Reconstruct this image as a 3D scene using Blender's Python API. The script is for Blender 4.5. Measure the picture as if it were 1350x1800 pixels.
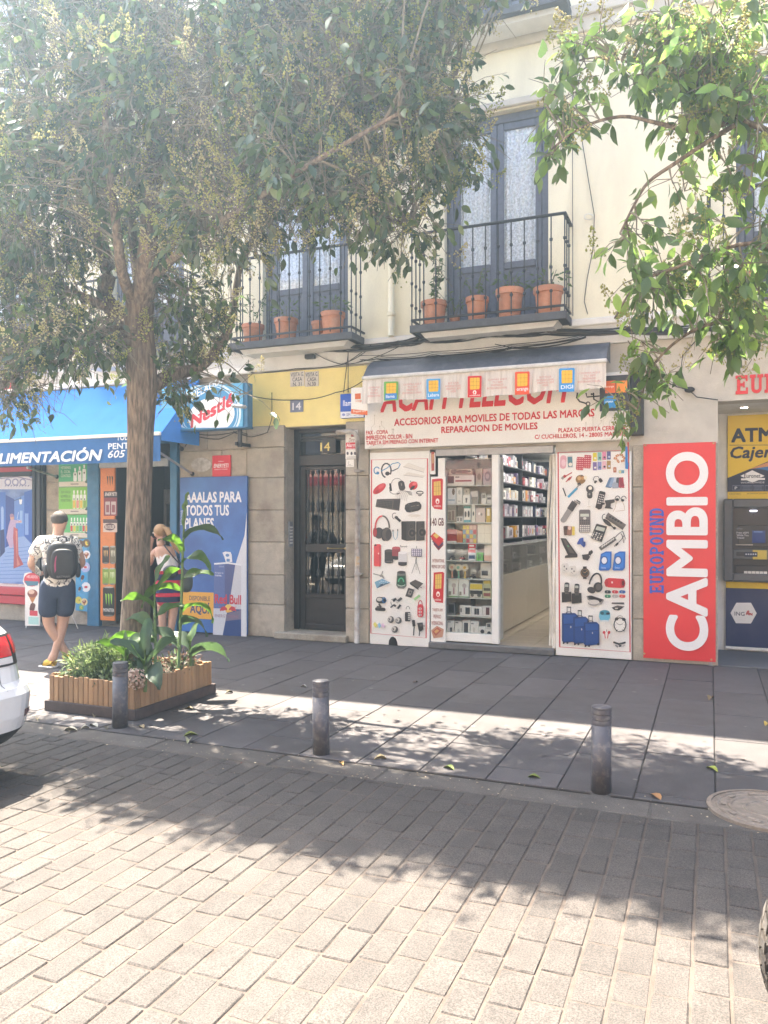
import bpy, bmesh, math, random
import numpy as np
from mathutils import Vector, Matrix, noise as mnoise
R = math.radians
random.seed(7)
for o in list(bpy.data.objects): bpy.data.objects.remove(o)
SC = bpy.context.scene
COL = SC.collection

# ------------------------------------------------------------------ camera, sky, sun, exposure
YAW = R(22.3); SN, CS = math.sin(YAW), math.cos(YAW)
FPX = 1400.0; EYE = 1.7; DIST = 10.0; HOR = 912.0
cam_d = bpy.data.cameras.new('camera'); cam = bpy.data.objects.new('camera', cam_d); COL.objects.link(cam)
cam.location = (0, -DIST, EYE); cam.rotation_euler = (R(90), 0, YAW)
cam_d.sensor_fit = 'VERTICAL'; cam_d.sensor_height = 36; cam_d.lens = 36 * FPX / 1800
cam_d.shift_y = (HOR - 900) / 1800; cam_d.clip_start = 0.05; cam_d.clip_end = 500
SC.camera = cam
SUN_DIR = Vector((-0.42, 0.215, 1.0)).normalized()      # towards the sun: behind the houses, high, to the left
wd = bpy.data.worlds.new('World'); SC.world = wd; wd.use_nodes = True
nt = wd.node_tree; nt.nodes.clear()
sky = nt.nodes.new('ShaderNodeTexSky'); sky.sky_type = 'NISHITA'; sky.sun_disc = False
sky.sun_elevation = math.asin(SUN_DIR.z); sky.sun_rotation = math.atan2(SUN_DIR.x, SUN_DIR.y)
sky.air_density = 0.8; sky.dust_density = 4.0; sky.ozone_density = 0.3
bg = nt.nodes.new('ShaderNodeBackground'); bg.inputs[1].default_value = 0.09
wo = nt.nodes.new('ShaderNodeOutputWorld'); nt.links.new(sky.outputs[0], bg.inputs[0]); nt.links.new(bg.outputs[0], wo.inputs[0])
sd = bpy.data.lights.new('sun', 'SUN'); sd.energy = 4.4; sd.angle = R(0.4); sd.color = (1.0, 0.89, 0.74)
so = bpy.data.objects.new('sun', sd); COL.objects.link(so); so.location = (-8, 6, 25)
so.rotation_euler = SUN_DIR.to_track_quat('Z', 'Y').to_euler()
SC.view_settings.view_transform = 'Standard'; SC.view_settings.look = 'None'
SC.view_settings.exposure = 3.3; SC.view_settings.gamma = 1.0; SC.view_settings.use_curve_mapping = False
SC.render.engine = 'CYCLES'; SC.cycles.use_denoising = True
SC.cycles.max_bounces = 8; SC.cycles.transparent_max_bounces = 12; SC.cycles.caustics_reflective = False; SC.cycles.caustics_refractive = False
SC.cycles.sample_clamp_indirect = 6.0

# ------------------------------------------------------------------ from the photograph to the place (survey helpers)
def ray(px, py):
    k = (px - 675) / FPX
    return -SN + k * CS, CS + k * SN, (HOR - py) / FPX
def at(px, py, d=0.0):
    """point of the upright plane d metres in front of the facade line (Y = -d)"""
    a, b, c = ray(px, py); t = (DIST - d) / b
    return Vector((t * a, -d, EYE + t * c))
def gd(px, py, z=0.0):
    a, b, c = ray(px, py); t = (z - EYE) / c
    return Vector((t * a, -DIST + t * b, z))
def xs(px, d=0.0): return at(px, 912, d).x
def zs(px, py, d=0.0): return at(px, py, d).z

def lin(c):
    if isinstance(c, str):
        c = c.lstrip('#'); c = c if len(c) == 6 else ''.join(q*2 for q in c); c = tuple(int(c[i:i+2], 16) / 255 for i in (0, 2, 4))
    return tuple(((x / 12.92) if x <= 0.04045 else ((x + 0.055) / 1.055) ** 2.4) for x in c[:3])

# ------------------------------------------------------------------ mesh collector
WL = {}
class MB:
    def __init__(s): s.v = []; s.f = []; s.m = []; s.c = []; s.col = (0.8, 0.8, 0.8); s.mi = 0
    def add(s, vs, fs, mi=None, col=None):
        n = len(s.v); s.v += [tuple(p) for p in vs]
        mi = s.mi if mi is None else mi; col = s.col if col is None else col
        for f in fs: s.f.append(tuple(i + n for i in f)); s.m.append(mi); s.c.append(col)
        return s
    def box(s, x0, x1, y0, y1, z0, z1, b=0.0, **k):
        x0, x1 = sorted((x0, x1)); y0, y1 = sorted((y0, y1)); z0, z1 = sorted((z0, z1))
        if b <= 0:
            vs = [(x, y, z) for x in (x0, x1) for y in (y0, y1) for z in (z0, z1)]
            return s.add(vs, [(0,1,3,2),(4,6,7,5),(0,4,5,1),(2,3,7,6),(0,2,6,4),(1,5,7,3)], **k)
        b = min(b, (x1-x0)*.45, (y1-y0)*.45, (z1-z0)*.45)
        lo = (x0, y0, z0); hi = (x1, y1, z1); vs = []; idx = {}
        for i in range(8):
            c = [(i >> a) & 1 for a in range(3)]
            for ax in range(3):
                p = []
                for a in range(3):
                    e = hi[a] if c[a] else lo[a]
                    p.append(e if a == ax else e + (-b if c[a] else b))
                idx[(i, ax)] = len(vs); vs.append(p)
        fs = []
        for ax in range(3):
            a1, a2 = (ax+1) % 3, (ax+2) % 3
            for sgn in (0, 1):
                q = []
                for (u, w) in ((0,0),(1,0),(1,1),(0,1)):
                    q.append(idx[((sgn << ax) | (u << a1) | (w << a2), ax)])
                fs.append(tuple(q if sgn else q[::-1]))
            for (u, w) in ((0,0),(1,0),(1,1),(0,1)):          # edge chamfers along axis ax
                i0 = (u << a1) | (w << a2); i1 = i0 | (1 << ax)
                q = [idx[(i0, a1)], idx[(i1, a1)], idx[(i1, a2)], idx[(i0, a2)]]
                fs.append(tuple(q if u == w else q[::-1]))
        for i in range(8):
            q = [idx[(i, 0)], idx[(i, 1)], idx[(i, 2)]]
            par = bin(i).count('1') % 2
            fs.append(tuple(q if par else q[::-1]))
        return s.add(vs, fs, **k)
    def obox(s, cx, cy, cz, sx, sy, sz, rot=None, b=0.0, **k):
        t = MB(); t.box(-sx/2, sx/2, -sy/2, sy/2, -sz/2, sz/2, b=b)
        M = Matrix.Translation((cx, cy, cz)) @ (rot.to_4x4() if rot is not None else Matrix())
        return s.add([M @ Vector(p) for p in t.v], t.f, **k)
    def tube(s, pts, r, n=8, caps=True, **k):
        pts = [Vector(p) for p in pts]; N = len(pts)
        rs = r if isinstance(r, (list, tuple)) else [r] * N
        vs = []; fs = []; up = None
        for i, p in enumerate(pts):
            t = (pts[min(i+1, N-1)] - pts[max(i-1, 0)])
            if t.length < 1e-9: t = Vector((0, 0, 1))
            t.normalize()
            if up is None:
                up = Vector((0, 0, 1)) if abs(t.z) < .9 else Vector((1, 0, 0))
            a = t.cross(up)
            if a.length < 1e-6: a = t.cross(Vector((0.3, 1, 0.2)))
            a.normalize(); b = t.cross(a); up = b * -1 if False else up
            for j in range(n):
                th = 2 * math.pi * j / n
                vs.append(p + (a * math.cos(th) + b * math.sin(th)) * rs[i])
        for i in range(N - 1):
            for j in range(n):
                fs.append((i*n+j, i*n+(j+1) % n, (i+1)*n+(j+1) % n, (i+1)*n+j))
        if caps: fs.append(tuple(range(n))); fs.append(tuple(range((N-1)*n, N*n))[::-1])
        return s.add(vs, fs, **k)
    def lathe(s, prof, c=(0, 0, 0), n=16, axis='z', caps=True, **k):
        vs = []; fs = []; M = len(prof)
        for (r, z) in prof:
            for j in range(n):
                a = 2 * math.pi * j / n; p = (r * math.cos(a), r * math.sin(a), z)
                if axis == 'y': p = (p[0], p[2], p[1])
                if axis == 'x': p = (p[2], p[0], p[1])
                vs.append((p[0] + c[0], p[1] + c[1], p[2] + c[2]))
        for i in range(M - 1):
            for j in range(n): fs.append((i*n+j, i*n+(j+1) % n, (i+1)*n+(j+1) % n, (i+1)*n+j))
        if caps and prof[0][0] > 1e-6: fs.append(tuple(range(n))[::-1])
        if caps and prof[-1][0] > 1e-6: fs.append(tuple(range((M-1)*n, M*n)))
        return s.add(vs, fs, **k)
    def prism(s, poly, y0, y1, **k):
        """polygon in X,Z extruded from y0 to y1"""
        n = len(poly); vs = [(p[0], y0, p[1]) for p in poly] + [(p[0], y1, p[1]) for p in poly]
        fs = [tuple(range(n)), tuple(range(n, 2*n))[::-1]] + [(i, n+i, n+(i+1) % n, (i+1) % n) for i in range(n)]
        return s.add(vs, fs, **k)
    def sphere(s, c, r, nu=10, nv=7, **k):
        r = r if isinstance(r, (tuple, list)) else (r, r, r); vs = []; fs = []
        for i in range(nv + 1):
            ph = math.pi * i / nv
            for j in range(nu):
                th = 2 * math.pi * j / nu
                vs.append((c[0]+r[0]*math.sin(ph)*math.cos(th), c[1]+r[1]*math.sin(ph)*math.sin(th), c[2]-r[2]*math.cos(ph)))
        for i in range(nv):
            for j in range(nu): fs.append((i*nu+j, i*nu+(j+1) % nu, (i+1)*nu+(j+1) % nu, (i+1)*nu+j))
        return s.add(vs, fs, **k)
    def mesh(s, name, mats, smooth=False, off=(0, 0, 0)):
        me = bpy.data.meshes.new(name)
        me.from_pydata([(p[0]-off[0], p[1]-off[1], p[2]-off[2]) for p in s.v], [], s.f)
        mats = mats if isinstance(mats, (list, tuple)) else [mats]
        for m in mats: me.materials.append(m)
        me.polygons.foreach_set('material_index', s.m)
        a = me.attributes.new('col', 'FLOAT_COLOR', 'FACE')
        a.data.foreach_set('color', [x for c in s.c for x in (c[0], c[1], c[2], 1.0)])
        if smooth: me.polygons.foreach_set('use_smooth', [True] * len(s.f))
        me.update()
        return me
    def build(s, name, mats, parent=None, smooth=False, origin=None, sharp=None, **tags):
        if origin is None:
            A = np.array(s.v); lo, hi = A.min(0), A.max(0)
            origin = ((lo[0]+hi[0])/2, (lo[1]+hi[1])/2, lo[2])
        me = s.mesh(name, mats, smooth, origin)
        if sharp: me.set_sharp_from_angle(angle=R(sharp)); me.polygons.foreach_set('use_smooth', [True]*len(s.f))
        return link(name, me, parent, origin, **tags)
def link(name, me, parent=None, origin=(0, 0, 0), **tags):
    o = bpy.data.objects.new(name, me); COL.objects.link(o); WL[o.name] = Vector(origin)
    if parent is not None:
        o.parent = parent; o.location = Vector(origin) - WL[parent.name]
    else: o.location = origin
    for k, v in tags.items(): o[k] = v
    return o
def thing(name, label, category, loc=(0, 0, 0), group=None):
    o = bpy.data.objects.new(name, None); COL.objects.link(o); o.location = loc; WL[o.name] = Vector(loc)
    o.empty_display_size = .1; o['label'] = label; o['category'] = category
    if group: o['group'] = group
    return o
def tag(o, label, category, group=None):
    o['label'] = label; o['category'] = category
    if group: o['group'] = group
    return o
def copy_tree(o, parent=None):
    c = o.copy(); COL.objects.link(c); WL[c.name] = WL[o.name].copy()
    if parent is not None: c.parent = parent
    for ch in list(o.children): copy_tree(ch, c)
    return c

# ------------------------------------------------------------------ materials
MATS = {}
def mat(name, col, rough=.6, metal=0.0, var=0.0, vscale=8.0, col2=None, bump=0.0, bscale=60.0, spec=0.5, attr=False,
        piece=0.0, speck=0.0, sscale=220.0, dirt=0.0, dscale=1.2, dcol=(.05, .045, .04), coat=0.0, stretch=None, emit=0.0, trans=None):
    m = bpy.data.materials.new(name); MATS[name] = m; m.use_nodes = True
    t = m.node_tree; N = t.nodes; L = t.links; N.clear()
    out = N.new('ShaderNodeOutputMaterial'); p = N.new('ShaderNodeBsdfPrincipled'); L.new(p.outputs[0], out.inputs[0])
    p.inputs['Roughness'].default_value = rough; p.inputs['Metallic'].default_value = metal
    p.inputs['Specular IOR Level'].default_value = spec; p.inputs['Coat Weight'].default_value = coat
    geo = N.new('ShaderNodeNewGeometry'); pos = geo.outputs['Position']
    if stretch:
        mp = N.new('ShaderNodeMapping'); mp.inputs['Scale'].default_value = stretch; L.new(pos, mp.inputs[0]); pos = mp.outputs[0]
    if attr:
        a = N.new('ShaderNodeAttribute'); a.attribute_name = 'col'; c = a.outputs['Color']
    else:
        rgb = N.new('ShaderNodeRGB'); rgb.outputs[0].default_value = (*col, 1); c = rgb.outputs[0]
    def noise(scale, detail=3.0, rg=.55, src=None):
        n = N.new('ShaderNodeTexNoise'); n.inputs['Scale'].default_value = scale; n.inputs['Detail'].default_value = detail
        n.inputs['Roughness'].default_value = rg; L.new(src if src is not None else pos, n.inputs['Vector']); return n.outputs[0]
    def ramp(src, a, b, lo=0.0, hi=1.0):
        r = N.new('ShaderNodeMapRange'); r.inputs[1].default_value = a; r.inputs[2].default_value = b
        r.inputs[3].default_value = lo; r.inputs[4].default_value = hi; r.clamp = True; L.new(src, r.inputs[0]); return r.outputs[0]
    def mix(fac, A, B, typ='MIX'):
        x = N.new('ShaderNodeMix'); x.data_type = 'RGBA'; x.blend_type = typ
        if isinstance(fac, float): x.inputs[0].default_value = fac
        else: L.new(fac, x.inputs[0])
        for q, i in ((A, 6), (B, 7)):
            if isinstance(q, tuple): x.inputs[i].default_value = (*q, 1)
            else: L.new(q, x.inputs[i])
        return x.outputs[2]
    def scl(c, f):
        v = N.new('ShaderNodeVectorMath'); v.operation = 'SCALE'; L.new(c, v.inputs[0]); L.new(f, v.inputs['Scale']); return v.outputs[0]
    if piece:
        oi = N.new('ShaderNodeObjectInfo')
        ad = N.new('ShaderNodeMath'); ad.operation = 'ADD'; L.new(oi.outputs['Random'], ad.inputs[0]); L.new(geo.outputs['Random Per Island'], ad.inputs[1])
        fr = N.new('ShaderNodeMath'); fr.operation = 'FRACT'; L.new(ad.outputs[0], fr.inputs[0])
        c = scl(c, ramp(fr.outputs[0], 0, 1, 1 - piece, 1 + piece))
    if col2 is not None: c = mix(ramp(noise(vscale), .38, .62), c, col2)
    if var: c = scl(c, ramp(noise(vscale * 1.7, 4), .3, .7, 1 - var, 1 + var))
    if speck: c = scl(c, ramp(noise(sscale, 2, .7), .38, .62, 1 - speck, 1 + speck))
    if dirt: c = mix(ramp(noise(dscale, 6, .65), .5, .72, 0.0, dirt), c, dcol)
    L.new(c, p.inputs['Base Color'])
    if bump:
        b = N.new('ShaderNodeBump'); b.inputs['Strength'].default_value = bump; b.inputs['Distance'].default_value = .01
        L.new(noise(bscale, 4, .6), b.inputs['Height']); L.new(b.outputs[0], p.inputs['Normal'])
    if emit: L.new(c, p.inputs['Emission Color']); p.inputs['Emission Strength'].default_value = emit
    if trans is not None:
        tr = N.new('ShaderNodeBsdfTranslucent')
        if attr:
            L.new(scl(c, ramp(geo.outputs['Random Per Island'], 0, 1, trans[0], trans[1])), tr.inputs[0])
        else: tr.inputs[0].default_value = (*trans, 1)
        ms = N.new('ShaderNodeMixShader'); ms.inputs[0].default_value = .45
        L.new(p.outputs[0], ms.inputs[1]); L.new(tr.outputs[0], ms.inputs[2]); L.new(ms.outputs[0], out.inputs[0])
    return m
def glass_mat(name, tint=(.9, .95, .95), refl=.12, rough=0.0):
    """thin pane: a clear sheet that also mirrors the street at grazing and head-on angles"""
    m = bpy.data.materials.new(name); m.use_nodes = True; t = m.node_tree; N = t.nodes; L = t.links; N.clear()
    out = N.new('ShaderNodeOutputMaterial'); tr = N.new('ShaderNodeBsdfTransparent'); tr.inputs[0].default_value = (*tint, 1)
    gl = N.new('ShaderNodeBsdfGlossy'); gl.inputs['Roughness'].default_value = rough
    lw = N.new('ShaderNodeLayerWeight'); lw.inputs[0].default_value = .5; fr = N.new('ShaderNodeMath'); fr.operation = 'POWER'; fr.inputs[1].default_value = 4.5; L.new(lw.outputs['Facing'], fr.inputs[0])
    ad = N.new('ShaderNodeMath'); ad.operation = 'ADD'; ad.use_clamp = True; ad.inputs[1].default_value = refl; L.new(fr.outputs[0], ad.inputs[0])
    mx = N.new('ShaderNodeMixShader'); L.new(ad.outputs[0], mx.inputs[0]); L.new(tr.outputs[0], mx.inputs[1]); L.new(gl.outputs[0], mx.inputs[2])
    L.new(mx.outputs[0], out.inputs[0]); MATS[name] = m
    return m

M_ROADF = mat('far_road', (.33, .29, .24), .9, var=.1, vscale=3)  # out-of-view road kept paler than the pavers, to bounce warm light onto the facade
M_STUCCO = mat('cream_stucco', (.76, .71, .54), .9, var=.06, vscale=1.5, bump=.25, bscale=45, dirt=.42, dscale=1.6, dcol=(.50, .46, .36), stretch=(1, 1, .28))
M_YELLOW = mat('yellow_stucco', (.86, .71, .27), .9, var=.06, vscale=2, bump=.2, bscale=45, dirt=.25, dscale=1.3, dcol=(.55, .47, .28))
M_GREYPL = mat('grey_plaster', (.52, .48, .41), .9, var=.1, vscale=3, bump=.3, bscale=40, dirt=.3, dcol=(.28, .26, .23))
M_WHITEPL = mat('white_plaster', (.66, .65, .62), .9, var=.08, vscale=3, bump=.3, bscale=50, dirt=.2, dcol=(.4, .38, .34))
M_STONE = mat('granite_block', (.40, .355, .285), .85, var=.14, vscale=4, speck=.25, sscale=120, bump=.4, bscale=80, piece=.13, dirt=.7, dscale=1.9, dcol=(.17, .13, .09))
M_STONEJ = mat('mortar', (.24, .21, .17), .95, var=.15)
M_SLAB = mat('paving_slab', (.072, .066, .067), .8, var=.12, vscale=3, speck=.16, sscale=150, piece=.18, bump=.25, bscale=90, dirt=.6, dscale=2.4, dcol=(.045, .038, .034))
M_SLABJ = mat('slab_joint', (.03, .027, .025), .95)
M_BRICK = mat('granite_paver', (.05, .0435, .0395), .85, var=.16, vscale=5, speck=.5, sscale=150, piece=.13, bump=.5, bscale=140)
M_BRICKJ = mat('sand_joint', (.072, .057, .047), .95, var=.25, vscale=5, speck=.2, bump=.3, bscale=200)
M_KERB = mat('kerb_granite', (.085, .075, .066), .9, var=.2, vscale=4, speck=.3, piece=.12, bump=.4, bscale=90, dirt=.6, dscale=3, dcol=(.045, .036, .028))
M_PRINT = mat('print_ink', (1, 1, 1), .45, attr=True)
M_PAINTC = mat('colour_paint', (1, 1, 1), .5, attr=True, var=.05, vscale=5)
M_WHITE = mat('white_sheet', (.80, .775, .715), .45, var=.03, vscale=2, dirt=.12, dscale=2.5, dcol=(.5, .46, .38))
M_BLACKM = mat('black_iron', (.025, .028, .033), .45, var=.2, vscale=20, bump=.1, bscale=150)
M_GREYM = mat('steel_grey', (.35, .36, .37), .4, metal=.6, var=.1)
M_WOODB = mat('slate_blue_wood', (.10, .11, .145), .5, var=.15, vscale=10, bump=.15, bscale=60)
M_PANE = glass_mat('window_glass', (.94, .96, .98), .07)
M_CLEAR = glass_mat('shop_glass', (.95, .96, .955), .035)
M_TERRA = mat('terracotta', (.44, .19, .105), .8, var=.12, vscale=9, bump=.2, bscale=90, piece=.12, dirt=.4, dscale=6, dcol=(.55, .42, .33))
M_CABLE = mat('black_cable', (.03, .028, .026), .6)
M_GREYC = mat('grey_cable', (.16, .145, .13), .7)

# ------------------------------------------------------------------ lettering and flat print
_TX = {}
def text_geo(s, bold=0.0, shear=0.0, spacing=1.0, fine=2):
    """letters as flat faces in a 0..1 box; weight comes from a ring of shifted copies (each lies a hair behind the last)"""
    key = (s, bold, shear, spacing, fine)
    if key in _TX: return _TX[key]
    cu = bpy.data.curves.new('lettering', 'FONT'); cu.body = s; cu.shear = shear; cu.space_character = spacing; cu.resolution_u = fine
    ob = bpy.data.objects.new('lettering', cu); COL.objects.link(ob)
    dg = bpy.context.evaluated_depsgraph_get(); ev = ob.evaluated_get(dg); me = ev.to_mesh()
    V = np.array([(v.co.x, v.co.y) for v in me.vertices]); Fc = [tuple(p.vertices) for p in me.polygons]
    ev.to_mesh_clear(); bpy.data.objects.remove(ob); bpy.data.curves.remove(cu)
    n = len(V); b = bold * .9
    offs = [(0, 0)] if b <= 0 else [(b*math.cos(a), b*math.sin(a)) for a in [R(45 + k*(90 if fine < 5 else 30)) for k in range(4 if fine < 5 else 12)]]
    A = np.concatenate([V + np.array(o) for o in offs]); K = np.repeat(np.arange(len(offs)), n)
    Fs = [tuple(i + j*n for i in f) for j in range(len(offs)) for f in Fc]
    lo, hi = A.min(0), A.max(0); A = (A - lo) / (hi - lo)
    _TX[key] = (A, Fs, K); return _TX[key]
class Print:
    """flat print on an upright sheet: every shape lies a hair in front of the one before it"""
    def __init__(s, d, zoom=(0, 0, 1), step=.00007):
        s.d = d; s.mb = MB(); s.n = 0; s.z = zoom; s.step = step
    def p(s, x, y): return s.z[0] + x / s.z[2], s.z[1] + y / s.z[2]
    def lay(s): s.n += 1; return s.d + .001 + s.n * s.step
    def poly(s, pts, col):
        d = s.lay(); vs = [at(*s.p(*q), d) for q in pts]
        s.mb.add(vs, [tuple(range(len(vs)))], col=lin(col)); return s
    def rect(s, x0, y0, x1, y1, col, d=None):
        d = d or s.lay(); a = at(*s.p(x0, y0), d); b = at(*s.p(x0, y1), d); X1 = xs(s.p(x1, 0)[0], d)
        s.mb.add([(a.x, -d, a.z), (b.x, -d, b.z), (X1, -d, b.z), (X1, -d, a.z)], [(0, 1, 2, 3)], col=lin(col)); return s
    def ell(s, cx, cy, rx, ry, col, rot=0.0, n=16, a0=0, a1=360):
        c, q = math.cos(R(rot)), math.sin(R(rot)); pts = []
        for i in range(n):
            a = R(a0 + (a1 - a0) * i / (n if a1 - a0 >= 360 else n - 1)); u, w = rx * math.cos(a), ry * math.sin(a)
            pts.append((cx + u * c - w * q, cy + u * q + w * c))
        return s.poly(pts, col)
    def rbox(s, cx, cy, w, h, col, rot=0.0, rad=.25):
        c, q = math.cos(R(rot)), math.sin(R(rot)); r = min(w, h) * rad; pts = []
        for (sx, sy, a0) in ((1, 1, 0), (-1, 1, 90), (-1, -1, 180), (1, -1, 270)):
            for a in (0, 45, 90):
                u = sx * (w/2 - r) + r * math.cos(R(a0 + a)); v = sy * (h/2 - r) + r * math.sin(R(a0 + a))
                pts.append((cx + u * c - v * q, cy + u * q + v * c))
        return s.poly(pts, col)
    def line(s, pts, w, col, closed=False):
        d = s.lay(); n = len(pts); vs = []; P = [Vector(q) for q in pts]
        for i in range(n):
            t = (P[(i+1) % n] - P[(i-1) % n]) if closed else (P[min(i+1, n-1)] - P[max(i-1, 0)])
            if t.length < 1e-6: t = Vector((1, 0))
            t.normalize(); nn = Vector((-t.y, t.x)) * (w / 2)
            for q in (P[i] + nn, P[i] - nn): vs.append(at(*s.p(q.x, q.y), d))
        m = n if closed else n - 1
        s.mb.add(vs, [(2*i, 2*i+1, 2*((i+1) % n)+1, 2*((i+1) % n)) for i in range(m)], col=lin(col)); return s
    def arc(s, cx, cy, rx, ry, a0, a1, w, col, n=14, rot=0):
        c, q = math.cos(R(rot)), math.sin(R(rot)); pts = []
        for i in range(n):
            a = R(a0 + (a1 - a0) * i / (n - 1)); u, v = rx * math.cos(a), ry * math.sin(a); pts.append((cx + u*c - v*q, cy + u*q + v*c))
        return s.line(pts, w, col)
    def text(s, st, x0, y0, x1, y1, col, bold=.02, shear=0.0, rot90=False, slope=None, spacing=1.0, fine=2):
        """lettering that fills x0..x1 and, at its left end, y0 (top)..y1 (bottom); slope tilts it on the sheet"""
        d = s.lay(); A, Fc, K = text_geo(st, bold, shear, spacing, fine); s.n += 1
        a = at(*s.p(x0, y0), d); b = at(*s.p(x0, y1), d); X1 = xs(s.p(x1, 0)[0], d); vs = []
        for (u, v), kk in zip(A, K):
            if rot90: U, V = 1 - v, u
            else: U, V = u, v
            x = a.x + (X1 - a.x) * U; z = b.z + (a.z - b.z) * V
            if slope: z += slope * (x - a.x)
            vs.append((x, -d - kk * .000012, z))
        s.mb.add(vs, Fc, col=lin(col)); return s
    def done(s, parent, name='print', m=None): return s.mb.build(name, m or M_PRINT, parent)

# ================================================================== ground, road, kerb, pavement
def proj(P):
    x, y, z = P[0], P[1] + DIST, P[2] - EYE
    f = -x * SN + y * CS; r = x * CS + y * SN
    if f < .05: return None
    return 675 + FPX * r / f, HOR - FPX * z / f, f
g = MB().box(-120, 120, -120, 120, -.5, -.07).build('ground', M_ROADF, kind='structure')
rm_ = MB(); rm_.box(-12, 5, -9.4, -5.2, -.068, -.0145); rm_.box(-40, -12.002, -26, -5.2, -.068, -.012, mi=1); rm_.box(5.002, 30, -26, -5.2, -.068, -.012, mi=1); rm_.box(-12, 5, -26, -9.402, -.068, -.012, mi=1)
road = rm_.build('road', [M_BRICKJ, M_ROADF], kind='structure')
pav = MB().box(-40, 30, -4.93, 3.0, -.066, -.010).build('pavement', M_SLABJ, kind='structure')
kerb = MB().box(-40, 30, -5.2, -4.93, -.067, -.016).build('kerb', M_KERB, kind='structure')

rb = random.Random(3)
# pavers of the road: long joints run across the street, bricks staggered along them
PW = 0.135
bricks = []
x = -11.0
while x < 4.5:
    y = -5.2 - rb.uniform(0, .23)
    bricks.append((x + PW/2, (-5.2 + y) / 2, PW - .008, max(.03, -5.2 - y - .008)))
    while y > -9.3:
        L = rb.choice((.205, .22, .235, .235, .25))
        c = (x + PW/2, y - L/2)
        q = proj((c[0], c[1], -.01))
        if q and -90 < q[0] < 1440 and q[1] < 1880:
            bricks.append((c[0], c[1], PW - .008 - rb.uniform(0, .004), L - .008))
        y -= L
    x += PW
def brick_geo(sx, sy, top, seed, cx=0, cy=0, oz=0):
    """worn sett: chamfered box with an uneven outline and a slightly tilted top"""
    q = random.Random(seed); m = MB(); m.box(-sx/2, sx/2, -sy/2, sy/2, -.03, top, b=.006)
    tx, ty = q.uniform(-.007, .007), q.uniform(-.006, .006)
    vs = []
    for p in m.v:
        j = q.uniform(-.0022, .0022); k = q.uniform(-.0022, .0022)
        vs.append((p[0] + j + cx, p[1] + k + cy, p[2] + p[0]*tx + p[1]*ty + oz))
    return vs, m.f
def dist2cam(b):
    q = proj((b[0], b[1], 0)); return q[2]
inview = [b for b in bricks if (lambda q: q and 0 < q[0] < 1350 and q[1] < 1800)(proj((b[0], b[1], 0)))]
inview.sort(key=dist2cam); near = set(id(b) for b in inview[:300])
variants = []
for i in range(14):
    vs, fs = brick_geo(1, 1, 0, i); 
    m = MB(); v2, f2 = brick_geo(PW - .009, .224, 0, i); m.add(v2, f2); variants.append(m.mesh('paver', M_BRICK))
for b in inview[:300]:
    o = bpy.data.objects.new('paver', rb.choice(variants)); COL.objects.link(o); WL[o.name] = Vector((b[0], b[1], 0))
    o.parent = road; o.location = Vector((b[0], b[1], -.010 + rb.uniform(-.003, .003))) - WL[road.name]; o.scale = (1, b[3] / .224, 1)
    if rb.random() < .5: o.rotation_euler = (0, 0, math.pi)
mb = MB()
for i, b in enumerate(bricks):
    if id(b) in near: continue
    vs, fs = brick_geo(b[2], b[3], 0, i + 50, b[0], b[1], -.010 + rb.uniform(-.003, .003)); mb.add(vs, fs)
mb.build('paver_field', M_BRICK, road, kind='stuff')

# old chewing gum and spots trodden into the pavement
m = MB()
for i in range(240):
    sx_, sy_, r_ = rb.uniform(-7, 1.3), rb.uniform(-4.85, -.1), rb.uniform(.008, .026); a0 = rb.uniform(0, 6)
    m.add([(sx_ + r_*rb.uniform(.7, 1.2)*math.cos(a0 + t*.9), sy_ + r_*rb.uniform(.7, 1.2)*math.sin(a0 + t*.9), .0032) for t in range(7)], [tuple(range(7))], col=rb.choice(((.035, .03, .03), (.05, .045, .042), (.14, .13, .12))))
m.build('gum_spots', mat('trodden_gum', (1, 1, 1), .7, attr=True), pav, kind='stuff')
# pavement slabs, rows running across the pavement
SW = .463; x = -13.4; row = 0
while x < 4.6:
    y = -.02 - (row % 2) * .46 - rb.uniform(0, .12); ys = [-.005, y]
    while y > -4.93:
        y -= rb.choice((.86, .92, .92, .98)); ys.append(max(y, -4.93))
    for a, b in zip(ys[:-1], ys[1:]):
        if a - b < .05: continue
        q = proj((x + SW/2, (a+b)/2, 0))
        if not q or q[0] < -260 or q[0] > 1560: continue
        m = MB(); m.box(x + .004, x + SW - .004, b + .006, a - .006, -.012, rb.uniform(-.003, .002), b=.004)
        m.build('paving_slab', M_SLAB, pav)
    x += SW; row += 1
x = -13.5
while x < 4.5:
    L = rb.uniform(.8, 1.15); q = proj((x + L/2, -5.07, 0))
    if q and -250 < q[0] < 1550:
        MB().box(x + .006, x + L - .006, -5.195, -4.935, -.03, rb.uniform(-.012, -.004), b=.012).build('kerb_stone', M_KERB, kerb)
    x += L

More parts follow.
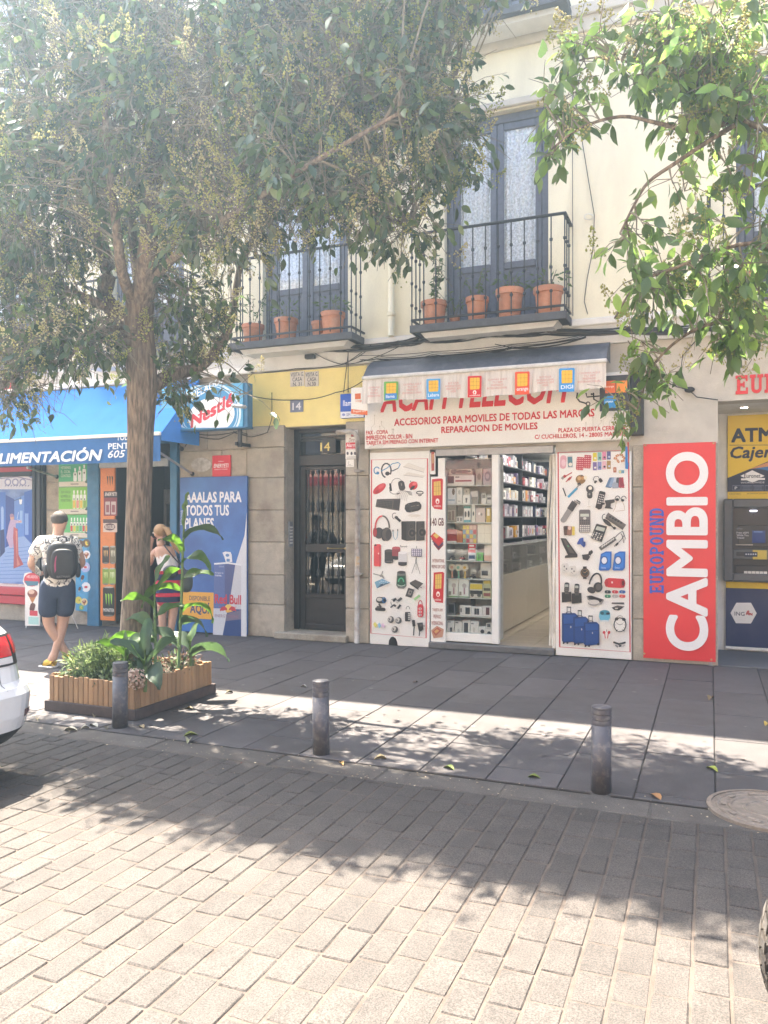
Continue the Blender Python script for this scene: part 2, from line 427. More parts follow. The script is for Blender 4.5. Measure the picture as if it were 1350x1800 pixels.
# ================================================================== the house: walls, stone, windows, balconies, doorway
BX0, BX1, ROOF = -22.0, 8.5, 13.4
house = thing('apartment_building', 'cream and yellow apartment building with iron balconies above the shops', 'building', (-3, 0, 0))
def wall_sheet(mb, x0, x1, z0, z1, holes, y0, depth):
    """front face with openings at Y=y0 and the reveals of the openings going back by depth"""
    X = sorted(set([x0, x1] + [v for h in holes for v in h[:2]])); Z = sorted(set([z0, z1] + [v for h in holes for v in h[2:4]]))
    X = [v for v in X if x0 <= v <= x1]; Z = [v for v in Z if z0 <= v <= z1]
    for a, b in zip(X[:-1], X[1:]):
        for c, d in zip(Z[:-1], Z[1:]):
            cx, cz = (a+b)/2, (c+d)/2
            if any(h[0] < cx < h[1] and h[2] < cz < h[3] for h in holes): continue
            mb.add([(a, y0, c), (b, y0, c), (b, y0, d), (a, y0, d)], [(0, 1, 2, 3)])
    for h in holes:
        a, b, c, d = h[:4]; y1 = y0 + depth
        mb.add([(a, y0, c), (a, y1, c), (a, y1, d), (a, y0, d)], [(0, 1, 2, 3)])
        mb.add([(b, y0, c), (b, y0, d), (b, y1, d), (b, y1, c)], [(0, 1, 2, 3)])
        mb.add([(a, y0, d), (a, y1, d), (b, y1, d), (b, y0, d)], [(0, 1, 2, 3)])
        mb.add([(a, y0, c), (b, y0, c), (b, y1, c), (a, y1, c)], [(0, 1, 2, 3)])
WINS = [-11.0, -8.05, -5.32, -2.56, .95, 3.7]; WHW = .68
FL1, FL2 = 4.16, 7.95
holes1 = []
for c in WINS:
    holes1.append((c - WHW, c + WHW, FL1 + .02, 6.92)); holes1.append((c - WHW, c + WHW, FL2 + .02, 10.7))
mb = MB(); wall_sheet(mb, BX0, BX1, 4.15, ROOF, holes1, 0.0, .24)
mb.box(BX0, BX1, .26, 9.0, ROOF - .2, ROOF); mb.box(BX0, BX0 + .2, .26, 9, 0, ROOF - .21); mb.box(BX1 - .2, BX1, .26, 9, 0, ROOF - .21); mb.box(BX0 + .2, BX1 - .2, 8.8, 9, 0, ROOF - .21)
mb.build('upper_wall', M_STUCCO, house)
mb = MB(); mb.box(BX0 - .1, BX1 + .1, -.38, .3, ROOF - .02, ROOF + .16, b=.03); mb.box(BX0, BX1, -.2, .02, ROOF - .28, ROOF - .03, b=.03)
mb.build('roof_cornice', M_WHITEPL, house)
# dark-coloured sheets that stand in for dim rooms behind the upper windows
mb = MB()
for c in WINS:
    for f in (FL1, FL2): mb.box(c - 1.2, c + 1.2, .9, 1.0, f, f + 3)
mb.build('room_partition', mat('dim_room', (.10, .095, .09), .9), house)

# ground floor wall with its openings
SHX0, SHX1 = xs(756), xs(977)            # phone shop opening
DRX0, DRX1 = xs(503), xs(612)            # house door
LDX0, LDX1 = xs(180), xs(306)            # grocery doorway
ATX0, ATX1 = xs(1262), xs(1262) + 2.1
ZSH = 2.62; ZDR = 3.0; ZLD = 2.95; ZAT = 3.06
holes = [(SHX0, SHX1, .0, ZSH), (DRX0, DRX1, .0, ZDR), (LDX0, LDX1, .0, ZLD), (ATX0, ATX1, .0, ZAT)]
mb = MB(); wall_sheet(mb, BX0, xs(640), 0, 3.82, holes[1:3], 0.0, .32); mb.build('ground_floor_wall', M_STONE, house)
mb = MB(); wall_sheet(mb, xs(640), BX1, 0, 3.82, [holes[0], holes[3]], 0.0, .3); mb.build('ground_floor_wall', M_GREYPL, house)
# yellow rendered panel over the doorway, a coat 12 mm thick
yx0, yx1 = xs(437), xs(645)
mb = MB(); mb.box(yx0, yx1, -.014, -.001, zs(520, 750), 3.80); mb.build('yellow_panel', M_YELLOW, house)
# fascia strip and ledge under the balconies
mb = MB(); mb.box(BX0, BX1, -.03, .0, 3.825, 4.145, b=.006); mb.box(BX0, BX1, -.07, -.031, 4.06, 4.15, b=.012); mb.build('fascia', M_WHITEPL, house)
mb = MB(); mb.box(BX0, BX1, -.045, -.0005, 7.68, 8.0, b=.006); mb.box(BX0, BX1, -.09, -.046, 7.86, 8.0, b=.01); mb.build('string_course', M_GREYPL, house)

def stone(x0, x1, z0, z1, y0=-.05, y1=.0, b=.01, m=M_STONE):
    MB().box(x0 + .003, x1 - .003, y0, y1 - .0006, z0 + .003, z1 - .003, b=b).build('stone_block', m, house)
# left pier of the doorway, right pier, and the wall of big blocks beside the grocery
zr = [zs(470, y) for y in (1124, 1062, 1010, 953, 897, 840, 787, 749)]; zr[0] = 0.0
for a, b in zip(zr[:-1], zr[1:]): stone(xs(437), DRX0, a, b)
for a, b in zip(zr[:-1], zr[1:]): stone(DRX1 - .02, xs(651), a, b)
zz = [0, .46, .92, 1.38, 1.84, 2.30, 2.72, 3.06, 3.5]
for i, (a, b) in enumerate(zip(zz[:-1], zz[1:])):
    c = xs(366 + (i % 2) * 26)
    stone(xs(318), c, a, b, -.025); stone(c, xs(437) - .01, a, b, -.025)
for i, (a, b) in enumerate(zip(zz[:-2], zz[1:-1])): stone(xs(84), xs(160), a, b, -.03)
for i, (a, b) in enumerate(zip([0, .3, .62], [.3, .62, .9])): stone(xs(-140), xs(-40), a, b, -.03); stone(xs(-40), xs(82), a, b, -.03)
zz = [0, .5, 1.02, 1.55, 2.08, 2.58]
for a, b in zip(zz[:-1], zz[1:]): stone(xs(1112), ATX0, a, b, -.035, b=.007)

# ---------------------------------------------------------------- french windows (> frame, leaf panel, pane, curtain)
M_CURT = mat('lace_curtain', (.82, .83, .85), .95, var=.10, vscale=26, speck=.22, sscale=34)
def french_window(c, f, top):
    y = .09; a, b = c - WHW + .002, c + WHW - .002; z0, z1 = f + .022, top - .002
    m = MB()
    m.box(a, a + .09, y, y + .07, z0, z1, b=.008); m.box(b - .09, b, y, y + .07, z0, z1, b=.008); m.box(a + .092, b - .092, y, y + .07, z1 - .11, z1, b=.008)
    m.box(a + .092, b - .092, y, y + .06, z0, z0 + .06, b=.006)
    w = m.build('window', M_WOODB, house)
    for (l, r) in ((a + .095, c - .004), (c + .004, b - .095)):
        lf = MB(); zt = z1 - .115; zb = z0 + .065; zp = z0 + .74
        lf.box(l, l + .085, y + .01, y + .055, zb, zt, b=.008); lf.box(r - .085, r, y + .01, y + .055, zb, zt, b=.008)
        lf.box(l + .087, r - .087, y + .01, y + .055, zt - .09, zt, b=.008); lf.box(l + .087, r - .087, y + .01, y + .055, zp, zp + .09, b=.008)
        lf.box(l + .087, r - .087, y + .01, y + .055, zb, zb + .1, b=.008); lf.box(l + .087, r - .087, y + .028, y + .045, zb + .1, zp)
        lf.box(l + .15, r - .15, y + .018, y + .03, zb + .16, zp - .06, b=.006)
        lf.build('window_leaf', M_WOODB, w)
        MB().box(l + .086, r - .086, y + .03, y + .036, zp + .091, zt - .091).build('pane', M_PANE, w)
        cu = MB(); n = 26; xx = [l + .07 + (r - l - .14) * i / n for i in range(n + 1)]
        for i in range(n):
            o1, o2 = .012 * math.sin(i * 1.7) + .006 * math.sin(i * .6), .012 * math.sin((i+1) * 1.7) + .006 * math.sin((i+1) * .6)
            cu.add([(xx[i], y + .055 + o1, zp - .1), (xx[i+1], y + .055 + o2, zp - .1), (xx[i+1], y + .055 + o2, zt), (xx[i], y + .055 + o1, zt)], [(0, 1, 2, 3)])
        cu.build('curtain', M_CURT, w, smooth=True)
    # plaster surround and drip moulding over the opening
    s = MB(); s.box(c - WHW - .14, c + WHW + .14, -.05, -.001, top + .02, top + .11, b=.012)
    s.build('window_lintel', M_GREYPL, house)
for c in WINS:
    french_window(c, FL1, 6.92)
    french_window(c, FL2, 10.7)

# ---------------------------------------------------------------- balconies (> floor slab, rail, balusters)
def balcony(x0, x1, f, D=.47, H=1.15):
    s = MB(); s.box(x0, x1, -D, -.06, f - .075, f - .005, b=.008); s.box(x0 - .012, x1 + .012, -D - .012, -D + .02, f - .09, f + .004, b=.006)
    s.box(x1 - .02, x1 + .012, -D + .022, -.071, f - .09, f + .004, b=.006); s.box(x0 - .012, x0 + .02, -D + .022, -.071, f - .09, f + .004, b=.006)
    bal = s.build('balcony', mat('dark_iron_slab', (.07, .072, .08), .7, var=.2, vscale=8) if 'dark_iron_slab' not in MATS else MATS['dark_iron_slab'], house)
    u = MB(); u.prism([(x0 + .1, f - .078), (x1 - .1, f - .078), (x1 - .16, f - .15), (x0 + .16, f - .15)], -D + .1, -.072); u.build('plaster_soffit', M_WHITEPL, bal)
    top = f + H; y = -D + .015
    r = MB(); r.box(x0 - .012, x1 + .012, y - .022, y + .022, top, top + .03, b=.008)
    for xe in (x0 + .01, x1 - .01): r.box(xe - .022, xe + .022, y + .023, -.002, top, top + .03, b=.006)
    r.build('top_rail', M_BLACKM, bal); r = MB(); r.box(x0, x1, y - .012, y + .012, f + .06, f + .085)
    for xe in (x0 + .01, x1 - .01): r.box(xe - .012, xe + .012, y + .0121, -.03, f + .06, f + .085)
    r.build('lower_rail', M_BLACKM, bal)
    prof = [(.0085, 0), (.0085, .24), (.02, .25), (.02, .275), (.0085, .285), (.0085, .52), (.018, .53), (.018, .555), (.0085, .565), (.0085, H - .3), (.02, H - .29), (.02, H - .265), (.0085, H - .255), (.0085, H)]
    pm = MB(); pm.lathe(prof, n=7); me = pm.mesh('baluster', M_BLACKM, smooth=False)
    n = max(5, round((x1 - x0) / .158)); spots = [(x0 + .01 + (x1 - x0 - .02) * i / n, y) for i in range(n + 1)]
    for xe in (x0 + .01, x1 - .01):
        for j in (1, 2): spots.append((xe, y + (D - .02) * j / 3))
    for (px, py) in spots: link('baluster', me, bal, (px, py, f))
    return bal
for i, c in enumerate(WINS):
    balcony(c - (.93 if i == 2 else .98), c + (.95 if i == 2 else .97) if i != 4 else c + 1.0, FL1)
    balcony(c - .98, c + .97, FL2 - .02)

# ---------------------------------------------------------------- house door, number 14
DY = .27
dm = MB(); a, b = DRX0 + .002, DRX1 - .002; zb = .10; ztr = zs(560, 812, -DY); ztop = ZDR - .004
dm.box(a, a + .09, DY - .05, DY + .05, zb, ztop, b=.008); dm.box(b - .09, b, DY - .05, DY + .05, zb, ztop, b=.008)
dm.box(a + .092, b - .092, DY - .05, DY + .05, ztop - .06, ztop, b=.008); dm.box(a + .092, b - .092, DY - .05, DY + .05, ztr - .06, ztr + .10, b=.01)
M_DOOR = mat('dark_door_paint', (.018, .017, .02), .38, var=.2, vscale=7, bump=.08, bscale=90, dirt=.12, dscale=3, dcol=(.10, .08, .06))
door = dm.build('house_door', M_DOOR, house)
L, Rr = a + .095, b - .095; z1, zlk0, zlk1, zp = ztr - .065, zs(560, 977, -DY), zs(560, 983, -DY), zs(560, 1062, -DY)
zlk0, zlk1 = 1.22, 1.34
m = MB(); m.box(L, L + .08, DY - .02, DY + .03, zb, z1, b=.006); m.box(Rr - .08, Rr, DY - .02, DY + .03, zb, z1, b=.006)
m.box(L + .081, Rr - .081, DY - .02, DY + .03, z1 - .05, z1, b=.006); m.box(L + .081, Rr - .081, DY - .02, DY + .03, zlk0, zlk1, b=.006)
m.box(L + .081, Rr - .081, DY - .02, DY + .03, .56, .62, b=.006); m.box(L + .081, Rr - .081, DY - .005, DY + .02, zb, .559); m.box(L + .081, Rr - .081, DY - .02, DY + .03, zb, zb + .08, b=.006)
m.build('door_leaf', M_DOOR, door)
M_DGL = glass_mat('door_glass', (.28, .28, .27), .09)
MB().box(L + .08, Rr - .08, DY + .012, DY + .018, zlk1 - .01, z1 - .04).build('pane', M_DGL, door)
MB().box(L + .08, Rr - .08, DY + .012, DY + .018, .61, zlk0 + .01).build('pane', M_DGL, door)
MB().box(a + .08, b - .08, DY + .012, DY + .018, ztr + .09, ztop - .05).build('pane', M_DGL, door)
MB().box(DRX0, DRX1, .9, 1.0, 0, 3).build('hall_wall', mat('hall_shade', (.16, .14, .12), .9), house)  # dark colour stands in for the shade of the hall
m = MB()
for zb_ in (.66, .75): m.box(a + .095, b - .095, DY - .025, DY - .005, ztr + zb_ * (ztop - ztr) - .012, ztr + zb_ * (ztop - ztr) + .012)
m.build('transom_bar', M_DOOR, door)
def bar_prof(h):
    u = h; return [(.011, 0), (.026, .015), (.026, .05), (.014, .07), (.011, .1), (.011, u*.42), (.024, u*.44), (.03, u*.48), (.02, u*.5), (.03, u*.53), (.02, u*.57), (.011, u*.6), (.011, u-.1), (.014, u-.07), (.026, u-.05), (.026, u-.015), (.011, u)]
for (za, zc) in ((zlk1, z1 - .05), (.62, zlk0)):
    me = MB().lathe(bar_prof(zc - za), n=9).mesh('door_bar', M_BLACKM, smooth=True)
    for i in range(4): link('door_bar', me, door, (L + .15 + (Rr - L - .30) * i / 3, DY - .055, za))
m = MB(); zc = (zlk0 + zlk1) / 2; m.tube([(Rr - .03, DY - .03, zc), (Rr - .03, DY - .075, zc), (Rr - .30, DY - .075, zc)], .009, 8); m.sphere((Rr - .03, DY - .08, zc), .022, 8, 6); m.sphere((Rr - .31, DY - .075, zc), .016, 8, 6)
m.build('door_handle', mat('brass', (.55, .42, .2), .35, metal=.9), door, smooth=True)
P = Print(-DY + .075); MB().box(xs(560, .2-DY), xs(583, .2-DY), DY - .07, DY - .055, zs(570, 797, -DY), zs(570, 771, -DY), b=.003).build('number_plate', M_DOOR, door)
P.text('14', 563, 778, 580, 793, '#e8d27a', .015); P.done(door, 'plate_digits')
MB().box(DRX0 - .12, DRX1 + .03, -.14, DY + .1, .0, .095, b=.012).build('door_step', M_STONE, house)
# intercom in the left reveal
ic = MB(); ic.box(DRX0 - .001, DRX0 + .018, .06, .17, 1.30, 1.66, b=.004); icm = ic.build('intercom', M_GREYM, house)
for i in range(6):
    MB().box(DRX0 + .018, DRX0 + .024, .075, .155, 1.34 + i * .045, 1.365 + i * .045, b=.002).build('bell_button', M_WHITE, icm)

# ================================================================== the sunlit other side of the street (seen in the panes, throws warm light back)
ob = thing('opposite_building', 'cream building across the street, seen only as reflections in the glass', 'building', (-3, -19, 0)); OY = -18.5
m = MB(); m.box(-24, 16, OY - 6, OY, 0, 11.5); m.build('opposite_wall', mat('warm_stucco', (.78, .68, .52), .9, var=.05, vscale=1), ob)
for i in range(12):
    for f in (3.9, 7.4): MB().box(-22 + i*3.1, -20.9 + i*3.1, OY + .002, OY + .03, f, f + 2.4, b=.01).build('opposite_window', M_WOODB, ob)
MB().box(-24, 16, OY + .004, OY + .5, 3.05, 3.4, b=.02).build('shop_canopy', mat('canopy_red', (.45, .04, .05), .6), ob)

# ================================================================== phone shop: sign, awning, boards, showcase, room
RED = '#c8202a'; RED2 = '#d8232b'; SIMY = '#e8b73a'; INK = '#26262a'; CREAM = '#e9e0cf'
# ---- big sign board
sx0, sx1 = xs(641, .12), xs(1107, .12); zb = 2.645
sign = thing('shop_sign', 'wide white phone shop sign board with red lettering above the open doorway', 'sign', ((sx0+sx1)/2, -.06, zb))
MB().box(sx0, sx1, -.12, -.004, zb, 3.46, b=.006).build('sign_board', M_WHITE, sign)
P = Print(.12, (620, 560, 2.647))
gl = '#b9b2a6'
for (x, y, h, k) in ((88, 560, 110, 1), (112, 572, 70, 1), (148, 540, 60, -1), (170, 585, 70, 1), (190, 575, 60, 0)):
    P.line([(x, y), (x, y - h*.5), (x + k*14, y - h*.5 - 14), (x + k*14, y - h)], 1.6, gl); P.ell(x + k*14, y - h, 3, 3, gl, n=8)
for (x, y, h, k) in ((1085, 525, 40, 0), (1118, 520, 60, 0), (1142, 520, 45, 1), (1165, 500, 60, 1), (1250, 510, 70, -1), (1195, 500, 40, 1)):
    P.line([(x, y), (x, y - h*.5), (x + k*14, y - h*.5 - 14), (x + k*14, y - h)], 1.6, gl); P.ell(x + k*14, y - h, 3, 3, gl, n=8)
for i in range(7): P.line([(75 + i*9, 604), (95 + i*9, 585)], 1.4, gl); P.line([(1165 + i*13, 556), (1195 + i*13, 568)], 1.2, gl)
P.text('ACAM TELECOM', 128, 300, 1010, 439, RED2, .035, .28)
P.text('ACCESORIOS PARA MOVILES DE TODAS LAS MARCAS', 193, 466, 1125, 500, RED, .035)
P.text('REPARACION DE MOVILES', 412, 503, 860, 534, RED, .035)
P.text('FAX - COPIA', 62, 522, 164, 541, RED, .03); P.text('IMPRESION COLOR - B/N', 62, 545, 277, 566, RED, .03)
P.text('TARJETA SIM PREPAGO CON INTERNET', 62, 570, 398, 594, RED, .03)
P.text('PLAZA DE PUERTA CERRADA', 957, 510, 1270, 530, RED, .03); P.text('C/ CUCHILLEROS, 14 - 28005 MADRID', 847, 541, 1270, 564, RED, .03)
P.line([(1046, 345), (1042, 368), (1056, 386), (1090, 396)], 7, '#1c1c1e'); P.arc(1095, 397, 9, 9, 0, 360, 5, '#1c1c1e', 12)
P.line([(1085, 345), (1090, 365), (1150, 360)], 6, '#1c1c1e'); P.line([(1120, 345), (1122, 375), (1140, 386), (1165, 383)], 7, '#1c1c1e'); P.ell(1112, 352, 5, 5, '#1c1c1e', n=8)
P.done(sign, 'lettering')
# dark end box right of the sign and the small operator plates on it
eb = MB(); eb.box(xs(1109, .1), xs(1131, .1), -.16, -.004, zs(1120, 765, .1), 3.55, b=.006)
tag(eb.build('shutter_housing', mat('dark_housing', (.035, .033, .032), .6, var=.2)), 'tall dark metal shutter box at the right end of the phone shop sign', 'shutter box')
op = thing('operator_plates', 'black plate with orange and blue phone operator logos right of the shop sign', 'sign', at(1078, 720, .3))
MB().box(xs(1054, .3), xs(1106, .3), -.30, -.285, zs(1078, 722, .3), zs(1078, 660, .3), b=.003).build('plate', M_BLACKM, op)
P = Print(.30, (1000, 500, 3.857)); P.rect(246, 655, 316, 738, '#d9622a'); P.text('orange', 250, 690, 305, 705, '#f6ded0', .01)
P.rect(322, 655, 395, 735, '#e8892e'); P.poly([(238, 760), (300, 754), (318, 770), (318, 836), (238, 840)], '#1c86c4'); P.text('LEBARA', 245, 790, 300, 803, '#e8f2f6', .015); P.done(op)
MB().box(xs(1078, .3) - .02, xs(1078, .3) + .02, -.283, -.122, zs(1078, 690, .3), zs(1078, 684, .3)).build('bracket', M_BLACKM, op)

# ---- awning: dark hood, front bar, hanging valance
AX0, AX1 = xs(638, .42), xs(1066, .42); AZ = 3.55
aw = thing('shop_awning', 'dark slate awning hood with a stained white valance of SIM cards over the phone shop', 'awning', ((AX0+AX1)/2, -.2, 3.2))
M_HOOD = mat('hood_vinyl', (.072, .078, .095), .55, var=.2, vscale=5, bump=.12, bscale=30, dirt=.35, dscale=5, dcol=(.22, .22, .22))
m = MB(); n = 24
for i in range(n):
    a, b = AX0 + (AX1-AX0)*i/n, AX0 + (AX1-AX0)*(i+1)/n
    rows = [(-.035, 3.84), (-.16, 3.80), (-.30, 3.70), (-.415, 3.575)]
    for (y0, z0), (y1, z1) in zip(rows[:-1], rows[1:]):
        m.add([(a, y0, z0), (b, y0, z0), (b, y1, z1), (a, y1, z1)], [(0, 3, 2, 1)])
for X in (AX0, AX1): m.add([(X, -.035, 3.84), (X, -.16, 3.80), (X, -.30, 3.70), (X, -.415, 3.575), (X, -.035, 3.575)], [(0, 1, 2, 3, 4)])
m.build('hood', M_HOOD, aw, sharp=35)
MB().box(AX0 - .01, AX1 + .01, -.45, -.40, AZ - .03, AZ + .02, b=.012).build('front_bar', mat('bar_white', (.60, .58, .54), .5, var=.1, dirt=.3, dscale=6, dcol=(.25, .23, .2)), aw)
def ripple(x, z): return .0035 * math.sin(x * 61) + .003 * math.sin(x * 23 + 1.3) + .002 * math.sin(x * 117 + z * 9)
m = MB(); n = 240; VB = 3.215
def vz(x, t): bot = VB + .012 * math.sin(x * 3.1) + .008 * math.sin(x * 9.7); return AZ - .02 + (bot - AZ + .02) * t
for i in range(n):
    a, b = AX0 + (AX1-AX0)*i/n, AX0 + (AX1-AX0)*(i+1)/n
    for j in range(4):
        t0, t1 = j/4, (j+1)/4
        q = [(a, t0), (b, t0), (b, t1), (a, t1)]
        m.add([(x, -.432 - ripple(x, 0) * (.3 + t) - .02 * t, vz(x, t)) for (x, t) in q], [(0, 3, 2, 1)])
M_VAL = mat('valance_cloth', (.66, .60, .53), .85, var=.05, vscale=3, stretch=(14, 1, 1.0), dirt=.55, dscale=1.6, dcol=(.40, .34, .28))
m.build('valance', M_VAL, aw, smooth=True)
P = Print(.467, (620, 560, 2.647))
def sim(x0, y0, x1, y1, c, t, inv=False):
    w, h = x1-x0, y1-y0; P.poly([(x0+3, y0+2), (x1-3, y0), (x1, y0+4), (x1-2, y1-2), (x0, y1), (x0, y0+6)], c)
    a, b, q, r = x0+w*.16, y0+h*.08, x1-w*.14, y0+h*.62
    P.poly([(a+3, b+2), (q-2, b), (q, b+4), (q-1, r-4), (q-4, r), (a+2, r+2), (a, r-3), (a, b+5)], SIMY)
    for k in (.38, .7): P.line([(a, b+(r-b)*k), (q, b+(r-b)*k-2)], 1.6, '#b9892a')
    for k in (.35, .68): P.line([(a+(q-a)*k, b+1), (a+(q-a)*k-1, r)], 1.6, '#b9892a')
    P.ell((a+q)/2, (b+r)/2, (q-a)*.15, (r-b)*.15, SIMY, n=10)
    if t == 'o':
        P.ell((x0+x1)/2, y0+h*.76, w*.13, w*.14, '#f4efe8', n=12); P.ell((x0+x1)/2-1, y0+h*.77, w*.06, w*.08, c, n=8); P.text('vodafone', x0+w*.12, y0+h*.87, x1-w*.12, y0+h*.95, '#f4efe8', .01)
    elif t.strip(): P.text(t, x0+w*.12, y0+h*.72, x1-w*.1, y0+h*.88, '#eef3f5', .015)
sim(145, 292, 212, 382, '#6aa84a', ' '); P.rect(150, 350, 205, 378, '#3f7fc4'); P.text('llama', 155, 356, 195, 370, '#eef3f5', .01)
sim(343, 279, 408, 376, '#4f9fd6', 'Lebara'); sim(535, 266, 600, 367, '#d0242c', 'o'); sim(755, 246, 823, 355, '#e0532f', 'orange'); sim(960, 230, 1033, 342, '#2f8fd0', 'DIGI')
for (x0, x1, y, f) in ((70, 130, 318, 0), (232, 322, 304, 0), (625, 720, 282, 0), (1048, 1155, 252, 0), (432, 505, 298, 1), (856, 938, 270, 1)):
    L = (['COMPRA AQUI', 'TU SIM', 'PREPAGO', 'INTERNACIONAL'], ['BUY YOUR', 'INTERNATIONAL', 'PREPAID SIM', 'HERE'])[f]; w = x1 - x0
    for i, s in enumerate(L):
        k = min(1, len(s) / 12); c = (x0+x1)/2; P.text(s, c - w*k/2, y + i*13 - (c-w*k/2-x0)*.1, c + w*k/2, y + i*13 + 9.5 - (c-w*k/2-x0)*.1, '#c98a7c', .012)
P.done(aw, 'valance_print')
for X in (AX0 + .02, AX1 - .02): MB().tube([(X, -.40, 3.55), (X, -.05, 3.66)], .012, 6).build('awning_arm', M_GREYM, aw)

# ---- wall between boards and opening: white jambs and the roller shutter rail
RX = 875
jm = MB(); jm.box(xs(771, 0), xs(783), -.03, .05, .1, ZSH - .12, b=.004); jm.box(xs(866), xs(878), -.045, .05, .1, ZSH - .10, b=.004)
jm.box(xs(783) + .003, xs(866) - .003, -.03, .05, .10, .21, b=.004)
shopf = thing('showcase', 'glass showcase full of phone accessories in a white frame left of the shop door', 'showcase', (xs(825), .1, .1))
jm.build('showcase_frame', M_WHITE, shopf)
MB().box(xs(783) + .002, xs(866) - .002, -.012, -.006, .212, ZSH - .13).build('showcase_glass', M_CLEAR, shopf)
m = MB(); m.box(xs(768), xs(974), -.05, .04, ZSH - .10, ZSH - .005, b=.006); m.box(xs(768), xs(974), -.06, -.02, ZSH - .045, ZSH - .02)
rail = m.build('shutter_rail', M_GREYM); tag(rail, 'grey metal shutter rail across the top of the phone shop opening', 'shutter rail')
m = MB(); m.box(xs(783) + .002, xs(866) - .002, .42, .45, .1, ZSH - .11); m.box(xs(783) - .06, xs(783), .051, .45, .1, ZSH - .11); m.box(xs(866) + .002, xs(866) + .03, .051, .45, .1, ZSH - .11)
m.build('showcase_back', mat('showcase_lining', (.5, .5, .47), .7, var=.2, vscale=6), shopf)
MB().box(xs(783) + .004, xs(866) - .004, .0, .02, zs(825, 824), zs(825, 808)).build('dark_blind', mat('grey_blind', (.07, .07, .075), .8), shopf)
SHELF_Y = [853, 886, 918, 954, 985, 1017, 1050, 1082, 1119]
M_SHELF = mat('glass_shelf', (.62, .66, .62), .2, var=.05)
SHZ = [zs(825, y, -.08) for y in SHELF_Y]
for z in SHZ[:-1]: MB().box(xs(783) + .005, xs(866) - .004, .03, .41, z - .012, z - .002).build('shelf', M_SHELF, shopf)
MB().box(xs(783) + .005, xs(866) - .004, .03, .41, .212, SHZ[-1] - .002).build('shelf', M_SHELF, shopf)
def ware(name, label, px0, px1, shelf, h, col, marks=(), cat='box', y0=.06, dep=.07, group=None):
    """boxed article standing on a showcase shelf; marks are (shape, u0, v0, u1, v1, colour) on its face"""
    z = SHZ[shelf]; a, b = xs(px0, -y0), xs(px1, -y0); m = MB(); m.box(a, b, y0, y0 + dep, z, z + h, b=.004, col=lin(col))
    for i, (sh, u0, v0, u1, v1, c) in enumerate(marks):
        X0, X1, Z0, Z1 = a + (b-a)*u0, a + (b-a)*u1, z + h*v0, z + h*v1; y = y0 - .001 - .0006*i
        if sh == 'r': m.add([(X0, y, Z0), (X1, y, Z0), (X1, y, Z1), (X0, y, Z1)], [(0, 1, 2, 3)], col=lin(c))
        else:
            cx, cz, rx, rz = (X0+X1)/2, (Z0+Z1)/2, (X1-X0)/2, (Z1-Z0)/2
            m.add([(cx + rx*math.cos(t*.628), y, cz + rz*math.sin(t*.628)) for t in range(10)], [tuple(range(10))], col=lin(c))
    o = m.build(name, M_PAINTC); tag(o, label, cat, group); return o
A_ = lambda x: 770 + x / 6.43
W1, W2 = '#dcdad2', '#c9cac6'
def hgt(dy): return dy / 6.43 / 125.0
ware('boxed_hair_dryer', 'long white box with a dark hair dryer picture, lying low on the top showcase shelf', A_(105), A_(410), 0, hgt(110), W1, (('r', .02, .2, .25, .9, '#4a4644'), ('r', .3, .35, .9, .5, '#9c4a50'), ('r', .3, .75, .45, .85, '#55504c')))
ware('boxed_hair_iron', 'white box with a black hair iron picture stacked behind on the top showcase shelf', A_(108), A_(390), 0, hgt(185), '#c8c6c0', (('e', .25, .72, .95, .9, '#3a393c'), ('e', .12, .68, .38, .98, '#56565c')), y0=.15)
ware('blister_pack', 'silvery blister pack hanging at the right of the top showcase shelf', A_(425), A_(500), 0, hgt(175), '#a8a79c', (('e', .25, .3, .8, .7, '#77766a'),), 'package')
ware('blister_pack', 'lilac grey blister pack with round cable, right end of the top showcase shelf', A_(510), A_(604), 0, hgt(180), '#b4b0b4', (('e', .15, .2, .9, .8, '#8a868c'), ('e', .3, .35, .75, .65, '#b4b0b4')), 'package')
ware('boxed_brush', 'tall white box with a woman\'s portrait, first on the second showcase shelf', A_(106), A_(200), 1, hgt(172), '#cfd4da', (('e', .55, .55, .9, .98, '#5c4a44'), ('r', .1, .2, .9, .3, '#8ea2b8')))
ware('boxed_adapter', 'narrow white box with a grey dial on the second showcase shelf', A_(208), A_(272), 1, hgt(178), W1, (('e', .3, .55, .75, .85, '#a9a9a6'), ('r', .3, .15, .7, .2, '#888')))
ware('boxed_earphones', 'white box with black earphones pictured, middle of the second showcase shelf', A_(278), A_(362), 1, hgt(100), W1, (('r', .4, .15, .6, .5, '#2c2c2e'), ('e', .35, .45, .68, .65, '#2c2c2e')))
ware('small_carton', 'small white carton standing on top at the back of the second showcase shelf', A_(288), A_(356), 1, hgt(165), '#d2cfc6', (('e', .4, .75, .6, .9, '#8b8780'),), y0=.15)
ware('white_card', 'plain white price card at the middle back of the second showcase shelf', A_(366), A_(450), 1, hgt(140), '#cfd2d2', (('r', .0, .0, 1, .55, '#8d8f8c'),), 'card', y0=.15)
ware('boxed_lamp', 'white box with a grey top window right of centre on the second showcase shelf', A_(490), A_(545), 1, hgt(110), W1, (('r', .15, .55, .85, .9, '#807f7a'),))
ware('boxed_charger', 'white box with a dark band at the right end of the second showcase shelf', A_(552), A_(606), 1, hgt(90), W2, (('r', .1, .5, .9, .75, '#4d4d4e'),))
ware('blister_pack', 'dull brown blister pack at the left end of the third showcase shelf', A_(100), A_(205), 2, hgt(185), '#6e6a60', (('r', .1, .1, .9, .7, '#918b80'), ('r', .15, .12, .45, .6, '#5f4a44'), ('r', .55, .12, .8, .65, '#5f4a44')), 'package')
